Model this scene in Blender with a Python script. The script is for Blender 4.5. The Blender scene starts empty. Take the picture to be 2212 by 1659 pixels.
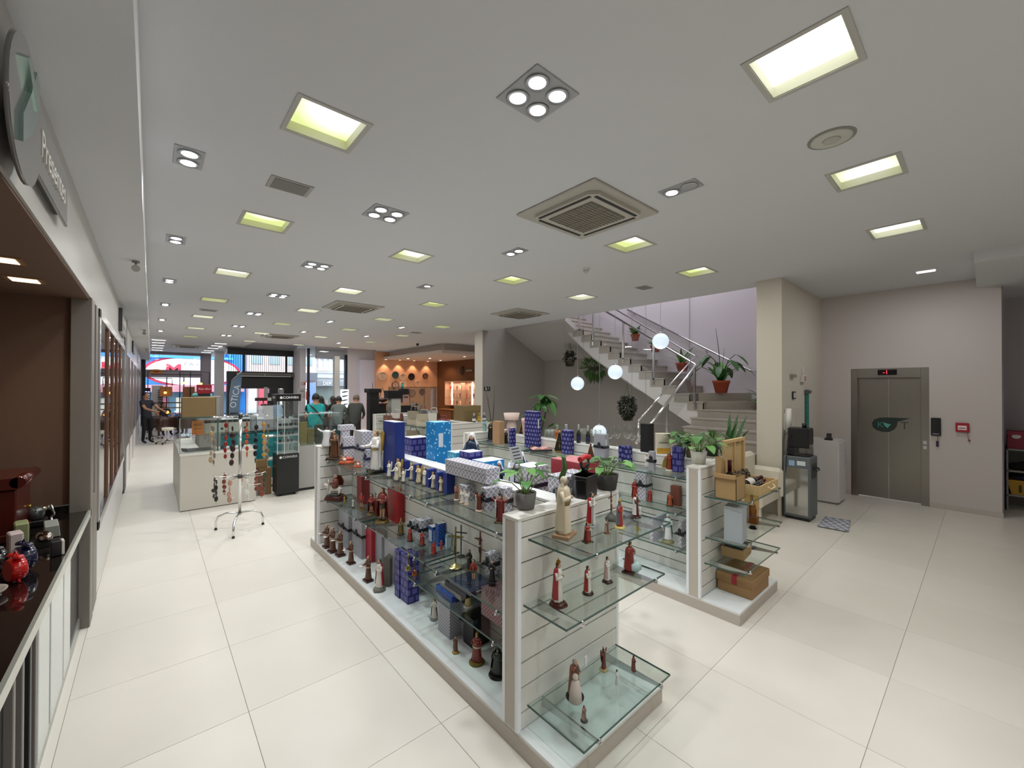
import bpy, bmesh, math, random
from math import sin, cos, pi, radians, sqrt
from mathutils import Vector, Matrix, Euler
S = bpy.context.scene
COL = S.collection
R = random.Random(7)

# ---------------------------------------------------------------- camera, world, exposure
cam_d = bpy.data.cameras.new('camera'); cam = bpy.data.objects.new('camera', cam_d); COL.objects.link(cam)
YAW, PITCH, ROLL = .7168, .006, .002
_r = Vector((cos(YAW), -sin(YAW), 0)); _f = Vector((sin(YAW), cos(YAW), 0)); _u = Vector((0, 0, 1))
_f, _u = _f*cos(PITCH)+_u*sin(PITCH), _u*cos(PITCH)-_f*sin(PITCH)
_r, _u = _r*cos(ROLL)+_u*sin(ROLL), _u*cos(ROLL)-_r*sin(ROLL)
cam.matrix_world = Matrix(((_r.x, _u.x, -_f.x, 0), (_r.y, _u.y, -_f.y, 0), (_r.z, _u.z, -_f.z, 1.89), (0, 0, 0, 1)))
cam_d.sensor_width = 36; cam_d.lens = 894.5/2212*36; cam_d.clip_start = .05; cam_d.clip_end = 200
S.camera = cam
w = bpy.data.worlds.new('world'); S.world = w; w.use_nodes = True
bgn = w.node_tree.nodes['Background']; bgn.inputs[0].default_value = (.86, .93, 1, 1); bgn.inputs[1].default_value = 4.5
S.view_settings.view_transform = 'Standard'; S.view_settings.look = 'None'; S.view_settings.gamma = 1
S.view_settings.use_curve_mapping = False; S.view_settings.exposure = 0.15
S.cycles.transparent_max_bounces = 32; S.cycles.max_bounces = 10; S.cycles.diffuse_bounces = 5
S.cycles.sample_clamp_indirect = 6
S.cycles.use_denoising = True
P_PANEL, P_SPOT = 9.6, 11.5      # watts: one square panel, one downlight cluster

# ---------------------------------------------------------------- materials
def lin(h):
    h = h.lstrip('#'); c = [int(h[i:i+2], 16)/255 for i in (0, 2, 4)]
    return tuple(v/12.92 if v <= .04045 else ((v+.055)/1.055)**2.4 for v in c)+(1,)
_M = {}
def M(hexc, rough=.5, metal=0, spec=.5, emit=0, noise=0, scale=12, bump=0, coat=0):
    k = (hexc, rough, metal, spec, emit, noise, scale, bump, coat)
    if k in _M: return _M[k]
    m = bpy.data.materials.new('mat_'+hexc.strip('#')); m.use_nodes = True
    nt = m.node_tree; b = nt.nodes['Principled BSDF']; c = lin(hexc)
    b.inputs['Base Color'].default_value = c; b.inputs['Roughness'].default_value = rough
    b.inputs['Metallic'].default_value = metal; b.inputs['Specular IOR Level'].default_value = spec
    if coat: b.inputs['Coat Weight'].default_value = coat; b.inputs['Coat Roughness'].default_value = .05
    if emit: b.inputs['Emission Color'].default_value = c; b.inputs['Emission Strength'].default_value = emit
    if noise or bump:
        tc = nt.nodes.new('ShaderNodeTexCoord'); n = nt.nodes.new('ShaderNodeTexNoise'); n.inputs['Scale'].default_value = scale
        n.inputs['Detail'].default_value = 4
        nt.links.new(tc.outputs['Object'], n.inputs['Vector'])
        if noise:
            mx = nt.nodes.new('ShaderNodeMix'); mx.data_type = 'RGBA'
            mx.inputs['A'].default_value = tuple(v*(1-noise) for v in c[:3])+(1,); mx.inputs['B'].default_value = tuple(min(1, v*(1+noise)) for v in c[:3])+(1,)
            nt.links.new(n.outputs['Fac'], mx.inputs['Factor']); nt.links.new(mx.outputs['Result'], b.inputs['Base Color'])
        if bump:
            bp = nt.nodes.new('ShaderNodeBump'); bp.inputs['Strength'].default_value = bump; bp.inputs['Distance'].default_value = .01
            nt.links.new(n.outputs['Fac'], bp.inputs['Height']); nt.links.new(bp.outputs['Normal'], b.inputs['Normal'])
    _M[k] = m; return m
def glass(name, tint, refl=.06, rough=.0, edge=.55):
    k = ('glass', name)
    if k in _M: return _M[k]
    m = bpy.data.materials.new('mat_'+name); m.use_nodes = True; nt = m.node_tree; nt.nodes.clear()
    o = nt.nodes.new('ShaderNodeOutputMaterial'); mx = nt.nodes.new('ShaderNodeMixShader')
    t = nt.nodes.new('ShaderNodeBsdfTransparent'); g = nt.nodes.new('ShaderNodeBsdfGlossy'); g.inputs['Roughness'].default_value = rough
    t.inputs['Color'].default_value = tuple(tint)+(1,)
    lw = nt.nodes.new('ShaderNodeLayerWeight'); lw.inputs['Blend'].default_value = .22
    ma = nt.nodes.new('ShaderNodeMath'); ma.operation = 'MULTIPLY_ADD'; ma.inputs[1].default_value = edge; ma.inputs[2].default_value = refl
    nt.links.new(lw.outputs['Facing'], ma.inputs[0]); nt.links.new(ma.outputs[0], mx.inputs[0])
    nt.links.new(t.outputs[0], mx.inputs[1]); nt.links.new(g.outputs[0], mx.inputs[2]); nt.links.new(mx.outputs[0], o.inputs[0])
    _M[k] = m; return m
GLASS = glass('shelf_glass', (.90, .945, .93), .035, .02, .35)
CLEAR = glass('clear_glass', (.95, .97, .965), .05, .0, .5)
PANE = glass('window_glass', (.93, .96, .97), .06, .0, .6)
def pattern(name, c1, c2, kind, s, rough=.45):
    """printed wrapping papers, on the box's own metre-scaled UVs"""
    k = ('pat', name)
    if k in _M: return _M[k]
    m = bpy.data.materials.new('mat_'+name); m.use_nodes = True; nt = m.node_tree; N = nt.nodes.new; L = nt.links.new
    b = nt.nodes['Principled BSDF']; b.inputs['Roughness'].default_value = rough
    uv = N('ShaderNodeUVMap'); sp = N('ShaderNodeSeparateXYZ'); L(uv.outputs[0], sp.inputs[0])
    def math(op, a, bb=None, c=None):
        n = N('ShaderNodeMath'); n.operation = op
        for i, v in enumerate((a, bb, c)):
            if v is None: continue
            if isinstance(v, (int, float)): n.inputs[i].default_value = v
            else: L(v, n.inputs[i])
        return n.outputs[0]
    u, v = math('DIVIDE', sp.outputs[0], s), math('DIVIDE', sp.outputs[1], s)
    if kind == 'lattice':
        a = math('ABSOLUTE', math('SUBTRACT', math('FRACT', math('ADD', u, v)), .5))
        c = math('ABSOLUTE', math('SUBTRACT', math('FRACT', math('SUBTRACT', u, v)), .5))
        fac = math('LESS_THAN', math('MINIMUM', a, c), .085)
    elif kind == 'blocks':
        row = math('FLOOR', v); uu = math('ADD', u, math('MULTIPLY', row, .5))
        a = math('ABSOLUTE', math('SUBTRACT', math('FRACT', uu), .5)); c = math('ABSOLUTE', math('SUBTRACT', math('FRACT', v), .5))
        inb = math('LESS_THAN', math('MAXIMUM', a, c), .33)
        bar = math('LESS_THAN', math('ABSOLUTE', math('SUBTRACT', math('FRACT', math('MULTIPLY', v, 4)), .5)), .3)
        rim = math('GREATER_THAN', math('MAXIMUM', a, c), .27)
        fac = math('MULTIPLY', inb, math('MAXIMUM', bar, rim))
    elif kind == 'dots':
        row = math('FLOOR', v); uu = math('ADD', u, math('MULTIPLY', row, .5))
        a = math('SUBTRACT', math('FRACT', uu), .5); c = math('SUBTRACT', math('FRACT', v), .5)
        d = math('SQRT', math('ADD', math('MULTIPLY', a, a), math('MULTIPLY', c, c)))
        fac = math('MULTIPLY', math('LESS_THAN', d, .33), math('ADD', .55, math('MULTIPLY', .45, math('GREATER_THAN', d, .2))))
    elif kind == 'stripe':
        fac = math('LESS_THAN', math('FRACT', math('ADD', u, v)), .35)
    else:
        vo = N('ShaderNodeTexVoronoi'); vo.inputs['Scale'].default_value = 1/s; L(uv.outputs[0], vo.inputs['Vector'])
        fac = math('LESS_THAN', vo.outputs['Distance'], .25)
    mx = N('ShaderNodeMix'); mx.data_type = 'RGBA'; mx.inputs['A'].default_value = lin(c1); mx.inputs['B'].default_value = lin(c2)
    L(fac, mx.inputs['Factor']); L(mx.outputs['Result'], b.inputs['Base Color'])
    _M[k] = m; return m
LATT = pattern('grey_lattice_paper', '#9c9aa6', '#e4e3ea', 'lattice', .042)
LATS = pattern('fine_lattice_paper', '#84838f', '#d8d8de', 'lattice', .022)
BLUED = pattern('blue_dot_paper', '#0b1a63', '#2546a8', 'lattice', .028)
BLUEB = pattern('navy_block_paper', '#1d1a6a', '#6b6ab0', 'blocks', .062)
BLUEC = pattern('navy_disc_paper', '#17155f', '#7f7fc0', 'dots', .052)
AQUA = pattern('aqua_print_paper', '#0f7fc4', '#a9dcf2', 'blobs', .035)
PINKL = pattern('rose_lattice_paper', '#7a4a50', '#b98f92', 'lattice', .026)
WINE = pattern('wine_stripe_paper', '#7c1f24', '#9c3236', 'stripe', .016)
BROWNP = pattern('brown_stripe_paper', '#6b372a', '#9a5c48', 'stripe', .022)
BLUES = pattern('blue_sheet_paper', '#123a8c', '#2f63b8', 'stripe', .03)

# ---------------------------------------------------------------- mesh builder
class MB:
    def __init__(s): s.v = []; s.f = []; s.uv = []; s.mi = []; s.sm = []
    def face(s, idx, m=0, sm=False, uv=None): s.f.append(tuple(idx)); s.mi.append(m); s.sm.append(sm); s.uv.append(uv)
    def box(s, x0, y0, z0, x1, y1, z1, m=0, skip=''):
        if x0 > x1: x0, x1 = x1, x0
        if y0 > y1: y0, y1 = y1, y0
        if z0 > z1: z0, z1 = z1, z0
        b = len(s.v)
        s.v += [(x, y, z) for z in (z0, z1) for y in (y0, y1) for x in (x0, x1)]
        X, Y, Z = x1-x0, y1-y0, z1-z0
        for nm, idx, a, c in (('b', (0, 2, 3, 1), Y, X), ('t', (4, 5, 7, 6), X, Y), ('f', (0, 1, 5, 4), X, Z), ('k', (3, 2, 6, 7), X, Z), ('l', (2, 0, 4, 6), Y, Z), ('r', (1, 3, 7, 5), Y, Z)):
            if nm in skip: continue
            s.face([b+i for i in idx], m, False, [(0, 0), (a, 0), (a, c), (0, c)])
        return s
    def lathe(s, prof, n=16, c=(0, 0, 0), sx=1, sy=1, m=0, fold=0, nf=7, a0=0, a1=2*pi, sm=True, cap=True):
        full = abs(a1-a0-2*pi) < 1e-4; k = n if full else n+1; b = len(s.v); H = max(p[1] for p in prof) or 1
        for (r, z) in prof:
            for i in range(k):
                a = a0+(a1-a0)*i/n; rr = r*(1+fold*(1-min(1, max(0, z/H)))*sin(nf*a+z/H*3))
                s.v.append((c[0]+rr*cos(a)*sx, c[1]+rr*sin(a)*sy, c[2]+z))
        for j in range(len(prof)-1):
            for i in range(n):
                i2 = (i+1) % k
                s.face((b+j*k+i, b+j*k+i2, b+(j+1)*k+i2, b+(j+1)*k+i), m, sm)
        if cap and full:
            if prof[0][0] > 1e-5: s.face([b+i for i in range(n)][::-1], m)
            if prof[-1][0] > 1e-5: s.face([b+(len(prof)-1)*k+i for i in range(n)], m)
        return s
    def cyl(s, c, r, h, n=16, m=0, r2=None): return s.lathe([(r, 0), (r if r2 is None else r2, h)], n, c, m=m)
    def tube(s, pts, r, n=8, m=0, cap=True, sm=True):
        pts = [Vector(p) for p in pts]; rs = r if isinstance(r, (list, tuple)) else [r]*len(pts); b = len(s.v); prev = None
        for i, p in enumerate(pts):
            d = (pts[min(i+1, len(pts)-1)]-pts[max(i-1, 0)]).normalized()
            if prev is None: q = d.cross(Vector((0, 0, 1)) if abs(d.z) < .9 else Vector((1, 0, 0))).normalized()
            else: q = (prev-d*prev.dot(d)).normalized()
            prev = q; t = d.cross(q)
            for k in range(n): s.v.append(tuple(p+(q*cos(2*pi*k/n)+t*sin(2*pi*k/n))*rs[i]))
        for j in range(len(pts)-1):
            for k in range(n):
                k2 = (k+1) % n; s.face((b+j*n+k, b+j*n+k2, b+(j+1)*n+k2, b+(j+1)*n+k), m, sm)
        if cap:
            s.face([b+k for k in range(n)][::-1], m); s.face([b+(len(pts)-1)*n+k for k in range(n)], m)
        return s
    def ball(s, c, r, n=12, k=8, m=0, z0=-1, z1=1):
        if not isinstance(r, (list, tuple)): r = (r, r, r)
        pr = []
        for j in range(k+1):
            t = math.asin(z0)+(math.asin(z1)-math.asin(z0))*j/k; pr.append((max(cos(t), 1e-6 if abs(cos(t)) < 1e-4 else cos(t)), sin(t)))
        b = len(s.v)
        for (q, z) in pr:
            for i in range(n): s.v.append((c[0]+r[0]*q*cos(2*pi*i/n), c[1]+r[1]*q*sin(2*pi*i/n), c[2]+r[2]*z))
        for j in range(k):
            for i in range(n): s.face((b+j*n+i, b+j*n+(i+1) % n, b+(j+1)*n+(i+1) % n, b+(j+1)*n+i), m, True)
        if pr[0][0] > .05: s.face([b+i for i in range(n)][::-1], m)
        if pr[-1][0] > .05: s.face([b+k*n+i for i in range(n)], m)
        return s
    def prism(s, poly, d0, d1, axis='z', m=0, sm=False):
        n = len(poly); b = len(s.v)
        for d in (d0, d1):
            for (p, q) in poly: s.v.append({'z': (p, q, d), 'y': (p, d, q), 'x': (d, p, q)}[axis])
        s.face([b+i for i in range(n)][::-1], m, False, list(poly)[::-1]); s.face([b+n+i for i in range(n)], m, False, list(poly))
        for i in range(n):
            j = (i+1) % n; s.face((b+i, b+j, b+n+j, b+n+i), m, sm)
        return s
    def poly(s, pts, m=0, uv=None):
        b = len(s.v); s.v += [tuple(p) for p in pts]; s.face(range(b, b+len(pts)), m, False, uv); return s
    def xf(s, mat, start=0):
        for i in range(start, len(s.v)): s.v[i] = tuple(mat @ Vector(s.v[i]))
        return s
    def mesh(s, name, mats, bev=0):
        me = bpy.data.meshes.new(name); me.from_pydata(s.v, [], s.f)
        for m in (mats if isinstance(mats, (list, tuple)) else [mats]): me.materials.append(m)
        me.polygons.foreach_set('material_index', s.mi); me.polygons.foreach_set('use_smooth', s.sm)
        if any(u is not None for u in s.uv):
            l = me.uv_layers.new(name='UVMap'); k = 0
            for p, u in zip(me.polygons, s.uv):
                for q, li in enumerate(p.loop_indices):
                    if u is not None and q < len(u): l.data[li].uv = u[q]
        bm = bmesh.new(); bm.from_mesh(me); bmesh.ops.recalc_face_normals(bm, faces=bm.faces)
        if bev: bmesh.ops.bevel(bm, geom=bm.edges[:], offset=bev, segments=1, affect='EDGES', profile=.5)
        bm.to_mesh(me); bm.free(); me.update(); return me
    def build(s, name, mats, parent=None, loc=(0, 0, 0), rot=0, bev=0):
        return put(name, s.mesh(name, mats, bev), parent, loc, rot)
def put(name, me, parent=None, loc=(0, 0, 0), rot=0):
    o = bpy.data.objects.new(name, me); COL.objects.link(o); o.location = loc
    o.rotation_euler = rot if isinstance(rot, (tuple, list)) else (0, 0, rot)
    if parent: o.parent = parent
    return o
USED = {}
def tag(o, label, cat, group=None):
    if len(label.replace(',', ' ').split()) > 16: print('LONG LABEL', label)
    if label in USED and not group: print('DUPLICATE LABEL', label)
    USED[label] = 1
    o['label'] = label; o['category'] = cat
    if group: o['group'] = group
    return o
def thing(name, label, cat, loc=(0, 0, 0), rot=0, group=None):
    o = bpy.data.objects.new(name, None); COL.objects.link(o)
    o.location = (loc[0], loc[1], loc[2]+(.001 if .05 < loc[2] < 2.0 else 0))
    o.rotation_euler = rot if isinstance(rot, (tuple, list)) else (0, 0, rot); o.empty_display_size = .05
    return tag(o, label, cat, group)
def struct(name, mb, mats, parent=None, bev=0):
    o = mb.build(name, mats, parent, bev=bev)
    if parent is None: o['kind'] = 'structure'
    return o
def stuff(o): o['kind'] = 'stuff'; return o
def dup(o, parent=None, loc=None, rot=None, label=None, group=None):
    c = o.copy(); COL.objects.link(c); c.parent = parent
    if loc is not None: c.location = loc
    if rot is not None: c.rotation_euler = rot if isinstance(rot, (tuple, list)) else (0, 0, rot)
    if label: c['label'] = label; USED[label] = 1
    if group: c['group'] = group
    for ch in list(o.children): dup(ch, c)
    return c
def lamp(name, kind, loc, watts, color, parent=None, size=.3, rot=(0, 0, 0), spot=None, blend=.6, size_y=None):
    d = bpy.data.lights.new(name, kind); d.energy = watts; d.color = color
    if kind == 'AREA':
        d.size = size
        if size_y: d.shape = 'RECTANGLE'; d.size_y = size_y
    else: d.shadow_soft_size = size
    if kind == 'SPOT': d.spot_size = spot; d.spot_blend = blend
    o = bpy.data.objects.new(name, d); COL.objects.link(o); o.location = loc; o.rotation_euler = rot
    if parent: o.parent = parent
    return o
def text(name, body, size, mat, parent, loc, rot, depth=.002, align='CENTER', shear=0, sx=1, bold=0):
    c = bpy.data.curves.new(name, 'FONT'); c.body = body; c.size = size; c.extrude = depth; c.align_x = align; c.align_y = 'CENTER'; c.shear = shear; c.offset = bold
    c.materials.append(mat); c.resolution_u = 3
    tmp = bpy.data.objects.new(name+'_curve', c); COL.objects.link(tmp); bpy.context.view_layer.update()
    me = bpy.data.meshes.new_from_object(tmp.evaluated_get(bpy.context.evaluated_depsgraph_get())); bpy.data.objects.remove(tmp); bpy.data.curves.remove(c)
    if not me.materials: me.materials.append(mat)
    o = bpy.data.objects.new(name, me); COL.objects.link(o); o.location = loc; o.rotation_euler = rot; o.scale = (sx, 1, 1)
    if parent: o.parent = parent
    return o
RX = (pi/2, 0, 0)               # upright writing that faces -Y
RL = (pi/2, 0, -pi/2)           # upright writing that faces -X
RE = (pi/2, 0, pi/2)            # upright writing that faces +X
WHITE = M('#e8e6e2', .45); WALLM = M('#d8d3cf', .85, noise=.03, scale=40); CEILM = M('#d3d4d7', .9)
STEEL = M('#c9c9c9', .22, 1); CHROME = M('#dedede', .12, 1); BLACK = M('#141416', .4); DARKM = M('#2a2a2c', .5)
SLATM = M('#dcd9d3', .5, noise=.03, scale=30); TRIMW = M('#eceff2', .35); GROOVE = M('#55534f', .6)

# ================================================================ the setting
ZC = 3.52
def tile_mat():
    m = bpy.data.materials.new('mat_porcelain'); m.use_nodes = True; nt = m.node_tree; b = nt.nodes['Principled BSDF']; L = nt.links.new
    oi = nt.nodes.new('ShaderNodeObjectInfo'); tc = nt.nodes.new('ShaderNodeTexCoord'); n = nt.nodes.new('ShaderNodeTexNoise'); n.inputs['Scale'].default_value = 1.3; n.inputs['Detail'].default_value = 6
    L(tc.outputs['Object'], n.inputs['Vector'])
    ad = nt.nodes.new('ShaderNodeMath'); ad.operation = 'MULTIPLY_ADD'; ad.inputs[1].default_value = .35; L(oi.outputs['Random'], ad.inputs[0]); L(n.outputs['Fac'], ad.inputs[2])
    mx = nt.nodes.new('ShaderNodeMix'); mx.data_type = 'RGBA'; mx.inputs['A'].default_value = lin('#cfc9be'); mx.inputs['B'].default_value = lin('#e2ddd3')
    L(ad.outputs[0], mx.inputs['Factor']); L(mx.outputs['Result'], b.inputs['Base Color'])
    b.inputs['Roughness'].default_value = .32; b.inputs['Specular IOR Level'].default_value = .45
    return m
TILE = tile_mat()
fl = struct('floor', MB().box(-1.3, -3.2, -.2, 13, 28.6, -.004), M('#a39d94', .8))
tme = MB().box(0, 0, -.012, .7975, .7975, 0).mesh('tile', TILE, .0006)
for i in range(-1, 13):
    for j in range(-1, 13):
        x, y = .4385+.8*i, .422+.8*j
        put('tile', tme, fl, (x, y, 0))
fm = MB()
fm.box(-1.3, 10.822, -.012, 13, 28.6, 0); fm.box(-1.3, -3.2, -.012, 13, -.38, 0); fm.box(-1.3, -.38, -.012, -.364, 10.822, 0); fm.box(10.84, -.38, -.012, 13, 10.822, 0)
stuff(fm.build('far_flooring', TILE, fl))

PANELS = [  # x, y of every square recessed lamp, by row away from the camera, brightness of the tube side
 ('over the left aisle', [(.82, 2.72), (.85, 4.73), (.88, 7.16), (.895, 9.63), (.916, 12.12), (.954, 14.69), (.98, 17.3)]),
 ('over the near display gondola', [(2.456, 4.743), (2.546, 7.195), (2.551, 9.63), (2.594, 12.17), (2.567, 14.75), (2.70, 17.6)]),
 ('over the aisle between the gondolas', [(2.45, .6), (4.141, 2.691), (4.182, 4.793), (4.234, 7.253), (4.262, 9.675), (4.292, 12.08), (4.239, 14.53), (4.39, 17.9)]),
 ('toward the staircase', [(4.105, .602), (5.839, 2.708), (5.905, 4.854), (5.999, 9.803), (6.086, 12.36), (6.10, 14.97), (6.089, 17.67)]),
 ('toward the lift', [(5.80, .613)]), ('added for fill behind the camera', [(.85, -1.45), (2.45, -1.45)])]  # last row is unseen, added to brighten the gondola end panels
allp = [p for r in PANELS for p in r[1]]
XE, HS = 7.45, .19
xs = sorted({-.08, XE, 13.0}|{round(p[0]+d, 4) for p in allp for d in (-HS, HS)})
ys = sorted({-3.2, .1, 2.36, 2.0, 9.6, 28.6}|{round(p[1]+d, 4) for p in allp for d in (-HS, HS)})
cm = MB(); vid = {}
def cv(x, y):
    if (x, y) not in vid: vid[(x, y)] = len(cm.v); cm.v.append((x, y, ZC))
    return vid[(x, y)]
for a, b in zip(xs, xs[1:]):
    for c, d in zip(ys, ys[1:]):
        mx_, my_ = (a+b)/2, (c+d)/2
        if any(abs(mx_-p[0]) < HS-.001 and abs(my_-p[1]) < HS-.001 for p in allp): continue
        if mx_ > XE and 2.36 < my_ < 9.6: continue
        if my_ > 19.4 and mx_ > 3.2: continue
        cm.face((cv(a, c), cv(a, d), cv(b, d), cv(b, c)))
ceil = struct('ceiling', cm, CEILM)
struct('ceiling_2', MB().box(-.36, -3.2, 3.12, -.05, 28.6, 3.6), CEILM)                       # lower strip along the left wall
struct('ceiling_3', MB().box(-1.4, -3.3, 3.75, XE, 28.7, 3.9).box(XE, -3.3, 3.75, 13, 2.1, 3.9).box(XE, 9.9, 3.75, 13, 28.7, 3.9).box(XE-.1, 2.36, 3.526, XE, 9.6, 3.75), CEILM)
struct('ceiling_4', MB().box(XE, 2.0, 6.2, 10, 9.9, 6.3), CEILM)
struct('wall_upper', MB().box(XE, 2.1, 3.9, XE+.06, 9.9, 6.2).box(XE, 2.0, 3.53, 9.95, 2.1, 6.2), WALLM)
struct('beam', MB().box(7.4, -3.2, 3.38, 13, .1, 3.6), CEILM)
# void above the stairwell is closed by its own upper walls and roof
LIFTW = M('#c9c2bd', .85, noise=.03, scale=60)
wl = MB().box(9.3, -.14, 0, 9.5, .605, 3.52).box(9.3, 1.58, 0, 9.5, 2.0, 3.52).box(9.3, .605, 2.21, 9.5, 1.58, 3.52)
struct('wall_right', wl, LIFTW)
struct('baseboard_right', MB().box(9.288, -.152, 0, 9.3, .605, .075).box(9.288, 1.58, 0, 9.3, 2.0, .075).box(9.3, -.152, 0, 9.5, -.14, .075), M('#bdb6ae', .5), bev=.002)
struct('wall_partition', MB().box(7.05, 2.0, 0, 9.95, 2.34, 3.52), M('#d0cabd', .85, noise=.03, scale=60))
struct('wall_stair', MB().box(9.8, 2.34, 0, 9.95, 9.6, 6.2).box(9.77, 4.72, 2.2, 9.8, 9.6, 6.2), M('#cfc8cf', .85))
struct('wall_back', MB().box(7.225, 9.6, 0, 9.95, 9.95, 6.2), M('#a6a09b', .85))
struct('trim_1', MB().box(7.215, 9.58, 0, 7.225, 9.96, 3.52), M('#d3ccc2', .8))
struct('wall_rear', MB().box(-1.4, -3.4, 0, 13, -3.2, 3.75), WALLM)
struct('wall_recess', MB().box(10.75, -3.2, 0, 10.95, -.14, 3.38).box(9.5, -.16, 0, 10.95, -.14, 3.38), M('#b9b4b8', .85))
struct('wall_side', MB().box(13, -3.4, 0, 13.1, 28.7, 3.9), WALLM)
# stairwell lamps of the floor above (daylight-white)
lamp('stairwell_lamp', 'AREA', (8.9, 5.4, 6.1), 75, (.93, .93, 1), size=1.6, size_y=3.5)

# ---- left wall: fascia, niche, piers, window cabinet
FASC = M('#b9b6b2', .35, coat=.3); BROWN = M('#6a5040', .7, noise=.05, scale=30); PIER = M('#7a746c', .45); DOORB = M('#5d4a40', .5)
struct('wall_left', MB().box(-.95, -3.2, 2.58, -.36, 4.70, 3.12).box(-.95, 4.70, 2.58, -.36, 10.0, 3.12).box(-.95, 10.6, 2.5, -.36, 28.6, 3.12), FASC)
struct('wall_niche', MB().box(-1.0, -3.2, .0, -.86, 4.7, 2.58).box(-.95, 4.68, .97, -.44, 4.78, 2.57).box(-.95, -3.2, 2.565, -.37, 4.7, 2.579), BROWN)
for k, y in enumerate((3.45, 4.02)):
    t = thing('recessed_niche_lamp', ['warm recessed lamp in the brown niche ceiling, nearer the camera', 'warm recessed lamp in the brown niche ceiling, nearer the end wall'][k], 'lamp', (-.61, y, 2.565), group='niche lamps')
    MB().box(-.085, -.085, -.006, .085, .085, 0).build('frame', M('#8b6a50', .4), t)
    MB().box(-.06, -.06, -.009, .06, .06, -.005).build('diffuser', M('#ffd9a8', .5, emit=3.2), t)
    lamp('bulb', 'SPOT', (0, 0, -.03), 3.0, (1, .72, .45), t, .05, spot=2.2)
struct('trim_2', MB().box(-.47, 4.62, 0, -.352, 4.82, 2.58), PIER, bev=.004)
struct('trim_3', MB().box(-.47, 4.9, 0, -.356, 5.2, .98).box(-.47, 5.0, .98, -.356, 5.2, 2.58), PIER, bev=.004)
struct('trim_4', MB().box(-.5, 9.95, 0, -.345, 10.65, 3.12), M('#5b5550', .5), bev=.004)
# ---- window of the display cabinet set in the left wall
wd = struct('window_1', MB().box(-.4, 5.2, 2.5, -.345, 9.95, 2.58).box(-.4, 5.2, .6, -.345, 9.95, .68).box(-.4, 5.2, .6, -.345, 5.3, 2.58).box(-.4, 9.85, .6, -.345, 9.95, 2.58), STEEL, bev=.003)
for y in (6.35, 7.15, 7.95, 8.8):
    MB().box(-.40, y-.03, .68, -.35, y+.03, 2.5).build('mullion', M('#6b4a36', .4), wd)
for a, b in ((5.3, 6.32), (6.38, 7.12), (7.18, 7.92), (7.98, 8.77), (8.83, 9.85)):
    MB().box(-.372, a, .68, -.366, b, 2.5).build('pane', glass('cabinet_glass', (.72, .74, .74), .3, .0, .7), wd)
MB().box(-.95, 5.2, .6, -.9, 9.95, 2.58).build('back_panel', M('#8d7f73', .6), wd)
for z in (1.05, 1.45, 1.85, 2.2):
    MB().box(-.9, 5.3, z, -.45, 9.85, z+.012).build('glass_shelf', GLASS, wd)
struct('baseboard_left', MB().box(-.95, 5.2, .08, -.36, 9.95, .6).box(-.95, 5.2, 0, -.40, 9.95, .08), M('#cfcfcc', .3), bev=.003)
# ---- doors further down the left wall
k = 1
for y0, y1 in ((10.65, 12.4), (12.7, 14.6), (15.0, 17.6), (18.0, 21.0), (21.4, 25)):
    d = struct('door_%d' % k, MB().box(-.9, y0, .62, -.37, y1, 2.5), DOORB, bev=.004)
    MB().box(-.4, y1, .0, -.35, y1+.35, 2.5).build('door_frame', STEEL, d)
    MB().box(-.9, y0, 0, -.36, y1, .62).build('counter_front', M('#d4d0cb', .35), d, bev=.003)
    k += 1
struct('wall_left_2', MB().box(-1.3, -3.2, 0, -1.0, 28.6, 3.12), WALLM)

# ---- jewellery alcove
struct('wall_jewellery', MB().box(7.86, 18.6, 0, 11.2, 18.8, 3.52), M('#d8a583', .8))
struct('wall_alcove', MB().box(11.1, 9.95, 0, 11.25, 18.6, 3.52), M('#6b4326', .6, noise=.08, scale=8))
struct('ceiling_5', MB().box(8.2, 13.4, 3.14, 11.1, 18.6, 3.26).box(8.5, 13.7, 3.26, 11.1, 18.6, 3.519), M('#d2c2b6', .85))
ALC = [(8.75, 17.2), (9.35, 16.3), (9.9, 14.4), (10.5, 17.3)]
for k, (x, y) in enumerate(ALC):
    t = thing('alcove_downlight', 'small round warm downlight in the lowered jewellery ceiling, number %s from the window side' % ('one', 'two', 'three', 'four')[k], 'lamp', (x, y, 3.139), group='alcove downlights')
    MB().lathe([(.07, -.004), (.07, 0)], 16).build('ring', WHITE, t); MB().lathe([(.05, -.006), (.05, -.003)], 16).build('diffuser', M('#fff0d8', .5, emit=6), t)
    lamp('bulb', 'SPOT', (0, 0, -.03), 26, (1, .75, .52), t, .04, spot=2.4)
for x in (8.25, 8.95, 9.7, 10.45):
    t = thing('wall_washer', 'warm wall washer lamp over the wall of clocks, %s' % {8.25: 'above the leftmost pale clock', 8.95: 'above the teal clock', 9.7: 'above the black clock', 10.45: 'above the dark red clock'}[x], 'lamp', (x, 18.42, 3.139), group='clock wall lamps')
    MB().lathe([(.06, -.004), (.06, 0)], 12).build('ring', WHITE, t); MB().lathe([(.045, -.006), (.045, -.003)], 12).build('diffuser', M('#ffe0b8', .5, emit=5), t)
    lamp('bulb', 'SPOT', (0, 0, -.03), 26, (1, .66, .42), t, .03, spot=1.5, blend=.5)

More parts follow.
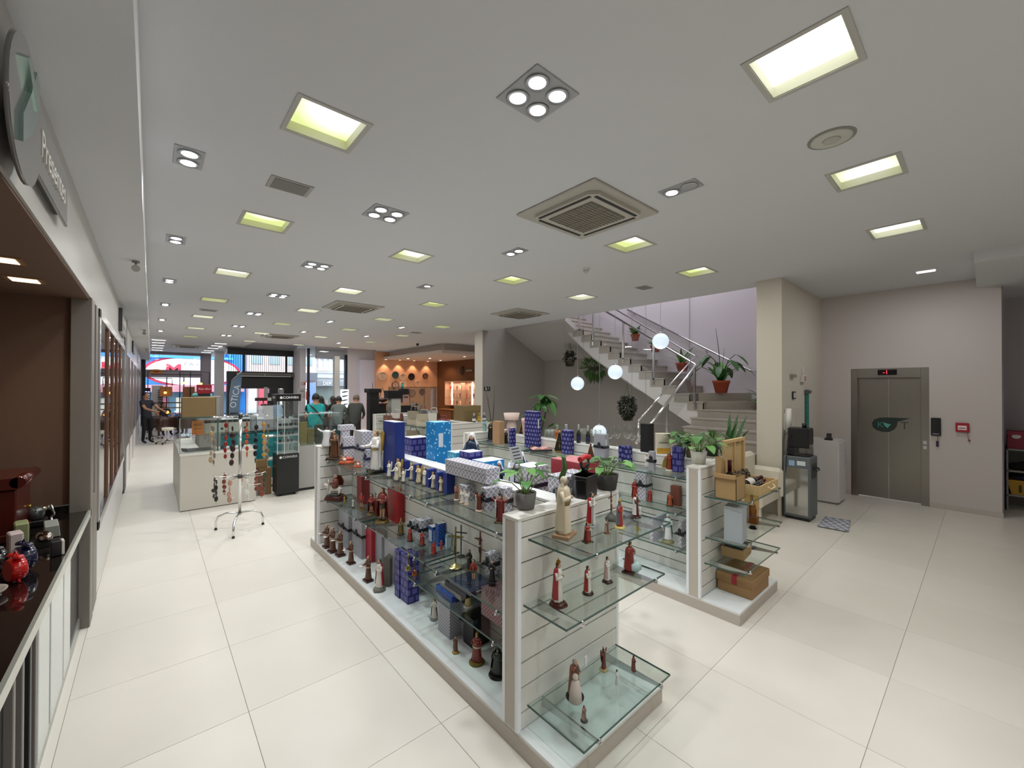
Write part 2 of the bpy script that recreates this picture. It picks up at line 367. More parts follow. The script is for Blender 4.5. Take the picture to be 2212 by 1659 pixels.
# ---- shop front: the middle entrance, the right show window, the left glass front
FR = M('#16171a', .4)
struct('wall_front', MB().box(4.8, 19.3, 0, 5.02, 20.6, 3.52).box(6.66, 18.9, 0, 7.95, 19.1, 3.75).box(2.05, 20.6, 3.43, 5.0, 20.8, 3.9).box(5.4, 19.1, 3.1, 6.66, 19.3, 3.75), M('#cfcbd2', .85))
struct('trim_5', MB().box(6.0, 18.6, 0, 6.22, 18.85, 3.2), M('#c6c4c2', .7), bev=.01)                # free column by the show window
struct('trim_6', MB().box(2.26, 23.7, 0, 2.6, 24.2, 3.52), M('#dcdadb', .7))                          # white column by the left front
struct('trim_7', MB().box(7.2, 18.78, 0, 7.86, 18.9, 3.1), M('#d8d8ea', .6))                          # pale blind
w2 = struct('window_2', MB().box(5.03, 18.95, 0, 5.09, 19.15, 3.5).box(6.58, 18.95, 0, 6.66, 19.15, 3.3).box(5.03, 18.95, 0, 6.6, 19.15, .5), FR)
MB().box(5.09, 19.04, .5, 6.58, 19.05, 3.5).build('pane', PANE, w2)
d9 = struct('door_9', MB().box(2.34, 20.4, 0, 2.72, 20.7, 2.5).box(4.42, 20.4, 0, 4.8, 20.7, 2.5).box(2.72, 20.4, 1.78, 4.42, 20.7, 2.5).box(2.34, 20.4, 3.2, 4.8, 20.6, 3.46), FR)
for k in range(30):
    MB().box(2.4+.08*k, 20.48, 2.5, 2.414+.08*k, 20.51, 3.2).build('bar', FR, d9)
MB().box(2.88, 20.45, 2.5, 2.96, 20.53, 3.2).build('post', FR, d9); MB().box(4.5, 20.45, 2.5, 4.56, 20.53, 3.2).build('post', FR, d9)
t = thing('air_curtain', 'long grey air curtain unit mounted above the middle entrance', 'air curtain', (3.65, 20.3, 2.36))
MB().box(-1.0, -.1, -.07, 1.0, .1, .07).build('housing', M('#8b8783', .5), t, bev=.01)
for a, b in ((-.96, -.02), (.02, .96)): MB().box(a, -.108, -.04, b, -.1, .045).build('grille', M('#55514e', .5), t)
MB().box(-1.0, -.112, -.072, 1.0, -.1, -.052).build('outlet', M('#d6d3d0', .4), t)
MB().box(.98, -.11, -.08, 1.16, .1, .08).build('end_cap', M('#55524f', .5), t)
w3 = struct('window_3', MB().box(-.36, 26.0, 0, -.22, 26.2, 3.12).box(1.87, 26.0, 0, 2.3, 26.2, 3.52).box(-.22, 25.95, 2.3, 1.9, 26.25, 2.66).box(-.22, 26.0, 3.4, 1.9, 26.2, 3.52), M('#8a8086', .6))
for a, b in ((2.66, 3.4), (.02, 2.3)): MB().box(-.22, 26.09, a, 1.87, 26.1, b).build('pane', PANE, w3)
MB().box(-.3, 25.9, 0, -.2, 26, 3.1).build('jamb', FR, w3); MB().box(.55, 26.02, .02, .59, 26.08, 2.3).build('mullion', FR, w3); MB().box(1.2, 26.02, .02, 1.24, 26.08, 2.3).build('mullion', FR, w3)

# ================================================================ ceiling fixtures
def diffuser_mat(name, bright, x0, y0, r=.17):
    """opal sheet lit from behind by one compact tube: white near the tube, yellow-green away from it"""
    m = bpy.data.materials.new('mat_'+name); m.use_nodes = True; nt = m.node_tree; nt.nodes.clear(); N = nt.nodes.new; L = nt.links.new
    o = N('ShaderNodeOutputMaterial'); e = N('ShaderNodeEmission'); tc = N('ShaderNodeTexCoord'); mp = N('ShaderNodeMapping'); mp.inputs['Location'].default_value = (-x0, -y0, 0)
    vl = N('ShaderNodeVectorMath'); vl.operation = 'LENGTH'; rmp = N('ShaderNodeValToRGB')
    dv = N('ShaderNodeMath'); dv.operation = 'DIVIDE'; dv.inputs[1].default_value = r*2.4
    L(tc.outputs['Object'], mp.inputs['Vector']); L(mp.outputs['Vector'], vl.inputs[0]); L(vl.outputs['Value'], dv.inputs[0]); L(dv.outputs[0], rmp.inputs['Fac'])
    el = rmp.color_ramp.elements; el[0].position = .38; el[0].color = (1, 1, .93, 1); el[1].position = .8; el[1].color = (.62, .70, .27, 1)
    L(rmp.outputs['Color'], e.inputs['Color']); e.inputs['Strength'].default_value = bright; L(e.outputs[0], o.inputs[0]); return m
DIFF = [diffuser_mat('opal_lit_corner', 1.25, .06, -.08, .15), diffuser_mat('opal_lit_edge', 1.2, .0, -.11, .12), diffuser_mat('opal_lit_full', 1.9, 0, 0, .30), diffuser_mat('opal_lit_side', 1.15, .09, .0, .13), diffuser_mat('opal_lit_wide', 1.5, .02, .02, .2)]
pm_frame = MB().box(-.215, -.215, -.006, .215, -.19, .0).box(-.215, .19, -.006, .215, .215, 0).box(-.215, -.19, -.006, -.19, .19, 0).box(.19, -.19, -.006, .215, .19, 0).mesh('frame', M('#b9b7b2', .5), 0)
pm_well = MB().box(-.19, -.19, 0, -.185, .19, .07).box(.185, -.19, 0, .19, .19, .07).box(-.185, -.19, 0, .185, -.185, .07).box(-.185, .185, 0, .185, .19, .07).mesh('reflector', M('#dfe0c8', .5), 0)
pm_diff = [MB().box(-.186, -.186, .06, .186, .186, .066).mesh('diffuser', m) for m in DIFF]
ORD = ['first', 'second', 'third', 'fourth', 'fifth', 'sixth', 'seventh', 'eighth', 'ninth']
SEL = {(.82, 2.72): 0, (2.45, .6): 2, (4.105, .602): 3, (5.80, .613): 4, (4.141, 2.691): 1, (.85, 4.73): 1, (2.456, 4.743): 3, (2.546, 7.195): 2, (2.551, 9.63): 2, (5.839, 2.708): 1, (5.905, 4.854): 4, (4.182, 4.793): 1, (.88, 7.16): 4}
for row, pts in PANELS:
    for k, (x, y) in enumerate(pts):
        d = SEL.get((x, y), (k*2+len(row)) % 5)
        t = thing('ceiling_lamp', 'square recessed yellowish ceiling lamp %s, %s from the camera end' % (row, ORD[k]), 'ceiling lamp', (x, y, ZC), group='square recessed ceiling lamps')
        put('frame', pm_frame, t); put('reflector', pm_well, t); put('diffuser', pm_diff[d], t)
        lamp('tube', 'AREA', (0, 0, -.012), P_PANEL, (1, .99, .93), t, .34)
def downlight(label, x, y, n, group, off=(), rot=0):
    t = thing('recessed_downlight', label, 'downlight', (x, y, ZC), rot, group)
    a, b = (.165, .165) if n == 4 else (.085, .155)
    MB().box(-a, -b, -.008, a, b, 0).build('frame', M('#aeb0b4', .35, .3), t, bev=.003)
    spots = [(-.078, -.078), (.078, -.078), (-.078, .078), (.078, .078)] if n == 4 else [(0, -.075), (0, .075)]
    for i, (px, py) in enumerate(spots):
        MB().lathe([(.064, -.009), (.067, -.016), (.047, -.013)], 20, (px, py, 0)).build('ring', M('#c6c8cc', .3, .6), t)
        if i in off: MB().lathe([(.06, -.012), (.02, -.006), (.001, -.006)], 16, (px, py, 0)).build('lens', M('#77777a', .3), t)
        else: MB().lathe([(.047, -.013), (.03, -.018), (.001, -.02)], 20, (px, py, 0), cap=False).build('lens', M('#f3f7ff', .4, emit=7), t)
    lamp('led', 'SPOT', (0, 0, -.05), P_SPOT*(n-len(off))*.5*4, (.93, .96, 1), t, .07, spot=2.0, blend=.8)
for k, (x, y) in enumerate([(1.622, -.43), (1.622, 1.649), (1.663, 3.732), (1.681, 5.96), (1.714, 8.369), (1.736, 10.81), (1.787, 13.34), (1.813, 16.05)]):  # first one is unseen, added with the rear panels for fill
    downlight('square ceiling downlight with four round lamps, %s from the camera' % ORD[k], x, y, 4, 'four lamp downlights')
for k, (x, y) in enumerate([(.194, 3.737), (.199, 5.926), (.205, 8.314), (.204, 10.78), (.193, 13.31), (.202, 16.02)]):
    downlight('narrow twin downlight along the left ceiling edge, %s from the camera' % ORD[k], x, y, 2, 'twin downlights along the left')
for k, (x, y, off) in enumerate([(3.27, 1.65, (0,)), (3.31, 3.752, ()), (3.364, 6.03, (1,)), (3.382, 10.85, ()), (3.424, 13.4, ())]):
    downlight('twin downlight with %s in the middle ceiling row, %s from the camera' % ('one dead lamp' if off else 'both lamps lit', ORD[k]), x, y, 2, 'twin downlights in the middle', off)
for k, (x, y) in enumerate([(5.2, 10.6), (5.25, 13.2), (5.3, 16.0)]):
    downlight('small twin downlight before the jewellery alcove, %s from the camera' % ORD[k], x, y, 2, 'twin downlights by the alcove')
def strips(x, ys_, where):
    for k, y in enumerate(ys_):
        t = thing('ceiling_strip_lamp', 'short white strip lamp, %s, %s from the camera' % (where, ORD[k]), 'strip lamp', (x, y, ZC), group='strip lamps near the street')
        MB().box(-.2, -.07, -.012, .2, .07, 0).build('frame', WHITE, t); MB().box(-.18, -.055, -.016, .18, .055, -.01).build('diffuser', M('#ffffff', .5, emit=3), t)
        if k % 2 == 0: lamp('tube', 'AREA', (0, 0, -.03), 5, (1, .97, .95), t, .3)
strips(.2, (19.3, 20.5, 21.9, 23.3, 24.8), 'in the column by the left wall'); strips(2.0, (19.3, 20.5, 21.9, 23.5, 24.9), 'in the column by the white pillar')
t = thing('ceiling_strip_lamp', 'bright white strip lamp in the ceiling before the lift', 'strip lamp', (8.1, .554, ZC))
MB().box(-.06, -.1, -.02, .06, .1, 0).build('frame', WHITE, t); MB().box(-.045, -.09, -.028, .045, .09, -.018).build('diffuser', M('#f6f4ff', .5, emit=4), t)
lamp('tube', 'AREA', (0, 0, -.04), 9, (.95, .95, 1), t, .16)
# air conditioners, vents and the rest of the ceiling
def cassette(label, x, y):
    t = thing('ceiling_air_conditioner', label, 'air conditioner', (x, y, ZC), group='ceiling cassettes')
    MB().box(-.48, -.46, -.02, .48, .46, 0).build('panel', M('#b5b0a7', .5), t, bev=.008)
    MB().prism([(-.37, -.31), (-.31, -.37), (.31, -.37), (.37, -.31), (.37, .31), (.31, .37), (-.31, .37), (-.37, .31)], -.05, -.02).build('cover', M('#bcb7ad', .5), t)
    for (a, b, c, d) in ((-.3, -.345, .3, -.315), (-.3, .315, .3, .345), (-.345, -.3, -.315, .3), (.315, -.3, .345, .3)):
        MB().box(a, b, -.054, c, d, -.049).build('air_slot', M('#2d2b28', .6), t)
    g = MB().box(-.25, -.25, -.058, .25, .25, -.05).build('grille', M('#7a7368', .6), t)
    for k in range(14): MB().box(-.25, -.235+.036*k, -.063, .25, -.225+.036*k, -.057).build('slat', M('#8d867b', .6), g)
    for k in (-.125, 0, .125): MB().box(k-.004, -.25, -.065, k+.004, .25, -.058).build('rib', M('#8d867b', .6), g)
cassette('large square ceiling air conditioner above the near gondola', 3.07, 2.46)
cassette('square ceiling air conditioner above the left counters', 3.12, 8.55); cassette('square ceiling air conditioner before the staircase opening', 6.2, 6.85)
cassette('far square ceiling air conditioner before the jewellery alcove', 3.15, 15.1); cassette('farthest ceiling air conditioner near the left street front', 1.1, 21.5)
def vent(label, x, y, a=.125, b=.095):
    t = thing('ceiling_vent', label, 'vent', (x, y, ZC), group='ceiling vents')
    MB().box(-a-.03, -b-.02, -.008, a+.03, b+.02, 0).build('frame', M('#a9a6a2', .5), t); MB().box(-a, -b, -.012, a, b, -.006).build('grille', M('#7d7b78', .6), t)
vent('grey rectangular ceiling vent between the two nearest left lamps', .845, 3.73); vent('small grey ceiling vent before the staircase opening', 6.1, 3.7, .1, .08)
vent('far grey ceiling vent in the left ceiling row', .92, 11.0); vent('far grey ceiling vent toward the jewellery alcove', 6.05, 11.4)
t = thing('ceiling_speaker', 'round white speaker flush in the ceiling right of the air conditioner', 'speaker', (3.35, .665, ZC))
MB().lathe([(.13, -.004), (.13, 0)], 28).build('ring', M('#8f8e88', .6), t); MB().lathe([(.12, -.004), (.1, -.012), (.02, -.014)], 28).build('cover', M('#c4c3bb', .6), t); MB().lathe([(.05, -.013), (.045, -.019), (.001, -.02)], 20).build('centre_cap', M('#b4b3ab', .6), t)
t = thing('smoke_detector', 'small white smoke detector on the ceiling past the air conditioner', 'detector', (4.516,3.631,3.520))
MB().lathe([(.05, -.02), (.055, 0)], 16).build('base', WHITE, t); MB().lathe([(.012, -.07), (.035, -.05), (.045, -.02)], 16).build('sensor', M('#c0bfba', .5), t)
for k, (px, lab) in enumerate([((-0.061,5.524,3.120), 'small grey spotlight at the left soffit edge, nearest of the three'), ((-.11, 12.2, 3.12), 'twin grey spotlight at the left soffit edge, middle of the three'), ((-.12, 18.3, 3.12), 'grey spotlight at the left soffit edge, farthest of the three')]):
    t = thing('ceiling_spotlight', lab, 'spotlight', (-.12, px[1], 3.12), group='soffit spotlights')
    MB().lathe([(.03, -.015), (.03, 0)], 12).build('base', M('#8d8b88', .4), t); MB().tube([(0, 0, -.015), (0, 0, -.05)], .008).build('stem', M('#8d8b88', .4), t); MB().tube([(.0, -.05, -.08), (0, .04, -.05)], [.034, .025], 12).build('head', M('#9d9b98', .4), t)

# ================================================================ staircase
GRAN = M('#aaa39a', .35, noise=.22, scale=90); WSTR = M('#d9d6d4', .7)
t = thing('staircase', 'granite staircase with white stringer turning up along the far right wall', 'staircase', (6.2, 3.2, 0))
def rel(mb): return mb.xf(Matrix.Translation((-6.2, -3.2, 0)))
for k in range(9):
    z1 = 1.43-.16*(8-k); x0 = 8.55-.29*(8-k)
    rel(MB().box(x0, 2.5, max(0, z1-.2), 8.6 if k == 8 else x0+.33, 3.95, z1-.03).box(x0-.02, 2.49, z1-.03, 8.6 if k == 8 else x0+.3, 3.97, z1)).build('step', GRAN, t)
rel(MB().box(8.585, 2.4, 1.0, 9.8, 3.95, 1.429)).build('landing', GRAN, t)
rel(MB().prism([(8.6, 3.95), (9.8, 2.75), (9.8, 3.95)], 1.43, 1.595)).build('winder_step', GRAN, t)
rel(MB().prism([(8.6, 3.95), (9.8, 3.35), (9.8, 3.95)], 1.595, 1.76)).build('winder_step', GRAN, t)
for k in range(15):
    z1 = 1.584+.1665*k; y0 = 4.135+.287*k-.287
    rel(MB().box(8.56, y0, z1-.19, 9.8, y0+.33, z1-.03).box(8.54, y0-.02, z1-.03, 9.8, y0+.29, z1)).build('step', GRAN, t)
st = MB(); top = []; bot = []
for k in range(15):
    z1 = 1.584+.1665*k-.035; y0 = 4.135+.287*(k-1); top += [(y0, z1-.1665 if k else z1-.16), (y0, z1)]
top += [(8.2, 3.9)]
poly = top+[(8.2, 3.87), (7.99, 3.72), (6.671, 2.652), (5.41, 1.878), (4.2, 1.15), (3.85, .95), (3.85, 1.4)]
rel(st.prism(poly, 8.57, 8.62, 'x')).build('stringer', WSTR, t)
rel(MB().prism([(8.1, 3.6), (9.8, 2.72), (9.8, 2.86), (8.1, 3.75)], 7.2, 9.6, 'y')).build('soffit', M('#b9b5b2', .8), t)
rel(MB().prism([(3.95, 1.25), (4.0, 1.25), (7.9, 3.7), (7.9, 3.6), (6.68, 2.6), (5.41, 1.83)], 8.62, 9.8, 'x')).build('flight_underside', M('#b9b5b2', .8), t)
def railp(pts, r): return rel(MB().tube(pts, r, 10))
rail = [(6.30, 3.97, .92), (8.50, 3.97, 2.33), (8.56, 4.0, 2.36), (8.56, 6.35, 3.83)]
railp(rail, .026).build('handrail', CHROME, t)
railp([(6.30, 3.93, 1.30), (8.40, 3.93, 2.52), (8.62, 4.0, 2.52), (8.62, 6.1, 3.85)], .016).build('upper_rail', CHROME, t)
railp([(6.30, 3.93, .98), (6.30, 3.93, 1.30)], .014).build('rail_end', CHROME, t)
for (x, y, z0, z1) in ((7.35, 3.97, .95, 1.6), (8.52, 4.0, 1.43, 2.36), (8.56, 4.95, 1.95, 2.92), (8.56, 5.75, 2.45, 3.45), (8.56, 6.65, 2.95, 4.0), (8.56, 7.1, 3.3, 4.2)):
    rel(MB().box(x-.02, y-.02, z0, x+.02, y+.02, z1)).build('post', STEEL, t)
gl = MB(); gl.poly([(6.4, 3.97, .55), (8.45, 3.97, 1.75), (8.45, 3.97, 2.24), (6.4, 3.97, .93)]); rel(gl).build('glass_panel', CLEAR, t)
for a, b, za, zb in ((4.05, 4.9, 1.62, 2.15), (5.0, 5.7, 2.2, 2.62), (5.8, 6.6, 2.68, 3.12)):
    gl = MB(); gl.poly([(8.56, a, za), (8.56, b, zb), (8.56, b, zb+.66), (8.56, a, za+.66)]); rel(gl).build('glass_panel', CLEAR, t)
railp([(9.72, 2.6, 2.24), (9.72, 3.35, 2.24), (9.72, 6.4, 3.98)], .024).build('wall_handrail', CHROME, t)
for y, z in ((2.9, 2.2), (4.3, 2.74), (5.4, 3.37), (6.2, 3.83)): railp([(9.8, y, z-.06), (9.72, y, z)], .012).build('rail_bracket', STEEL, t)
# globe pendants and bare wires that hang through the stairwell
globes = [(6.70, 1.965, .0), (5.59, 2.225, 0), (4.47, 2.84, 0), (6.03, .82, 0)]
for k, (y, z, _) in enumerate(globes):
    t = thing('globe_pendant', ['white glowing globe pendant hanging lowest left beside the fern', 'white glowing globe pendant hanging before the stringer, second highest', 'white glowing globe pendant hanging highest over the stair rail', 'white glowing globe half hidden behind the bottles and glasses'][k], 'pendant lamp', (8.0, y, z), group='globe pendants')
    MB().ball((0, 0, 0), .165, 24, 16).build('globe', M('#d3e2ee', .3, emit=.72), t)
    MB().lathe([(.05, 0), (.045, .03), (.012, .04)], 16, (0, 0, .155)).build('cap', STEEL, t)
    MB().tube([(0, 0, .19), (0, 0, 5.9-z)], .004, 6).build('cable', M('#b9bcc0', .4, .5), t)
    lamp('bulb', 'POINT', (0, 0, -.32), 1.2, (.9, .96, 1), t, .1)
for k, (px, zb) in enumerate([(1218, 1.6), (1295, 1.45), (1395, 1.5), (1231, 2.6), (1365, 1.62)]):
    y = [7.330, 6.179, 4.932, 6.679, 5.281][k]
    t = thing('pendant_wire', 'bare thin steel wire hanging in the stairwell, %s from the left' % ORD[k], 'wire', (8.2, y, 0), group='bare stairwell wires')
    MB().tube([(0, 0, zb), (0, 0, 5.9)], .004, 5).build('wire', M('#9a9c9f', .4, .5), t)

# ================================================================ display gondolas
def bracket_mesh(L):
    m = MB().prism([(0, -.05), (0, 0), (L, 0), (L, -.012)], -.006, .006, 'y'); m.ball((L-.01, 0, .006), .009, 8, 6); return m
def gondola(x0, label, end_shelves, left_shelves, yb=1.285):
    t = thing('display_gondola', label, 'gondola', (x0, yb, 0), group='slatted display gondolas')
    W, D, H = .885, 3.995, 1.205
    P0, P1 = .325, .42                                    # near end panel, measured from the front of the base
    F0, F1 = 3.72, 3.82
    MB().box(0, 0, 0, W, D, .085).build('base', M('#b9b1a6', .5), t, bev=.002)
    MB().box(.004, .004, .085, W-.004, D-.004, .1).build('base_top', M('#e3e6e6', .35, noise=.05, scale=14), t)
    WOOD = M('#bfb6aa', .5)
    MB().box(.012, P0, .1, W-.01, P1, H-.02).build('end_panel', GROOVE, t); MB().box(.012, F0, .1, W-.01, F1, H-.02).build('end_panel', GROOVE, t)
    MB().box(.39, P1, .1, .51, F0, H-.02).build('spine', GROOVE, t)
    for a, b in ((P0, P1), (F0, F1)):
        MB().box(.0, a, .1, .012, b, H-.02).build('side_board', WOOD, t); MB().box(W-.012, a, .1, W, b, H-.02).build('side_board', WOOD, t)
        for x in (-.003, W-.022):
            for y in (a-.015, b-.008): MB().box(x, y, .1, x+.025, y+.022, H-.018).build('corner_trim', TRIMW, t)
        MB().box(-.004, a-.016, H-.02, W+.004, b+.015, H).build('top_cap', M('#d9d6cf', .5), t, bev=.003)
    MB().box(.38, P1+.015, H-.02, .52, F0-.016, H).build('top_cap', M('#e2e3e0', .4), t, bev=.003)
    zs = [.1]+[.188+.13*k for k in range(8)]+[H-.02]
    for z0, z1 in zip(zs, zs[1:]):
        for y in (P0, F0):
            MB().box(.022, y-.013, z0+.004, W-.022, y, z1-.004).build('slat', SLATM, t, bev=.0015)
        MB().box(.377, P1, z0+.004, .39, F0-.013, z1-.004).build('slat', SLATM, t, bev=.0015)
        MB().box(.51, P1, z0+.004, .523, F0-.013, z1-.004).build('slat', SLATM, t, bev=.0015)
        MB().box(.022, P1, z0+.004, .377, P1+.013, z1-.004).build('slat', SLATM, t, bev=.0015)
    EDGE = M('#35544d', .2)
    for (xa, xb, y0, z) in end_shelves:
        g = MB().box(xa-x0, y0-1.285, z-.009, xb-x0, P0-.013, z-.001, m=0).build('glass_shelf', [GLASS], t)
        e = MB(); e.box(xa-x0-.0015, y0-1.2865, z-.01, xb-x0+.0015, y0-1.284, z); e.box(xa-x0-.0015, y0-1.285, z-.01, xa-x0+.001, P0-.013, z); e.box(xb-x0-.001, y0-1.285, z-.01, xb-x0+.0015, P0-.013, z)
        e.build('glass_edge', EDGE, g)
        for xx in (xa-x0+.11, xb-x0-.11):
            bracket_mesh(P0-.013-(y0-1.285)+.015).build('bracket', STEEL, t, (xx, P0-.013, z-.011), -pi/2)
    for (ya, yb, z, side) in left_shelves:
        xa, xb = (.07, .377) if side < 0 else (.523, .83)
        g = MB().box(xa, ya-1.285, z-.009, xb, yb-1.285, z-.001).build('glass_shelf', [GLASS], t)
        e = MB(); xe = xa if side < 0 else xb
        e.box(xe-.0015, ya-1.285, z-.01, xe+.0015, yb-1.285, z); e.box(xa, ya-1.2865, z-.01, xb, ya-1.2845, z); e.box(xa, yb-1.2855, z-.01, xb, yb-1.2835, z)
        e.build('glass_edge', EDGE, g)
        if side < 0:
            for yy in (ya-1.285+.13, yb-1.285-.13):
                bracket_mesh(.325).build('bracket', STEEL, t, (xb, yy, z-.011), pi)
    return t
G1, G2 = 1.435, 3.51
bays = [(1.72, 2.776), (2.778, 3.894), (3.896, 4.99)]
gondola(G1, 'white slatted display gondola with glass shelves, nearest the camera', [(1.51, 2.335, 1.24, 1.085), (1.475, 2.375, 1.30, .75), (1.505, 2.29, 1.22, .215)],
        [(a, b, 1.05, -1) for a, b in bays]+[(1.72, 2.64, .605, -1), (2.70, 3.88, .605, -1), (3.91, 4.99, .605, -1), (1.75, 2.95, .415, -1)]+[(a, b, 1.05, 1) for a, b in bays])
gondola(G2, 'white slatted display gondola behind, toward the stairs and lift', [(3.585, 4.42, 1.265, .955), (3.6, 4.56, 1.295, .6), (3.585, 4.45, 1.28, .385)],
        [(a, b, 1.07, -1) for a, b in bays]+[(a, b, .745, -1) for a, b in bays]+[(a, b, .415, -1) for a, b in bays[:2]])

# ================================================================ lift and the things along the right walls
BRUSH = M('#98938c', .3, 1, noise=.06, scale=3)
d = struct('door_8', MB().box(9.3, .605, 0, 9.42, .70, 2.21).box(9.3, 1.49, 0, 9.42, 1.58, 2.21).box(9.3, .70, 2.05, 9.42, 1.49, 2.21), BRUSH, bev=.002)
MB().box(9.39, .70, .01, 9.42, 1.093, 2.05).build('door_leaf', BRUSH, d); MB().box(9.39, 1.097, .01, 9.42, 1.49, 2.05).build('door_leaf', BRUSH, d)
MB().box(9.29, .98, 2.095, 9.31, 1.22, 2.185).build('display_panel', M('#0c0a0b', .2), d)
text('display_digits', '-1', .085, M('#ff2030', .5, emit=4), d, (9.288, 1.12, 2.14), RL)
lf = MB(); pts = []
for k in range(40):
    a = 2*pi*k/40; pts.append((.155*cos(a), .125*sin(a)))
pts = [(x-.17 if (y > .06 and x < -.02) else x, .125 if (y > .06 and x < -.02) else y) for x, y in pts]
lf.prism([(-.32, .125), (-.05, .125), (.06, .115), (.13, .08), (.16, .02), (.15, -.05), (.1, -.1), (.03, -.125), (-.06, -.12), (-.12, -.08), (-.155, -.02), (-.17, .06)], -.003, .0)
lf.xf(Matrix(((0, 0, 1, 9.386), (1, 0, 0, 1.15), (0, 1, 0, 1.255), (0, 0, 0, 1)))).build('leaf_emblem', M('#26332f', .4), d)
text('emblem_letter', 'K', .13, M('#3f8f84', .4), d, (9.382, 1.20, 1.25), RL); text('emblem_letter', 'T', .17, M('#4a4844', .4), d, (9.386, .90, 1.25), RL)
MB().prism([(-.045, .02), (0, -.045), (.04, .0), (.055, .05), (0, .03)], -.002, .002).xf(Matrix(((0, 0, 1, 9.381), (1, 0, 0, 1.11), (0, 1, 0, 1.245), (0, 0, 0, 1)))).build('emblem_leaf', M('#5fae9f', .4), d)
for z in (1.01, .93): MB().box(9.295, .63, z-.03, 9.302, .68, z+.03).build('call_button', STEEL, d, bev=.004)
t = thing('card_reader', 'black wall phone box beside the lift with keys on a cord', 'intercom', (9.3, .53, 1.27))
MB().box(-.04, -.055, -.14, 0, .055, .14).build('body', BLACK, t, bev=.008); MB().box(-.045, -.035, -.12, -.04, .035, -.1).build('label_strip', M('#77777c', .5), t)
MB().tube([(-.02, -.02, -.14), (-.025, -.02, -.2), (-.02, -.01, -.24)], .003, 5).build('cord', BLACK, t); MB().box(-.03, -.03, -.31, -.015, 0, -.22).build('key_fob', M('#2c2340', .5), t, bev=.003)
t = thing('fire_call_point', 'red square fire alarm call point on the wall right of the lift', 'alarm', (9.3, .25, 1.28))
MB().box(-.045, -.07, -.07, 0, .07, .07).build('body', M('#a5182c', .4), t, bev=.006); MB().box(-.049, -.045, -.035, -.045, .045, .03).build('plate', M('#e7dfdf', .5), t); MB().box(-.051, -.035, -.012, -.049, .035, .0).build('break_bar', M('#a5182c', .4), t)
MB().tube([(-.02, -.05, -.07), (-.025, -.06, -.16), (-.02, -.07, -.18)], .003, 5).build('cord', M('#b04a50', .5), t); MB().ball((-.02, -.07, -.19), .013, 8, 6).build('hammer', M('#7a2630', .5), t)
# water dispenser, coffee machine
t = thing('water_dispenser', 'grey floor water dispenser with mirrored side under the coffee machine', 'water dispenser', (6.93, 1.62, 0), radians(0))
MB().box(0, 0, .04, .36, .33, .90).build('body', M('#5d6468', .45), t, bev=.012); MB().box(-.004, .03, .08, .002, .30, .74).build('side_panel', M('#b3b4b0', .08, 1), t); MB().box(.02, .02, 0, .34, .31, .04).build('plinth', BLACK, t)
MB().box(.06, -.006, .60, .30, .002, .80).build('dispensing_recess', M('#2e3234', .4), t)
for x in (.12, .24): MB().tube([(x, -.01, .74), (x, -.04, .735), (x, -.045, .70)], .012, 8).build('tap', M('#2e3234', .4), t)
MB().box(-.005, .06, .78, .002, .16, .84).build('sticker', M('#cfd6d9', .5), t); MB().box(-.005, .19, .765, .002, .26, .84).build('sticker', M('#8fb0cc', .5), t)
t = thing('coffee_machine', 'black capsule coffee machine standing on the grey water dispenser', 'coffee machine', (6.97, 1.65, .901))
MB().box(.0, .0, .12, .25, .26, .40).build('body', BLACK, t, bev=.012); MB().box(.0, .18, 0, .25, .26, .12).build('column', BLACK, t); MB().box(0, 0, 0, .25, .26, .02).build('drip_tray', BLACK, t, bev=.004)
MB().box(.01, .0, .02, .24, .18, .12).build('water_tank', glass('tank', (.55, .55, .56), .08), t); MB().box(.03, -.004, .13, .22, .0, .17).build('chrome_band', STEEL, t); MB().cyl((.2, .1, .40), .03, .06, 12).build('lid_knob', BLACK, t)
MB().tube([(.0, .2, .3), (-.05, .24, .25), (-.06, .26, -.1), (-.02, .28, -.4)], .005, 6).build('power_cord', BLACK, t)
t = thing('white_cabinet', 'tall narrow white cabinet standing between dispenser and lift', 'cabinet', (8.29, 1.57, 0))
MB().box(0, 0.01, .03, .48, .42, 1.02).build('body', M('#cfcccb', .5), t, bev=.003); MB().box(.003, -.012, .04, .477, .01, 1.0).build('door', M('#d6d4d3', .45), t, bev=.003); MB().box(.03, .03, 0, .45, .4, .03).build('plinth', M('#9d9a97', .5), t)
MB().tube([(.40, -.012, .84), (.40, -.035, .83), (.40, -.035, .62), (.40, -.012, .61)], .006, 8).build('handle', M('#b9a9b8', .3, .5), t)
t = thing('hole_punch', 'black office hole punch lying on the white cabinet', 'hole punch', (8.45, 1.72, 1.02), .2)
MB().box(-.1, -.05, 0, .12, .06, .025).build('base', BLACK, t, bev=.005); MB().prism([(-.1, .025), (.12, .03), (.13, .085), (.06, .10), (-.08, .05)], -.035, .035, 'y').build('lever', BLACK, t)
t = thing('watering_can', 'orange plastic watering can on the floor beside the lift door', 'watering can', (8.98, 1.74, 0))
MB().lathe([(.10, 0), (.115, .04), (.10, .17), (.05, .2)], 18).build('body', M('#b8452c', .45), t); MB().tube([(-.05, 0, .18), (-.09, 0, .27), (-.01, 0, .33), (.08, 0, .25), (.1, 0, .1)], .012, 8).build('handle', M('#b8452c', .45), t); MB().tube([(.08, 0, .06), (.17, -.02, .16), (.22, -.03, .26)], [.03, .018, .014], 8).build('spout', M('#b8452c', .45), t)
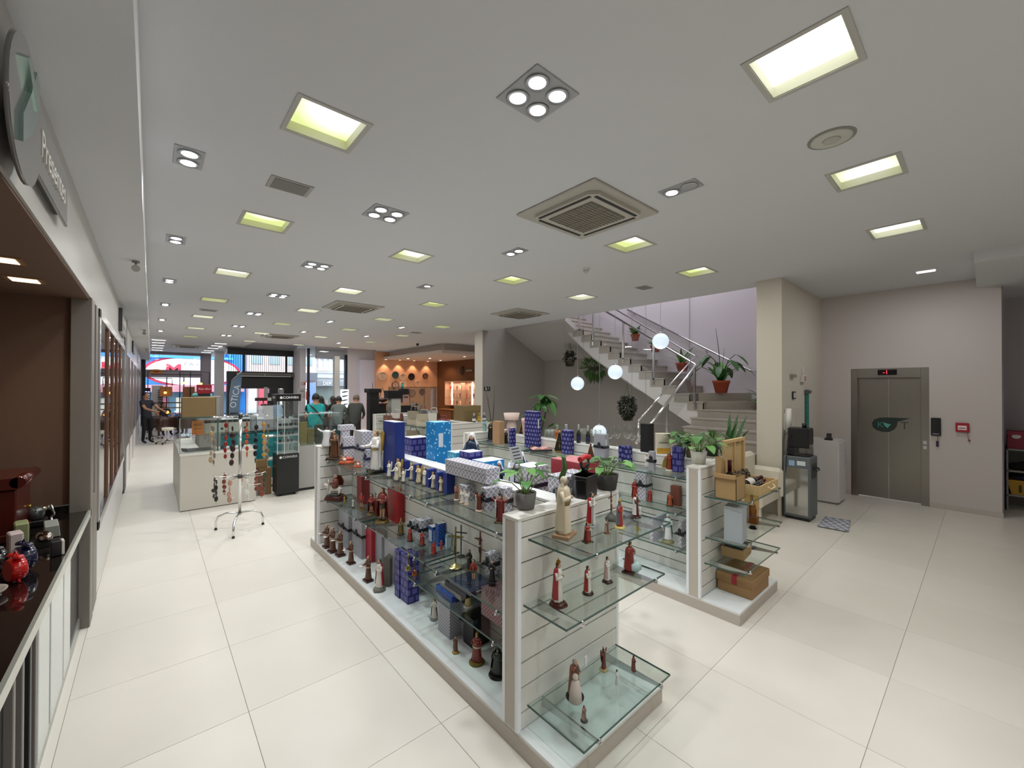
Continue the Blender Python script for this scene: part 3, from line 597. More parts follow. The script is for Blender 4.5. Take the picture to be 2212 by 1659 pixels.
# floor cloth with blue stripes
ck = bpy.data.materials.new('mat_striped_cloth'); ck.use_nodes = True; nt = ck.node_tree; uvn = nt.nodes.new('ShaderNodeUVMap'); sp = nt.nodes.new('ShaderNodeSeparateXYZ'); wv = nt.nodes.new('ShaderNodeMath'); wv.operation = 'SINE'; ml = nt.nodes.new('ShaderNodeMath'); ml.operation = 'MULTIPLY'; ml.inputs[1].default_value = 80
rp = nt.nodes.new('ShaderNodeValToRGB'); rp.color_ramp.elements[0].color = lin('#c7c8cc'); rp.color_ramp.elements[1].color = lin('#4d5673'); rp.color_ramp.elements[0].position = .3; rp.color_ramp.elements[1].position = .55
nt.links.new(uvn.outputs[0], sp.inputs[0]); nt.links.new(sp.outputs[0], ml.inputs[0]); nt.links.new(ml.outputs[0], wv.inputs[0]); nt.links.new(wv.outputs[0], rp.inputs[0]); nt.links.new(rp.outputs[0], nt.nodes['Principled BSDF'].inputs['Base Color']); nt.nodes['Principled BSDF'].inputs['Roughness'].default_value = .9
mb = MB(); q = [Vector((6.80, 1.52, 0)), Vector((6.83, 1.19, 0)), Vector((7.45, 1.27, 0)), Vector((7.38, 1.55, 0))]; n = 16
for j in range(n+1):
    for i in range(n+1):
        u, v = i/n, j/n; p = (q[0]*(1-u)+q[3]*u)*(1-v)+(q[1]*(1-u)+q[2]*u)*v
        mb.v.append((p.x, p.y, .008+.007*sin(i*2.1)*sin(j*1.3+1)+(.006 if i in (0, n) else 0)))
for j in range(n):
    for i in range(n): mb.face((j*(n+1)+i, j*(n+1)+i+1, (j+1)*(n+1)+i+1, (j+1)*(n+1)+i), 0, True, [(i/n*.7, j/n*.4), ((i+1)/n*.7, j/n*.4), ((i+1)/n*.7, (j+1)/n*.4), (i/n*.7, (j+1)/n*.4)])
o = mb.build('floor_cloth', ck); tag(o, 'crumpled blue and white striped cloth on the floor by the water dispenser', 'cloth'); o.modifiers.new('thick', 'SOLIDIFY').thickness = .004
# wall fixtures on the partition
t = thing('wall_tube', 'white vertical tube dispenser for cups on the pale partition wall', 'cup dispenser', (7.17, 2.0, 0))
MB().cyl((0, -.045, 1.21), .045, .36, 16).build('tube', M('#e3e1de', .4), t, bev=0); MB().cyl((0, -.045, 1.19), .049, .03, 16).build('collar', M('#8f8c88', .5), t); MB().box(-.03, -.012, 1.25, .03, 0, 1.5).build('bracket', WHITE, t)
def plate(name, label, cat, x0, x1, z0, z1, col, y=2.0, th=.02, inner=None):
    tt = thing(name, label, cat, ((x0+x1)/2, y, (z0+z1)/2)); a, b = (x1-x0)/2, (z1-z0)/2
    MB().box(-a, -th, -b, a, 0, b).build('plate', M(col, .5), tt, bev=min(.004, th*.3))
    if inner: MB().box(-a*.6, -th-.002, -b*.65, a*.6, -th, b*.65).build('symbol', M(inner, .5), tt)
    return tt
plate('evacuation_sign', 'small black and white pictogram sign on the pale partition wall', 'sign', 7.52, 7.66, 1.70, 1.82, '#2a2b2a', inner='#d6d8d4')
plate('wall_bracket', 'small grey metal bracket high on the pale partition wall', 'bracket', 7.42, 7.60, 2.04, 2.09, '#9a9087', th=.05)
t = plate('alarm_sounder', 'small white alarm sounder high on the partition wall with reddish lens', 'alarm', 7.95, 8.14, 1.97, 2.09, '#d9d3cf', th=.05, inner='#b98b85')
MB().tube([(0, -.02, .06), (0, -.02, .17), (.06, -.02, .18)], .008, 6).build('pipe', WHITE, t)
t = thing('teal_banner_roll', 'teal measuring banner strip hanging on the partition wall above the coffee machine', 'banner', (8.28, 1.99, 1.35))
MB().box(-.07, -.02, -.4, .07, .0, .43).build('strip', M('#1f7a74', .5), t); MB().tube([(-.1, -.02, .46), (.09, -.02, .46)], .035, 12).build('roll', M('#5c605d', .4), t)
for k in range(9): MB().box(-.06, -.022, -.36+.085*k, .06, -.019, -.355+.085*k).build('mark', M('#74b5ae', .5), t)
plate('electric_panel', 'white flush electric panel door on the pale partition wall', 'panel', 7.72, 8.0, 1.0, 1.55, '#d0cac4', th=.012)
# recess shelving at the right edge
t = thing('recess_shelf', 'grey open shelf unit in the dark recess at the right edge', 'shelf', (10.2, -.55, 0))
for z in (.25, .62, .95): MB().box(-.25, -.9, z-.025, .25, .36, z).build('shelf_board', M('#8f8d88', .5), t, bev=.002)
MB().box(-.25, .34, 0, .25, .36, .95).build('side_panel', M('#8f8d88', .5), t); MB().box(.235, -.9, 0, .25, .36, .95).build('back_panel', M('#77756f', .5), t)
t = thing('storage_box', 'crimson cardboard archive box on the recess shelf top', 'box', (10.15, -.45, .95))
MB().box(-.17, -.3, 0, .17, .25, .21).build('body', M('#7d1530', .55), t, bev=.003); MB().box(-.175, -.305, .21, .175, .255, .265).build('lid', M('#8a1a36', .55), t, bev=.003)
MB().ball((-.172, .16, .19), (.004, .05, .035), 14, 6).build('round_label', M('#cfc6c6', .5), t); MB().box(-.176, -.1, .135, -.17, .04, .165).build('label_holder', M('#d8d0d0', .5), t)
t = thing('basket', 'yellow slotted plastic basket on the lower recess shelf', 'basket', (10.12, -.5, .25))
MB().prism([(-.26, 0), (.26, 0), (.3, .2), (-.3, .2)], -.13, .13, 'y').xf(Matrix.Rotation(pi/2, 4, 'Z')).build('body', M('#b58a12', .5), t)
for k in range(7): MB().box(-.152, -.2+.06*k, .04, -.128, -.175+.06*k, .15).build('slot', M('#3c3010', .6), t)
MB().box(-.15, -.31, .195, .15, .31, .215).build('rim', M('#c79a1c', .5), t, bev=.004)
o = MB().ball((0, 0, .04), (.13, .26, .06), 14, 8).build('folded_cloth', M('#1c1e3a', .9), loc=(10.12, -.48, .455)); tag(o, 'folded navy cloth lying in the yellow basket', 'cloth')
o = MB().ball((0, 0, .06), (.13, .2, .085), 14, 8).ball((.02, .15, .05), (.1, .1, .06), 12, 6).build('cloth_bundle', M('#161618', .9), loc=(10.1, -.45, .62)); tag(o, 'black cloth bundle on the middle recess shelf', 'cloth')
# cream armchair by the stairs
CREAM = M('#d9d2c2', .6)
t = thing('armchair', 'cream upholstered armchair between the rear gondola and the pillar', 'armchair', (6.52, 1.98, 0))
MB().box(-.40, 0, .26, .40, .42, .44).build('seat', CREAM, t, bev=.03); MB().box(-.47, .36, .26, .50, .49, .90).build('backrest', CREAM, t, bev=.045)
for s in (-1, 1): MB().box(.01+s*.42-.07, -.03, .26, .01+s*.42+.07, .42, .70).build('armrest', CREAM, t, bev=.045)
for x in (-.4, .42):
    for y in (.02, .42): MB().box(x-.02, y-.02, 0, x+.02, y+.02, .28).build('leg', M('#cdc7b9', .5), t)
struct('wall_understair_shade', MB().prism([(3.9, 0), (9.6, 0), (9.6, 2.9), (8.1, 3.72), (5.41, 1.86), (3.95, 1.2)], 9.765, 9.8, 'x'), M('#a39d97', .85))  # grey sheet on the stair wall, shade under the flight put into its colour

# ================================================================ goods: builders
SKIN = '#c79a7c'
FACE_L = -pi/2-.0      # looks toward -X
def fit(x, y, z, r):
    """keep a thing of half width r clear of the slat walls of the gondola whose shelf it stands on"""
    for g in (G1, G2):
        if g-.1 < x < g+.55 and 1.60 < y < 5.1 and z < 1.19 and not g+.5 < x-r:
            if x+r > g+.372: k = (g+.372-r)/x; x, y = x*k, y*k
            if z > .2 and x-r < g+.072: k = (g+.072+r)/x; x, y = x*k, y*k
            y = min(max(y, 1.722+r), 4.985-r)
        if g-.1 < x < g+1 and 1.2 < y < 1.60 and z < 1.19 and y+r > 1.592: k = (1.592-r)/y; x, y = x*k, y*k
    return x, y
def statue(label, x, y, z, h, rot=-.9, robe='#e6e2da', mantle=None, hair='#3d2a1f', skin=SKIN, veil=None, wings=None, base=('#3a1f18', 'box'), halo=None, crown=None,
           staff=None, cross=False, arms='fold', child=None, sash=None, wide=1.0, plate=False, bald=False, beard=None, name='figurine', cat='figurine', group=None, gloss=.35, legs=False, rock=False, hand=None):
    x, y = fit(x, y, z, .17*h*min(wide, 1.2)); t = thing(name, label, cat, (x, y, z), rot, group)
    bh = 0
    if base:
        bh = .075*h if base[1] != 'rock' else .12*h; r = .19*h*wide
        m = MB()
        if base[1] == 'box': m.box(-r, -r*.8, 0, r, r*.8, bh)
        elif base[1] == 'rock': m.lathe([(r*1.05, 0), (r*1.1, bh*.4), (r*.75, bh*.85), (r*.4, bh)], 9, fold=.12, nf=4)
        else: m.lathe([(r*1.05, 0), (r*1.08, bh*.35), (r*.9, bh*.55), (r*.92, bh)], 16)
        m.build('base', M(base[0], .35), t, bev=.004*min(1, h*4) if base[1] == 'box' else 0)
        if plate: MB().box(-r*.45, -r*.8-.001*(1 if base[1] == 'box' else 40*h*.1), bh*.25, r*.45, -r*.78, bh*.75).build('name_plate', M('#a08a4a', .3, .8), t)
    H = h-bh
    if halo: H *= .95
    n = 18 if h > .12 else 12
    W = H*wide
    RM = M(robe, gloss, noise=.05, scale=60)
    if legs:
        m = MB()
        for s in (-1, 1): m.tube([(s*.05*H, -.01*H, bh), (s*.05*H, 0, bh+.2*H), (s*.045*H, 0, bh+.42*H)], [.03*H, .036*H, .05*H], 8)
        m.build('legs', M(skin, .4), t)
        for s in (-1, 1): MB().ball((s*.052*H, -.02*H, bh+.02*H), (.034*H, .06*H, .03*H), 8, 6).build('shoe', M('#2a2020', .4), t)
        MB().lathe([(.075*H, .36*H), (.105*H, .37*H), (.10*H, .52*H)], n, (0, 0, bh), 1, .8).build('shorts', M('#4a3a2c', .5), t)
        prof = [(.095*H, .5*H), (.105*H, .58*H), (.12*H, .72*H), (.11*H, .79*H), (.04*H, .83*H)]
    else:
        prof = [(.155*W, 0), (.16*W, .03*H), (.135*W, .25*H), (.118*W, .45*H), (.115*W, .58*H), (.125*W, .70*H), (.12*W, .77*H), (.085*W, .815*H), (.04*W, .84*H)]
    MB().lathe(prof, n, (0, 0, bh), 1, .78, fold=.09).build('robe', RM, t)
    hz = bh+.905*H
    hm = MB().ball((0, -.005*H, hz), (.052*H, .06*H, .072*H), 12, 10).tube([(0, 0, bh+.80*H), (0, 0, bh+.87*H)], .03*H, 8)
    if h > .1:
        hm.ball((0, -.062*H, hz-.005*H), (.010*H, .016*H, .018*H), 6, 4)
    hm.build('head', M(skin, .4), t)
    if h > .13:
        for s in (-1, 1): MB().ball((s*.02*H, -.056*H, hz+.012*H), (.008*H, .006*H, .006*H), 6, 4).build('eye', M('#221a16', .3), t)
    if veil:
        m = MB().ball((0, .012*H, hz+.012*H), (.066*H, .07*H, .082*H), 12, 8, z0=-.35)
        m.lathe([(.165*W, .12*H), (.15*W, .45*H), (.14*W, .7*H), (.12*W, .78*H), (.075*W, .86*H), (.066*W, .92*H)], 14, (0, .008*H, bh), 1, .85, a0=-.15*pi, a1=1.15*pi)
        m.build('veil', M(veil, gloss), t)
    elif not bald:
        m = MB().ball((0, .014*H, hz+.018*H), (.06*H, .064*H, .07*H), 12, 8, z0=-.3)
        m.lathe([(.055*H, -.13*H), (.06*H, -.06*H), (.05*H, .0)], 10, (0, .022*H, hz), 1, .8, a0=-.1*pi, a1=1.1*pi); m.build('hair', M(hair, .5), t)
    else:
        MB().lathe([(.054*H, 0), (.06*H, .015*H), (.055*H, .03*H)], 12, (0, .004*H, hz+.005*H), 1, 1.1, a0=-.15*pi, a1=1.15*pi).build('hair', M(hair, .5), t)
    if beard: MB().ball((0, -.035*H, hz-.058*H), (.034*H, .03*H, .045*H), 8, 6).build('beard', M(beard, .5), t)
    am = MB(); hm = MB()
    sh = bh+.745*H
    if arms == 'fold': P = [[(s*.115*W, 0, sh), (s*.15*W, -.03*H, bh+.60*H), (s*.03*W, -.125*H, bh+.64*H)] for s in (-1, 1)]
    elif arms == 'open': P = [[(s*.115*W, 0, sh), (s*.19*W, -.02*H, bh+.66*H), (s*.28*W, -.09*H, bh+.66*H)] for s in (-1, 1)]
    elif arms == 'up': P = [[(s*.11*W, 0, sh), (s*.22*W, -.01*H, bh+.76*H), (s*.34*W, -.03*H, bh+.88*H)] for s in (-1, 1)]
    elif arms == 'cross': P = [[(s*.10*W, 0, sh), (s*.2*W, 0, bh+.77*H), (s*.32*W, 0, bh+.83*H)] for s in (-1, 1)]
    elif arms == 'plate': P = [[(.115*W, 0, sh), (.16*W, -.03*H, bh+.58*H), (.05*W, -.14*H, bh+.60*H)], [(-.115*W, 0, sh), (-.15*W, -.08*H, bh+.60*H), (-.06*W, -.26*H, bh+.60*H)]]
    else: P = [[(s*.115*W, 0, sh), (s*.155*W, -.01*H, bh+.58*H), (s*.13*W, -.05*H, bh+.44*H)] for s in (-1, 1)]
    for p in P:
        am.tube(p, [.042*H, .045*H, .034*H], 8); hm.ball(p[2], (.024*H, .03*H, .024*H), 8, 6)
    am.build('sleeves', M(mantle if (mantle and arms in ('down',)) else robe, gloss, noise=.05, scale=60), t); hm.build('hands', M(skin, .4), t)
    if arms == 'plate': MB().lathe([(.02*H, 0), (.085*H, .012*H), (.09*H, .02*H)], 12, (-.06*W, -.29*H, bh+.60*H)).build('dish', M('#e4e0da', .4), t)
    if hand: MB().ball((.03*W, -.15*H, bh+.67*H), .04*H, 8, 6).build('held_object', M(hand, .3), t)
    if mantle:
        MB().lathe([(.182*W, .07*H), (.168*W, .3*H), (.15*W, .55*H), (.145*W, .70*H), (.13*W, .79*H), (.07*W, .84*H)], n, (0, .006*H, bh), 1, .85, a0=-.04*pi, a1=1.17*pi, fold=.06).build('mantle', M(mantle, gloss), t)
    if sash: MB().lathe([(.125*W, .50*H), (.13*W, .53*H), (.125*W, .56*H)], n, (0, 0, bh), 1, .82).build('sash', M(sash, .5), t)
    if wings:
        for s in (-1, 1):
            pl = [(.03, .40), (.10, .30), (.15, .45), (.22, .70), (.24, .90), (.19, .99), (.12, .96), (.06, .80)]
            m = MB().prism([(s*a*H, bh+b*H) for a, b in pl], .085*H, .11*H, 'y'); m.build('wing', M(wings, .45), t)
    if halo: MB().lathe([(.10*H, -.006*H), (.11*H, 0), (.10*H, .006*H)], 18).xf(Matrix.Translation((0, .06*H, hz+.03*H)) @ Matrix.Rotation(pi/2, 4, 'X')).build('halo', M(halo, .25, .8), t)
    if crown: MB().lathe([(.05*H, 0), (.06*H, .035*H), (.045*H, .07*H), (.012*H, .1*H), (.012*H, .13*H)], 12, (0, 0, hz+.05*H)).build('crown', M(crown, .25, .8), t)
    if staff: MB().tube([(-.16*W, -.12*H, bh), (-.16*W, -.12*H, bh+.86*H)], .010*H, 6).box(-.20*W, -.125*H, bh+.80*H, -.12*W, -.115*H, bh+.82*H).build('staff', M(staff, .4), t)
    if child:
        c = MB().lathe([(.05*H, 0), (.055*H, .08*H), (.03*H, .14*H)], 10, (.09*W, -.10*H, bh+.58*H)).build('child', M(child, .4), t)
        MB().ball((.09*W, -.11*H, bh+.75*H), .034*H, 8, 6).build('child_head', M(skin, .4), c)
    if cross:
        m = MB().box(-.022*H, .05*H, bh*.8, .022*H, .08*H, bh+H*1.02).box(-.33*H, .05*H, bh+.80*H, .33*H, .08*H, bh+.845*H); m.build('cross', M(cross, .5), t)
    return t
def gift(label, x, y, z, wx, wy, h, mat, ribbon=None, lid=None, sticker=None, side='f', cat='box', name='gift_box', rot=0, group=None, top=None, window=None):
    wx = max(wx, .03); wy = max(wy, .03)
    for g in (G1, G2):
        if g-.1 < x < g+.45 and 1.60 < y < 5.1 and z < 1.19:
            if x+wx > g+.372:
                if g+.372-x >= .07: wx = g+.372-x
                else: wx = min(wx, .075); k = (g+.372-wx)/x; x, y = x*k, y*k
            y = max(y, 1.722); wy = min(wy, 4.985-y)
    t = thing(name, label, cat, (x, y, z), rot, group)
    MB().box(0, 0, 0, wx, wy, h if not lid else h-.001).build('body', mat, t, bev=.0012)
    if lid:
        MB().box(-.003, -.003, h*.62, wx+.003, wy+.003, h+.002).build('lid', mat, t, bev=.0012)
    if top: MB().box(.002, .002, h, wx-.002, wy-.002, h+.0015).build('top_sheet', M(top, .5), t)
    if ribbon:
        rz = h*.5
        MB().box(-.0045, -.0045, rz-.014, wx+.0045, wy+.0045, rz+.014).build('ribbon', M(ribbon, .4), t)
        b = MB()
        for s in (-1, 1): b.tube([(-.006, wy*.5, rz), (-.012, wy*.5+s*.03, rz+.014), (-.012, wy*.5+s*.045, rz-.004), (-.006, wy*.5, rz)], .007, 6)
        b.ball((-.008, wy*.5, rz+.03), (.008, .018, .026), 8, 6); b.build('bow', M(ribbon, .4), t)
    if sticker:
        MB().box(wx*.2, -.002, h*.55, wx*.48, -.0005, h*.8).build('label_sticker', M(sticker, .5), t)
    if window:
        MB().box(-.001, wy*.15, h*.12, .0005, wy*.85, h*.8).box(wx*.15, -.001, h*.12, wx*.85, .0005, h*.8).build('window', M(window, .3), t)
    return t
def leaf_mesh(kind, mats):
    m = MB()
    if kind == 'heart': out = [(0, 0), (.28, -.16), (.46, .1), (.42, .42), (.22, .75), (0, 1.0)]
    elif kind == 'lance': out = [(0, 0), (.12, .15), (.19, .4), (.15, .7), (.06, .92), (0, 1.0)]
    else: out = [(0, 0), (.04, .1), (.06, .5), (.04, .85), (0, 1.0)]
    k = len(out)
    for i, (a, b) in enumerate(out):
        dz = -.35*b*b
        m.v += [(-a, b, dz+.12*a), (0, b, dz), (a, b, dz+.12*a)]
    for i in range(k-1):
        for j in (0, 1): m.face((3*i+j, 3*i+j+1, 3*i+4+j, 3*i+3+j), 0, True)
    return m.mesh('leaf', mats)
GREEN = [M('#3f7a2c', .45, noise=.2, scale=6), M('#2c5a22', .45, noise=.2, scale=6), M('#5d9440', .45, noise=.2, scale=6)]
LEAFH = [leaf_mesh('heart', g) for g in GREEN]; LEAFL = [leaf_mesh('lance', g) for g in GREEN]; LEAFS = [leaf_mesh('strap', g) for g in GREEN]
def leaf(parent, me, p, yaw, pit, L, name='leaf'):
    o = put(name, me, parent, p, (pit, 0, yaw)); o.scale = (L, L, L); return o
def ribbed_pot(r, h, col, parent, ribs=True, soil='#3c2c20'):
    n = 48; m = MB(); b = 0
    prof = [(.72*r, 0), (.80*r, .02*h), (r, h), (.9*r, h), (.86*r, .9*h)]
    for (q, z) in prof:
        for i in range(n): a = 2*pi*i/n; k = q*(1+(.014 if ribs and i % 2 else 0)); m.v.append((k*cos(a), k*sin(a), z))
    for j in range(len(prof)-1):
        for i in range(n): m.face((j*n+i, j*n+(i+1) % n, (j+1)*n+(i+1) % n, (j+1)*n+i), 0, True)
    m.face(list(range(n))[::-1]); m.build('pot', M(col, .7), parent)
    MB().lathe([(.87*r, .86*h), (.4*r, .9*h), (.001, .91*h)], 20, cap=False).build('soil', M(soil, .95, noise=.3, scale=40), parent)
def heart_plant(label, x, y, z, r, ph, pot, top, n, seed, dark=0, kind=LEAFH, spread=1.0, ribs=True, L=.09):
    t = thing('potted_plant', label, 'plant', (x, y, z)); ribbed_pot(r, ph, pot, t, ribs); q = random.Random(seed)
    for k in range(n):
        a = 2.4*k+q.random(); f = (k+.5)/n; hh = ph*.9+(top-ph)*(.45+.55*f)*q.uniform(.8, 1); rad = spread*r*(.55+1.3*(1-f))*q.uniform(.7, 1.2)
        p = (rad*cos(a), rad*sin(a), hh)
        s = MB().tube([(.1*r*cos(a), .1*r*sin(a), ph*.85), (.5*rad*cos(a), .5*rad*sin(a), ph*.7+hh*.5), p], .0022+.02*r*.6, 5, cap=False).build('stem', M('#6f8f4a', .5), t)
        leaf(t, kind[(k+dark) % 3], p, a-pi/2, q.uniform(-.5, .25), L*q.uniform(.75, 1.15))
    return t

# ================================================================ goods on the near gondola
A = -1.05
st_ = statue
st_('brown robed saint with a child at its side, far end of the top shelf', 1.581,4.901,1.050,0.343, A, robe='#5a3a26', mantle='#6d5136', hair='#2c1d14', base=('#3a241a', 'box'), child='#7a5a3c', wide=1.1)
st_('small brown robed figurine standing just in front of the tall brown saint', 1.623,4.905,1.050,0.228, A, robe='#6a442c', base=('#3a241a', 'box'), hair='#d6d2c8')
st_('white robed figurine with both arms raised on the far end wall of the near gondola', 1.524,4.981,1.205,0.217, A, robe='#dcdcdc', arms='up', wide=1.7, skin='#6a4a3a', hair='#4a3226', base=None)
st_('large white angel with golden wings holding out a dish on the top shelf', 1.651,3.906,1.050,0.413, -1.5, robe='#e9e6e1', wings='#a8872a', hair='#8a6a3a', arms='plate', base=('#15120f', 'box'), mantle='#e4e0d8', plate=True, skin='#d8b79e', sash='#b49a5a')
for k, (px, pb, pt) in enumerate([(660+650*.2773, 1031, 996), (660+705*.2773, 1039.5, 1003), (660+725*.2773, 1034, 991), (660+760*.2773, 1042, 1013), (660+828*.2773, 1038, 1001), (660+880*.2773, 1045, 1005), (660+930*.2773, 1050, 1010), (660+995*.2773, 1056, 1020), (660+1055*.2773, 1063, 1030)]):
    x, y, z, h = [(1.659,3.629,1.050,0.149), (1.638,3.438,1.050,0.149), (1.700,3.518,1.050,0.181), (1.665,3.357,1.050,0.117), (1.756,3.372,1.050,0.152), (1.742,3.223,1.050,0.159), (1.743,3.113,1.050,0.155), (1.747,2.984,1.050,0.136), (1.740,2.853,1.050,0.121)][k]
    st_(['small white winged angel nearest the big angel in the top shelf row', 'small white angel with cream mantle, second after the big angel', 'taller white angel with gold wing behind the second little angel', 'shortest white angel with bowed head, middle of the top shelf row', 'white angel with brown hair before the navy boxes, fifth in the row', 'white angel holding a golden vessel, sixth in the row of angels', 'white angel with raised wing and dark base, seventh in the row', 'cream angel with gold trimmed wings on dark base, eighth in the row', 'last white angel in the row, toward the camera before the blue boxes'][k],
        x, y, z, h, -1.5+.15*(k % 3), robe=['#e3dfd6', '#ded6c2', '#d8c9a4'][k % 3 if k != 7 else 1], wings=['#e6e1d6', '#ddd4bd', '#b99b4a'][k % 3 if k != 7 else 2], hair=['#6b4a2e', '#4a3020'][k % 2], base=('#3a3128', 'round'), arms=['fold', 'plate', 'fold'][k % 3], group='little white angels')
for k, (v, lab) in enumerate([((1.612,4.576,1.050), 'infant figurine lying on orange straw, the larger one on the top shelf'), ((1.641,4.279,1.050), 'smaller infant figurine on orange straw nearer the big angel')]):
    t = thing('infant_figurine', lab, 'figurine', v, -.6); s = 1 if k == 0 else .75
    MB().lathe([(.075*s, 0), (.08*s, .012), (.06*s, .03*s), (.02*s, .035*s)], 14, sx=1.2, sy=.7, fold=.15, nf=9).build('straw', M('#b5562f', .7, noise=.3, scale=40), t)
    MB().ball((.01, 0, .045*s), (.06*s, .026*s, .024*s), 12, 8).build('swaddle', M('#b8432c', .5), t); MB().ball((-.055*s, 0, .06*s), .024*s, 10, 8).build('head', M(SKIN, .4), t); MB().ball((-.06*s, .0, .068*s), (.024*s, .024*s, .02*s), 10, 6, z0=-.1).build('hair', M('#4a3020', .5), t)
    MB().ball((-.02*s, -.03*s, .045*s), (.02*s, .016*s, .016*s), 8, 6).build('cloth', M('#e9e2d2', .6), t); MB().tube([(-.02*s, .01, .06*s), (-.01*s, -.0, .1*s)], .009*s, 6).build('arm', M(SKIN, .4), t)
# boxes on the top shelf
gift('grey lattice gift box standing low beside the brown saint', 1.682,4.895,1.050,0.125,0.088,0.246, LATT, ribbon='#23263a')
gift('tall narrow grey lattice box right behind the low lattice box', 1.685, 5.02-.07, 1.205, .09, .06, .165, LATT)
gift('flat lattice box laid crosswise on top of the tall narrow box', 1.655, 4.94, 1.371, .165, .085, .062, LATT, name='gift_box', sticker=None)
gift('tall grey lattice gift box with black band beside the big angel', 1.636,4.219,1.050,0.114,0.214,0.370, LATT, ribbon='#26283c')
gift('little lattice box with navy band in front of the tall lattice box', 1.663,4.164,1.050,0.050,0.058,0.189, LATT, ribbon='#2b2d55')
gift('tallest royal blue dotted gift box behind the angels', 1.709,3.612,1.050,0.137,0.262,0.502, BLUED, top='#c8d4ee')
for k, (v, lab) in enumerate([((1.759,3.518,1.050,0.053,0.043,0.153), 'blue dotted box behind the third little angel'), ((1.762,3.320,1.050,0.066,0.040,0.155), 'blue dotted box standing behind the sixth little angel'), ((1.783,3.121,1.050,0.087,0.045,0.149), 'blue dotted box behind the eighth angel, darker lid'), ((1.776,2.959,1.050,0.104,0.042,0.148), 'blue dotted box second from the end of the blue row'), ((1.752,2.787,1.050,0.119,0.053,0.163), 'last blue dotted box toward the camera on the top shelf')]):
    gift(lab, *v, BLUED, group='blue dotted gift boxes')
gift('grey lattice box with pale sheet, far one of the low row', 1.771,2.543,1.050,0.148,0.096,0.110, LATT, top='#dfe2ea')
gift('grey lattice box with black ribbon in the middle of the low row', 1.694,2.205,1.050,0.138,0.055,0.154, LATT, ribbon='#22242f')
gift('grey lattice box with dark band nearest the camera end of the row', 1.732,2.067,1.050,0.127,0.061,0.174, LATT, ribbon='#22201f')
gift('long flat grey lattice box lying on top of the low row', 1.735, 2.26, 1.215, .12, .52, .105, LATT, ribbon=None, lid=True)
# things of the right hand shelf that rise above the spine
gift('tall aqua printed gift box behind the spine of the near gondola', 1.97, 3.33, 1.05, .17, .17, .505, AQUA, sticker='#d9dde4', top='#7fc4ee')
gift('navy printed box with white top left of the tall aqua box', 1.96, 3.77, 1.05, .19, .18, .32, BLUEB, top='#dfe4f2')
gift('pale aqua bubble box right of the tall aqua box', 1.96, 2.98, 1.05, .13, .13, .27, pattern('pale_aqua_paper', '#3f9bc4', '#a6d8ea', 'blobs', .03), top='#cdeaf5')
gift('navy printed box beside the pale aqua bubble box', 1.965, 2.79, 1.05, .14, .14, .295, BLUEB, top='#cfd3ea')
gift('bright blue box with torn corner and white top', 1.965, 2.59, 1.05, .21, .16, .245, AQUA, top='#dce8f2')
gift('grey lattice box behind the long flat box', 2.0, 2.10, 1.05, .18, .16, .27, LATT, ribbon='#22242f', top='#e4e4ea')
gift('grey lattice box behind the plant pot, left one of the pair', 1.97, 1.76, 1.05, .12, .14, .262, LATT, ribbon='#1c1c22')
gift('grey lattice box behind the plant pot, right one of the pair', 2.095, 1.76, 1.05, .12, .14, .268, LATT, ribbon='#1c1c22', group=None)
gift('large crimson cube box behind the bamboo pot', 2.25-.02, 1.85, 1.05, .22, .27, .31, M('#a53a42', .5, noise=.06, scale=20), top='#c77a80')
st_('white veiled mother figurine with navy skirt behind the aqua box', 2.16, 3.02, 1.05, .43, A, robe='#1d2f47', mantle='#e6e6ea', veil='#e9e9ee', base=None)
st_('small white ghostlike veiled figurine behind the bright blue box', 2.19, 2.48, 1.05, .31, A, robe='#e4e4ea', veil='#eeeef4', base=None)
st_('white veiled navy figurine beside the lattice box behind the long box', 2.05, 2.50, 1.05, .26, A, robe='#1b3350', veil='#e6e9f2', base=None)
st_('taller white veiled navy figurine behind the plant sign', 2.13, 2.335, 1.05, .344, A, robe='#1b3350', veil='#e6e9f2', mantle='#1b3a52', base=None)
# near end of the top shelf
st_('brown and rose winged figurine in the small group on the top shelf', 1.707,2.581,1.050,0.102, A, robe='#8a5642', wings='#c9a18a', base=('#d9c9b8', 'round'))
st_('tiny white angel in the small group, left one', 1.697,2.494,1.050,0.093, A, robe='#e3ddd2', wings='#e6e1d6', base=('#d9b9a0', 'round'))
st_('tiny white angel in the small group, right one with spread wing', 1.695,2.433,1.050,0.092, A, robe='#e6e2da', wings='#efebe4', base=('#d9b9a0', 'round'))
st_('tiny white angel standing behind the small group', 1.768,2.562,1.050,0.093, A, robe='#dcd8d0', wings='#e6e1d6', base=('#cfc7bb', 'round'))
st_('brown winged figurine with raised white sword on the top shelf', 1.671,2.252,1.050,0.128, A, robe='#6b2f24', wings='#5e5a55', arms='up', base=('#cbb5a2', 'round'), staff='#e6e2dc')
st_('red winged warrior figurine nearest the camera on the top shelf', 1.623,1.969,1.050,0.170, A, robe='#7a2a26', mantle='#b23a38', wings='#e0cfc6', arms='up', base=('#3b3024', 'box'), staff='#e6e2dc', plate=True)
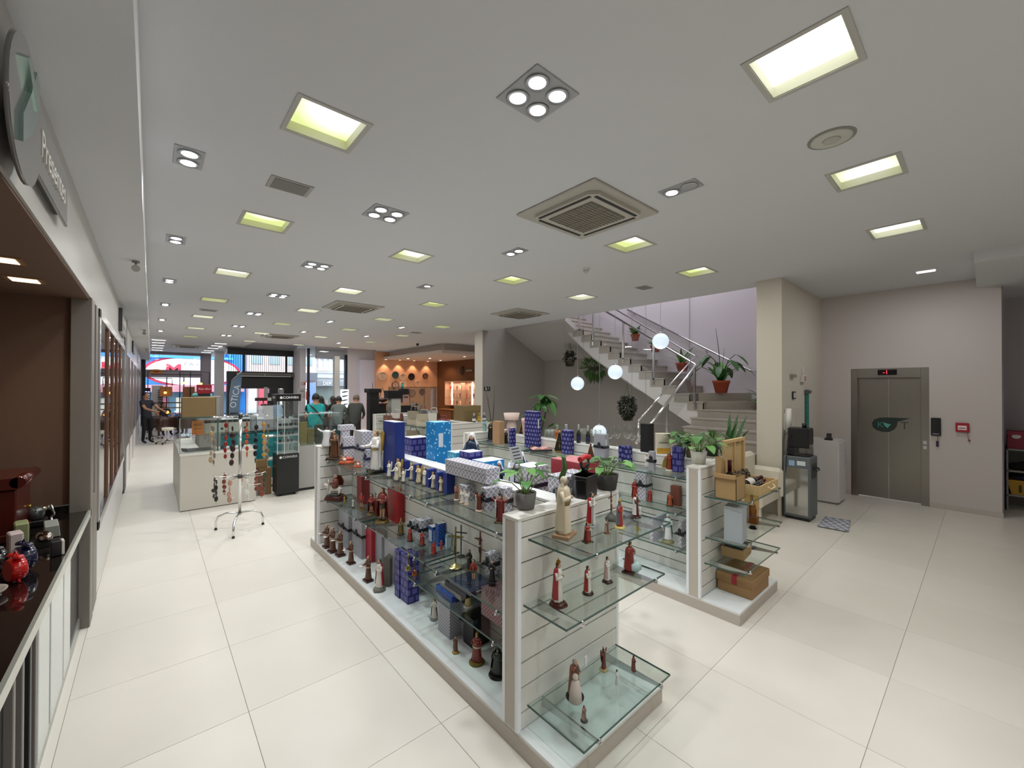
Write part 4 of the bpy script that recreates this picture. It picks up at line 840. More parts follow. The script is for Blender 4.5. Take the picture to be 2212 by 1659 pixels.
# ---------- middle shelf
t = thing('dragon_slayer_figurine', 'rider slaying a dragon figurine on dark red rock base', 'figurine', (1.575, 4.84, .605), -.6)
MB().lathe([(.10, 0), (.105, .02), (.08, .06), (.03, .075)], 12, sx=1.2, sy=.8, fold=.12, nf=5).build('rock', M('#4b1c14', .4, noise=.2, scale=20), t)
h_ = MB().ball((0, 0, .12), (.075, .03, .035), 12, 8).tube([(-.06, 0, .12), (-.095, 0, .17), (-.12, 0, .175)], [.024, .02, .014], 8)
for a, b in ((-.05, -.02), (-.05, .02), (.05, -.02), (.05, .02)): h_.tube([(a, b, .11), (a-.01, b, .07), (a, b, .03)], [.012, .009, .007], 6)
h_.build('horse', M('#d8d3cb', .4), t); MB().lathe([(.04, 0), (.035, .06), (.03, .09), (.015, .1)], 10, (0, 0, .14)).tube([(0, -.03, .21), (-.05, -.05, .19)], .012, 6).build('rider', M('#7a4436', .4), t); MB().ball((0, 0, .265), .022, 10, 8).build('head', M(SKIN, .4), t); MB().ball((0, .004, .272), (.024, .024, .02), 8, 6, z0=0).build('helmet', M('#8c8a88', .3, .7), t)
MB().lathe([(.05, 0), (.06, .06), (.03, .12)], 10, (.03, .01, .15), a0=-.3, a1=pi*.9).build('cape', M('#6a2a20', .5), t); MB().tube([(-.06, -.05, .24), (-.06, -.05, .04)], .004, 6).build('lance', M('#b9b4ac', .3, .7), t); MB().tube([(-.08, -.03, .05), (-.03, -.06, .07), (.05, -.05, .06), (.08, -.03, .08)], [.012, .018, .014, .005], 8).build('dragon', M('#2c3026', .4), t)
st_('small pale figurine at the foot of the dragon rock', 1.628,4.869,0.605,0.090, A, robe='#7a5a48', base=None)
st_('tiny golden robed figurine on the far middle shelf', 1.607,4.640,0.605,0.086, A, robe='#9a8a4a', base=('#6a5a2a', 'round'))
st_('tiny black and white figurine on the far middle shelf', 1.622,4.420,0.605,0.098, A, robe='#dcdad2', mantle='#2b2d2c', base=('#3a3a34', 'round'))
st_('boy martyr figurine in red shirt on the far middle shelf', 1.658,4.281,0.605,0.182, A, robe='#a83c30', legs=True, arms='down', base=('#7a6238', 'round'), mantle=None)
st_('twin boy martyr figurine in red cape next along the shelf', 1.666,4.048,0.605,0.212, A, robe='#a2382e', mantle='#8c2a26', legs=True, arms='fold', base=('#7a6238', 'round'))
st_('tall red caped boy martyr figurine on gilded round base', 1.649,3.747,0.605,0.331, A, robe='#93443c', mantle='#6a2824', legs=True, base=('#6f5a2c', 'round'), arms='fold', cross=False, staff='#3a3a34')
gift('dark red box standing at the far end of the middle shelf', 1.72, 4.45, .605, .10, .13, .30, M('#8c3236', .5), top=None)
gift('small wine striped box lying behind the boy figurines', 1.70, 3.98, .605, .1, .13, .14, WINE)
gift('tall bright red box behind the tallest boy figurine', 1.797,3.745,0.605,0.122,0.207,0.303, M('#a61f22', .45))
for k, v in enumerate([((1.834,3.904,0.605)), ((1.953,3.881,0.605)), ((1.816,3.784,0.605)), ((1.898,3.771,0.605))]):
    t = thing('clear_capsule', ['clear plastic capsule with a tiny saint, farthest left of four', 'clear plastic capsule with a tiny saint beside the red box', 'low clear capsule standing before the farthest left capsule', 'low clear capsule beside the small gold figurine'][k], 'capsule', v, group='clear saint capsules'); s = 1 if k < 2 else .65
    MB().lathe([(.024*s, 0), (.024*s, .085*s), (.018*s, .098*s), (.004, .102*s)], 14).build('dome', CLEAR, t); MB().lathe([(.012*s, .004), (.008*s, .05*s), (.004*s, .07*s)], 8).build('saint', M('#3d3733', .5), t)
gift('grey lattice box with black band, far back of the middle shelf', 1.842,3.512,0.605,0.131,0.073,0.099, LATT, ribbon='#22242f')
gift('taller grey lattice box before the striped blue box', 1.696,3.104,0.605,0.136,0.089,0.161, LATT, ribbon='#22242f')
gift('blue box with cut windows and white lid on the middle shelf', 1.731,2.967,0.605,0.051,0.069,0.135, BLUES, window='#b9c6da', top='#e8e8ec')
gift('tall plain blue box behind the windowed blue box', 1.768,2.935,0.605,0.069,0.052,0.180, BLUES, top='#c9c9c0')
gift('pale blue windowed box at the end of the far middle shelf', 1.760,2.791,0.605,0.043,0.027,0.112, M('#8fb8cc', .4), window='#cfe2ea')
st_('gold and brown robed little figurine on the middle shelf', 1.632,3.329,0.605,0.143, A, robe='#6a5426', mantle='#4a3a1c', base=('#2a241a', 'box'), crown='#a8873a')
st_('red robed little figurine with dark cloak, third on the middle shelf', 1.622,3.140,0.605,0.122, A, robe='#a22c24', mantle='#3a4a34', base=('#1c1a18', 'box'))
st_('red robed little figurine with grey cloak, fourth on the middle shelf', 1.653,2.995,0.605,0.119, A, robe='#a3302a', mantle='#4a4a40', base=('#1c1a18', 'box'))
st_('green and red little figurine at the pane edge on dark red base', 1.634,2.781,0.605,0.106, A, robe='#b02c28', mantle='#2f6a3a', base=('#4a1a14', 'box'))
st_('tiny red and cream figurine by the pale windowed box', 1.729,2.829,0.605,0.073, A, robe='#b0352c', base=None, hair='#cbb9a2')
def crucifix(label, x, y, z, h, col, base, bcol, body=None, rot=-.9, metal=0):
    t = thing('crucifix', label, 'crucifix', (x, y, z), rot); br = .14*h
    if base == 'star': MB().lathe([(br*1.15, 0), (br*.9, .03*h), (br*.3, .09*h), (br*.12, .12*h)], 10, fold=.18, nf=5, sm=False).build('base', M(bcol, .2, .9), t)
    elif base == 'rock': MB().lathe([(br*1.4, 0), (br*1.4, .06*h), (br*1.1, .12*h), (br*.5, .22*h)], 12, fold=.1, nf=5).build('base', M(bcol, .6, noise=.2, scale=30), t)
    else: MB().lathe([(br, 0), (br*.9, .02*h), (br*.3, .05*h)], 10, fold=.1, nf=4).build('base', M(bcol, .5), t)
    MB().box(-.016*h, -.012*h, .04*h, .016*h, .012*h, h).box(-.2*h, -.012*h, .74*h, .2*h, .012*h, .775*h).build('cross', M(col, .4, metal), t)
    if body:
        c = MB().ball((0, -.03*h, .63*h), (.03*h, .022*h, .1*h), 10, 8).ball((0, -.035*h, .79*h), (.022*h, .024*h, .028*h), 8, 6)
        for s in (-1, 1): c.tube([(s*.025*h, -.025*h, .71*h), (s*.1*h, -.02*h, .745*h), (s*.18*h, -.018*h, .775*h)], .009*h, 6); c.tube([(s*.015*h, -.03*h, .55*h), (s*.02*h, -.04*h, .43*h), (s*.004*h, -.025*h, .3*h)], [.016*h, .014*h, .009*h], 6)
        c.build('body', M(body, .35, metal), t); MB().lathe([(.034*h, 0), (.038*h, .03*h), (.032*h, .06*h)], 10, (0, -.028*h, .53*h), 1, .8).build('loincloth', M(body if metal else '#d9cdb6', .5, metal), t)
    return t
crucifix('ornate brass crucifix on a star shaped gold foot', 1.639,2.488,0.605,0.286, '#7a6a3a', 'star', '#c9bf86', '#6f6030', -1.0, .6)
crucifix('thin dark metal cross just behind the brass crucifix', 1.768,2.609,0.605,0.240, '#3c3a38', 'foot', '#2e2c2a', None, -1.0, .6)
crucifix('tall slim wooden crucifix before the spine on the middle shelf', 1.808,2.423,0.605,0.231, '#6a2a18', 'foot', '#5f5a55', '#7a3a24', -1.2)
st_('black robed figurine with gold feet on the near middle shelf', 1.683,2.381,0.605,0.145, A, robe='#1b1a1b', hair='#1a1512', base=('#6a5a2c', 'box'))
st_('boy figurine in red shirt with white sleeves on the near middle shelf', 1.620,2.243,0.605,0.138, A, robe='#8e2c20', legs=True, arms='down', hair='#2b2320', base=None)
st_('black habited monk figurine holding gold on the near middle shelf', 1.689,2.132,0.605,0.145, A, robe='#17161a', hair='#6a4a38', bald=True, base=('#1f1c1c', 'box'), hand='#a8813a')
gift('grey lattice box with black band standing beside the wooden crucifix', 1.796,2.284,0.605,0.106,0.063,0.148, LATT, ribbon='#24242c')
gift('grey lattice box pressed against the near end wall', 1.70, 1.75, .605, .1, .15, .19, LATT, ribbon='#24242c')
# ---------- low shelf
gift('rose lattice carrier box under the near middle shelf', 1.62, 1.80, .415, .17, .36, .175, PINKL)
for k, v in enumerate([((1.566,3.060,0.415)), ((1.562,2.945,0.415))]):
    t = thing('altar_bell', ['brass hand bell on the low shelf', 'copper hand bell on the low shelf'][k], 'bell', v); c = M(['#b5a860', '#b8703f'][k], .25, .9)
    MB().lathe([(.024, 0), (.022, .006), (.014, .03), (.006, .04), (.002, .042)], 14).build('cup', c, t); MB().tube([(0, 0, .04), (0, 0, .075), (0, 0, .11)], [.004, .006, .004], 8).build('handle', M('#5a3a2c', .4), t); MB().ball((0, 0, .115), .008, 8, 6).build('knob', c, t)
for k in range(4):
    gift(['navy flat box with white end label, lowest of the low shelf stack', 'grey flat box second in the low shelf stack', 'black flat box third in the low shelf stack', 'navy flat box topmost of the low shelf stack'][k], 1.57, 2.38-.06*k, .415+.036*k, .2, .26, .034, M(['#1c2a5a', '#8a8a86', '#141418', '#232c52'][k], .45), group='stacked flat boxes', name='flat_box', sticker='#e2e2de')
gift('bright blue flat box with printed lid on the low shelf', 1.548, 2.395, .415, .20, .21, .04, M('#1b3f92', .4), name='flat_box', top='#24509c', sticker='#e2e2de')
st_('small gold and cream bishop figurine at the low shelf edge', 1.609,2.291,0.415,0.152, A, robe='#b9a26a', mantle='#7f8790', crown='#a8873a', hair='#5a3a26', base=('#d6d0c4', 'round'))
# ---------- on the white base
for k, v in enumerate([(1.482,4.827,0.100,0.256), (1.488,4.652,0.100,0.269), (1.517,4.498,0.100,0.268), (1.531,4.228,0.100,0.228), (1.514,3.743,0.100,0.233)]):
    st_('brown habited friar figurine holding white birds, %s of five counted from the far end' % ORD[k], *v, -1.5, robe='#5b3621', bald=True, hair='#3a2418', base=('#3d1a13', 'box'), arms='plate', hand=None, group='five friar figurines', sash='#cbb99a')
st_('holy figurine in white and red leaning on a grey stone column', 1.519,3.509,0.100,0.276, -1.4, robe='#dcd7cf', mantle='#a11f2c', hair='#5f4a36', beard='#5f4a36', base=('#77736a', 'rock'), wide=1.0)
o = MB().prism([(-.03, 0), (.03, 0), (.03, .25), (.0, .28), (-.03, .25)], -.025, .025, 'y').build('stone_column', M('#76726a', .8, noise=.15, scale=30), loc=(1.615, 3.545, .1), rot=-.9); tag(o, 'little grey stone slab standing behind the red mantled figurine', 'ornament')
gift('tall grey lattice box with black bow at the far end of the base', 1.624,4.568,0.100,0.042,0.304,0.432, LATS, ribbon='#1d1d20')
gift('second tall grey lattice box with black bow on the base', 1.646,4.247,0.100,0.046,0.267,0.453, LATS, ribbon='#1d1d20')
gift('tall crimson box standing on the base', 1.691,4.105,0.100,0.041,0.194,0.327, M('#b02a36', .5), top='#a8303c')
gift('slim grey lattice box with white label right of the crimson box', 1.733,3.954,0.100,0.031,0.189,0.293, LATS, top='#e4e6ea')
gift('slim grey lattice box with printed figure behind the stone slab', 1.69, 3.67, .1, .08, .12, .33, LATS, top='#dfe3ea')
gift('large grey lattice box behind the violet boxes', 1.66, 3.24, .1, .147, .40, .37, LATS)
gift('violet printed box standing on the base, far one of two', 1.585, 3.262, .1, .07, .085, .395, BLUEB)
gift('violet printed box standing on the base, near one of two', 1.593,3.120,0.100,0.103,0.139,0.397, BLUEB)
gift('grey lattice box under the low shelf beside the black one', 1.60, 2.50, .1, .15, .16, .26, LATS)
gift('black flat carton leaning under the low shelf', 1.66, 2.30, .1, .14, .12, .2, M('#18181c', .5))
gift('grey lattice box with black ribbon toward the near end of the base', 1.695,2.418,0.100,0.117,0.089,0.234, LATS, ribbon='#222226')
gift('navy carton with slot toward the near end of the base', 1.66, 1.79, .1, .13, .12, .22, M('#2a2c66', .5), sticker='#77778a')
gift('wine carton pressed against the near end wall on the base', 1.80-.11, 1.72, .1, .12, .06, .17, WINE, top='#b98f92')
st_('white and red draped figurine standing alone mid base', 1.649,2.796,0.100,0.163, A, robe='#d8d3cb', mantle='#a8252e', base=('#8d8a86', 'round'))
st_('slim pale figurine with black hair behind the kneeling one', 1.664,2.591,0.100,0.088, A, robe='#b3aca2', hair='#15120f', base=('#8d8478', 'round'))
st_('praying figurine in rose and grey draped robe', 1.658,2.521,0.100,0.106, A, robe='#b99a90', mantle='#8f8a88', base=('#5a3a32', 'round'))
st_('brown figurine with white collar on a golden round base', 1.552,2.353,0.100,0.111, -1.2, robe='#6a402a', mantle='#dcd8d0', base=('#a8822e', 'rock'), hair='#8a6038')
st_('crowned infant figurine in wine red gown with gold rim', 1.602,2.180,0.100,0.188, -1.2, robe='#7a2a22', crown='#b08a3c', hair='#3a241a', base=('#7a6a34', 'round'), wide=1.35, sash='#c7b9a2')
st_('dark green hooded old saint seated on a black oval base', 1.631,2.001,0.100,0.166, -1.2, robe='#2c2f27', mantle='#23251f', veil='#3a3b32', skin='#a5917a', base=('#1b1310', 'round'), wide=1.7, plate=True, beard='#8d8274')

# ---------- end shelves of the near gondola
B = -.25
st_('tall cream veiled saint statue on the upper end shelf', 1.672,1.490,1.085,0.324, .35, robe='#d8cbb0', mantle='#cdbfa2', veil='#c9bda6', skin='#a58a78', base=('#9a7a5c', 'box'), wide=1.0, sash='#7a6238')
st_('holy family trio figurine in red tones on dark box base', 1.703,1.358,1.085,0.105, B, robe='#8c3326', mantle='#5f2a20', child='#d8cfc2', base=('#33211a', 'box'), plate=True, halo='#b08a3c', wide=1.25)
st_('bearded figurine in white robe and red cape with a staff', 1.912,1.495,1.085,0.199, .2, robe='#d6d3cd', mantle='#a3141f', hair='#2c2723', beard='#2c2723', base=('#8d9092', 'box'), staff='#5a4a38')
crucifix('painted crucifix on a grey rock base on the upper end shelf', 2.093,1.491,1.085,0.184, '#2b1a12', 'rock', '#4a4a42', '#b98f6c', .25)
st_('small brown seated figurine before the rock crucifix', 1.885,1.370,1.085,0.078, .2, robe='#6f4a38', mantle='#a59284', base=('#6a5138', 'round'), wide=1.2)
st_('gold crowned figurine in grey mantle and red skirt', 2.021,1.380,1.085,0.153, .2, robe='#a02e22', mantle='#6c6870', crown='#c9a227', veil='#5e5a60', base=('#cdb76a', 'round'))
st_('white shirted saint figurine in maroon skirt at the right back of the shelf', 2.254,1.422,1.085,0.148, .2, robe='#5a1f1c', mantle='#dcd8d2', hair='#5a3c2a', base=('#3a1a16', 'round'), plate=True, hand='#4a4038')
st_('little white kneeling figurine beside the maroon skirted saint', 2.323,1.436,1.085,0.058, .2, robe='#cfd3d0', base=None)
st_('red mantled figurine with golden globe crown on rocky base', 1.605,1.471,0.750,0.228, .3, robe='#ddd8d0', mantle='#a82a30', hair='#5a3a24', halo=None, base=('#4a1a14', 'rock'), crown='#9a6a24', plate=True)
st_('white and red draped saint figurine in the middle of the second end shelf', 1.817,1.446,0.750,0.155, .3, robe='#d9d4cc', mantle='#a32a22', hair='#3a2a22', beard='#3a2a22', base=('#35201a', 'round'))
st_('white robed figurine with rose sash near the back of the second end shelf', 2.010,1.457,0.750,0.151, .3, robe='#dedad6', mantle='#c9a9a4', hair='#3a2a22', base=('#33201c', 'rock'))
t = st_('two embraced holy figurines over carved pale waves on a maroon base', 2.226,1.446,0.750,0.181, .2, robe='#7a2a22', mantle='#8c2a24', hair='#5a4a2c', base=('#3a1613', 'box'), plate=True, wide=1.35, child='#6a3a2a', crown='#6f6030')
MB().lathe([(.045, 0), (.05, .02), (.045, .045), (.02, .055)], 12, (.02, -.01, .012), fold=.15, nf=5).ball((.05, -.02, .03), .018, 8, 6).build('waves', M('#a9bfbd', .5), t)
t = st_('couple figurine with banner pole on the lowest end shelf', 1.732,1.466,0.215,0.204, .3, robe='#6a3f2c', mantle='#8a5640', hair='#9a9288', beard='#9a9288', base=('#32140f', 'round'), plate=True, staff='#2c2c30', wide=1.2)
MB().box(.02, -.05, .165, .05, -.045, .215).build('banner', M('#d6d6d8', .6), t); MB().lathe([(.035, 0), (.03, .06), (.022, .1), (.01, .11)], 12, (-.04, -.02, .015)).ball((-.04, -.02, .14), .017, 8, 6).build('companion', M('#d3c6bc', .5), t)
st_('maroon and brown figurine with raised arms on the lowest end shelf', 2.024,1.493,0.215,0.128, .3, robe='#6a2c26', arms='up', wings='#5a3630', hair='#2b1c16', base=('#a89a6c', 'rock'))
st_('small wine robed figurine at the right of the lowest end shelf', 2.151,1.372,0.215,0.092, .3, robe='#5f2420', mantle='#7a4238', hair='#2b1c16', base=None)
st_('slender white robed figurine in the middle of the lowest end shelf', 1.984,1.372,0.215,0.085, .3, robe='#cfd2d0', hair='#3a2c24', base=None)
st_('small pale brown figurine at the front of the lowest end shelf', 1.644,1.331,0.215,0.078, .3, robe='#7d5e54', mantle='#a58a7c', hair='#4a342a', base=('#4f5254', 'round'), wide=1.2)
# ---------- on the end wall top
t = heart_plant('potted heart leaved plant with a white price sign on the near end wall', *(1.591,1.709,1.205), .062, .092, '#6f6e6b', .27, 13, 3, 2, spread=1.3, L=.075)
s = MB().tube([(.0, -.01, .08), (-.045, -.0, .23), (-.07, .0, .30)], .0025, 6).build('sign_stake', M('#b9c4ac', .5), t)
sg = MB().box(-.032, -.001, -.04, .032, .001, .04).build('price_sign', M('#dfe4ee', .6), t, (-.075, -.005, .315), (-.1, -.18, -.65))
for k in range(4): MB().box(-.022+.002*k, -.0016, .024-.018*k, .02+.001*k, -.001, .030-.018*k).build('text_line', M('#54565e', .6), sg)
t = thing('lucky_bamboo', 'twisted lucky bamboo in a dark pot between the red box and the statue', 'plant', (1.851,1.657,1.205))
ribbed_pot(.052, .078, '#585654', t, False)
MB().tube([(.01, 0, .07), (-.012, .005, .14), (.008, -.005, .2), (.0, 0, .27)], [.018, .019, .016, .012], 10).build('stalk', M('#3e5a2c', .5), t)
for k in range(8): leaf(t, LEAFS[k % 3], (0, 0, .25+.008*(k % 3)), k*.8, .6-.1*(k % 3), .07+.01*(k % 2))
t = thing('vacuum_flask', 'black lidded canister with red grip handle on the near end wall', 'canister', (2.046,1.655,1.205), .2)
MB().prism([(-.075, -.05), (.075, -.05), (.075, .02), (.05, .06), (-.05, .06), (-.075, .02)], 0, .135).build('body', M('#121214', .25), t, bev=.004); MB().prism([(-.08, -.055), (.08, -.055), (.08, .02), (.054, .065), (-.054, .065), (-.08, .02)], .11, .135).build('lid', M('#17171a', .3), t, bev=.003)
MB().lathe([(.03, 0), (.02, .03), (.03, .04)], 12, (0, 0, .135)).build('neck', M('#121214', .3), t); MB().tube([(-.0, 0, .165), (-.045, 0, .19), (-.05, 0, .235)], .010, 8).tube([(0, 0, .165), (.045, 0, .19), (.05, 0, .235)], .010, 8).build('handle_arms', M('#121214', .3), t)
MB().tube([(-.062, 0, .235), (0, 0, .247), (.062, 0, .235)], .017, 12).build('grip', M('#c3252c', .35), t)
heart_plant('drooping heart leaved plant in a charcoal ribbed pot on the near end wall', *(2.307,1.677,1.205), .075, .10, '#3d3c3b', .25, 16, 11, 1, spread=1.35, L=.075)

# ================================================================ goods on the rear gondola
gift('kraft paper box with silver stripe on the rear gondola top shelf', 3.691,4.500,1.070,0.091,0.160,0.324, M('#a98562', .7, noise=.05), rot=0)
gift('short navy disc patterned box with folded white top on the rear shelf', 3.670,4.228,1.070,0.086,0.046,0.256, BLUEC, top='#e6e2da')
gift('largest navy disc patterned box standing on the rear top shelf', 3.907,3.971,1.070,0.167,0.239,0.490, BLUEC, sticker='#d9d9e2', top='#a9a6cc')
gift('navy disc patterned box right of the dark triangular statue', 3.838,3.332,1.070,0.137,0.137,0.286, BLUEC, top='#8f8cc0')
gift('grey lattice box with black band in the middle of the rear shelf', 3.819,2.808,1.070,0.104,0.148,0.284, LATS, ribbon='#1d1f2a', sticker='#d9dce2')
gift('pair of navy printed boxes behind the drooping plant, left one', 3.907,2.620,1.070,0.017,0.066,0.177, BLUEC)
gift('pair of navy printed boxes behind the drooping plant, right one', 3.855,2.522,1.070,0.070,0.055,0.188, BLUEC)
gift('slim grey lattice box with black band beside the little white angel', 3.681,2.129,1.070,0.043,0.055,0.188, LATS, ribbon='#1d1f26')
gift('tall navy printed box beside the arched lady figurine', 3.838,1.938,1.070,0.075,0.084,0.240, BLUEB)
C = -1.0
st_('teal robed lady figurine at the far end of the rear gondola', 3.850, 5.055, 1.206, 0.179, C, robe='#86b0ae', veil='#7fa8a6', hair='#1c1a18', skin='#2a2420', base=None)
st_('black robed saint figurine with a golden cloth beside the kraft box', 3.845,4.885,1.070,0.305, C, robe='#1b1a1c', mantle='#232326', hair='#2a221c', base=('#3a3a55', 'box'), hand='#b9a27a')
st_('slim black statuette with gilt hands right of the kraft box', 3.852,4.550,1.070,0.193, C, robe='#17161a', base=('#15151a', 'box'), hand='#b08a4a', hair='#2a1c14')
def triangle_lady(label, x, y, z, h, gold='#b9963f', dark='#1d1712', base='#8a6f35'):
    x, y = fit(x, y, z, .2*h); t = thing('mantled_lady_figurine', label, 'figurine', (x, y, z), C)
    MB().lathe([(.2*h, 0), (.21*h, .03*h), (.16*h, .06*h), (.18*h, .09*h)], 14, sx=1, sy=.7).build('base', M(base, .35, .6), t)
    MB().prism([(-.24*h, .08*h), (.24*h, .08*h), (.07*h, .80*h), (.05*h, .86*h), (-.05*h, .86*h), (-.07*h, .80*h)], -.06*h, .06*h, 'y').build('mantle', M(dark, .5), t, bev=.01*h)
    b = MB()
    for s in (-1, 1): b.tube([(s*.235*h, -.065*h, .09*h), (s*.07*h, -.065*h, .80*h)], .012*h, 6)
    b.box(-.05*h, -.07*h, .3*h, .05*h, -.06*h, .33*h).box(-.012*h, -.07*h, .2*h, .012*h, -.06*h, .42*h).box(-.1*h, -.068*h, .5*h, .1*h, -.06*h, .52*h); b.build('gold_trim', M(gold, .3, .8), t)
    MB().ball((0, -.03*h, .86*h), (.04*h, .045*h, .05*h), 10, 8).build('face', M('#3a241a', .4), t); MB().lathe([(.05*h, 0), (.06*h, .04*h), (.03*h, .09*h), (.01*h, .1*h)], 10, (0, 0, .9*h)).build('crown', M(gold if base != '#3a2c1a' else '#6a2c20', .3, .7), t)
triangle_lady('gold trimmed dark triangular lady statue left of the largest navy box', 4.073,4.426,1.070,0.349)
triangle_lady('black and gold triangular lady statue beside the second navy box', 3.822,3.484,1.070,0.275)
triangle_lady('small brown cone shaped lady figurine before the grey lattice box', 3.441,2.704,1.070,0.197, gold='#8a7a3a', dark='#5a2c20', base='#3a2c1a')
st_('little white angel figurine on the rear top shelf beside the slim lattice box', 3.840,2.299,1.070,0.123, C, robe='#dedbd5', wings='#e4e1da', base=None, hair='#8a6a4a')
t = st_('lady figurine with golden arched halo and red gown on the rear shelf', 3.819,2.041,1.070,0.189, C, robe='#9a4432', mantle='#5f6a48', veil='#5f6a48', base=('#dcd2c2', 'round'), hair='#2a1a12')
MB().prism([(.065*cos(a*pi/10), .02+.13*(1 if 0 < a < 10 else 0)*sin(a*pi/10)) for a in range(11)]+[(-.05, .02), (.05, .02)], .035, .04, 'y').build('mandorla', M('#b8923a', .4, .5), t)
t = thing('open_book', 'open book with pink edges lying on a dark stand on the rear shelf', 'book', (3.774,3.768,1.070), -.5)
MB().box(-.13, -.09, 0, .13, .09, .02).build('stand', M('#232324', .5), t, bev=.004)
pg = MB()
for s in (-1, 1):
    for k in range(6):
        a, b = s*.12*k/6, s*.12*(k+1)/6; za, zb = .022+.02*sin(pi*k/6), .022+.02*sin(pi*(k+1)/6)
        pg.poly([(a, -.08, za), (b, -.08, zb), (b, .08, zb), (a, .08, za)]); pg.poly([(a, -.08, .02), (b, -.08, .02), (b, -.08, zb), (a, -.08, za)])
pg.build('pages', M('#d9a9a2', .7), t); MB().box(-.124, -.083, .02, .124, .083, .0225).build('cover', M('#a5484a', .6), t)
o = MB().box(-.04, -.03, 0, .04, .03, .012).box(-.036, -.028, .016, .038, .027, .028).box(-.038, -.03, .032, .037, .028, .045).box(-.034, -.027, .012, .034, .024, .036).build('small_books', M('#4a4a34', .6), loc=(3.756,3.885,1.070), rot=-.4)
tag(o, 'little stack of dark prayer books left of the open book', 'book')
# shelf tops of the spine: glasses, bottles, plants
ZS = 1.205
def onspine(x, y, z, h=None):
    k = min(max(x, 3.925), 3.99)/x if z > 1.2 and 3.2 < x < 4.5 else 1
    return (x*k, y*k, z) if h is None else (x*k, y*k, z, h*k)
def bottle(label, x, y, z, h, body, foil, lab=None, group=None, rot=(0, 0, 0), name='bottle'):
    x, y, z, h = onspine(x, y, z, h) if y < 5.1 else (x, y, z, h); t = thing(name, label, 'bottle', (x, y, z), rot, group); r = .125*h if h > .2 else .2*h
    MB().lathe([(r*.9, 0), (r, .02*h), (r, .48*h), (r*.8, .58*h), (r*.38, .7*h), (r*.36, .98*h), (r*.3, h)], 18).build('glass_body', M(body, .12, coat=.4), t)
    MB().lathe([(r*.42, .70*h), (r*.42, .97*h), (r*.44, .975*h), (r*.44, 1.005*h), (.001, 1.01*h)], 16).build('foil', M(foil, .3, .3), t)
    if lab: MB().lathe([(r*1.015, .14*h), (r*1.015, .42*h)], 18, cap=False).build('paper_label', M(lab, .6), t)
    return t
for k, (v, b, f, l) in enumerate([((4.089,3.769,1.205,0.185), '#a0562c', '#b8b4b0', None), ((4.033,3.564,1.205,0.202), '#8a8d8a', '#cfcfcf', None), ((3.918,3.262,1.205,0.219), '#1d2a18', '#cfd1d4', '#23244a'), ((3.955,3.150,1.205,0.214), '#1d2a18', '#cfd1d4', '#23244a')]):
    bottle(['amber bottle with silver cap behind the triangular statue', 'clear bottle with white cap behind the navy box', 'dark sparkling wine bottle with silver foil, left one of the pair', 'dark sparkling wine bottle with silver foil, right one of the pair'][k], *v, b, f, l)
def wineglass(label, x, y, z, h, group):
    x, y, z, h = onspine(x, y, z, h); t = thing('wine_glass', label, 'glass', (x, y, z), group=group)
    MB().lathe([(.16*h, 0), (.15*h, .008*h), (.02*h, .03*h), (.018*h, .38*h), (.03*h, .42*h)], 18, cap=False).build('stem', CLEAR, t)
    MB().lathe([(.03*h, .42*h), (.13*h, .5*h), (.19*h, .65*h), (.18*h, .82*h), (.14*h, h)], 20, cap=False).build('bowl', CLEAR, t)
for k, v in enumerate([(3.500,2.422,1.205,0.225), (3.484,2.295,1.205,0.242), (3.450,2.157,1.205,0.247), (3.592,2.571,1.205,0.201), (3.641,2.339,1.205,0.227)]):
    wineglass(['large wine glass over the navy box pair, front row left', 'large wine glass in the front row middle beside the black carton', 'large wine glass right next to the black carton', 'wine glass at the left end of the back row', 'wine glass in the back row behind the front middle one'][k], *v, 'wine glasses on the rear gondola')
for k, v in enumerate([(4.058,3.927,1.205,0.113), (4.054,3.863,1.205,0.118), (4.051,3.801,1.205,0.123), (3.994,3.252,1.205,0.175), (3.990,3.094,1.205,0.171), (3.969,3.010,1.205,0.179)]):
    t = thing('tumbler', 'clear tall tumbler on the rear gondola top, %s from the left' % ORD[k], 'glass', onspine(*v[:3]), group='tumblers on the rear gondola'); h = v[3]
    MB().lathe([(.03, 0), (.034, h*.5), (.038, h), (.035, h), (.03, .02)], 16, cap=False).build('tumbler_glass', CLEAR, t)
t = gift('tall black carton standing beside the wine glasses', 3.90, 2.31, 1.206, .10, .10, .295, M('#141416', .5), name='carton')
t = gift('white carton fading to yellow with printed name beside the plants', 3.90, 2.22, 1.206, .14, .06, .205, M('#e6dfca', .6), name='carton', rot=-.72)
MB().box(.0, -.0016, .0, .14, -.0004, .055).build('yellow_print', M('#d9a63a', .6), t)
text('printed_name', 'AURORA', .024, M('#4a3c28', .6), t, (.07, -.002, .11), RX, .0004)
o = MB().lathe([(.02, 0), (.028, .05), (.015, .09), (.02, .12), (.005, .14)], 12).build('wooden_figure', M('#5a4a30', .8), loc=(3.93, 1.90, 1.206)); tag(o, 'small olive ornament squeezed between black and white cartons', 'ornament')
heart_plant('green leafy plant in a dark pot at the back behind the navy box', *(3.953,2.001,1.205), .06, .10, '#3a4a44', .27, 16, 21, 1, spread=1.5, ribs=False, L=.085)
heart_plant('green leafy plant in a white plastered pot at the corner of the rear gondola', *(3.698,1.699,1.205), .07, .11, '#c9c7bd', .27, 18, 5, 1, spread=1.5, ribs=False, L=.085)
heart_plant('dense green plant in a clear dark pot behind the white potted one', *(4.195,1.795,1.205), .065, .11, '#2c3a2c', .28, 16, 9, 1, spread=1.5, ribs=False, L=.085)
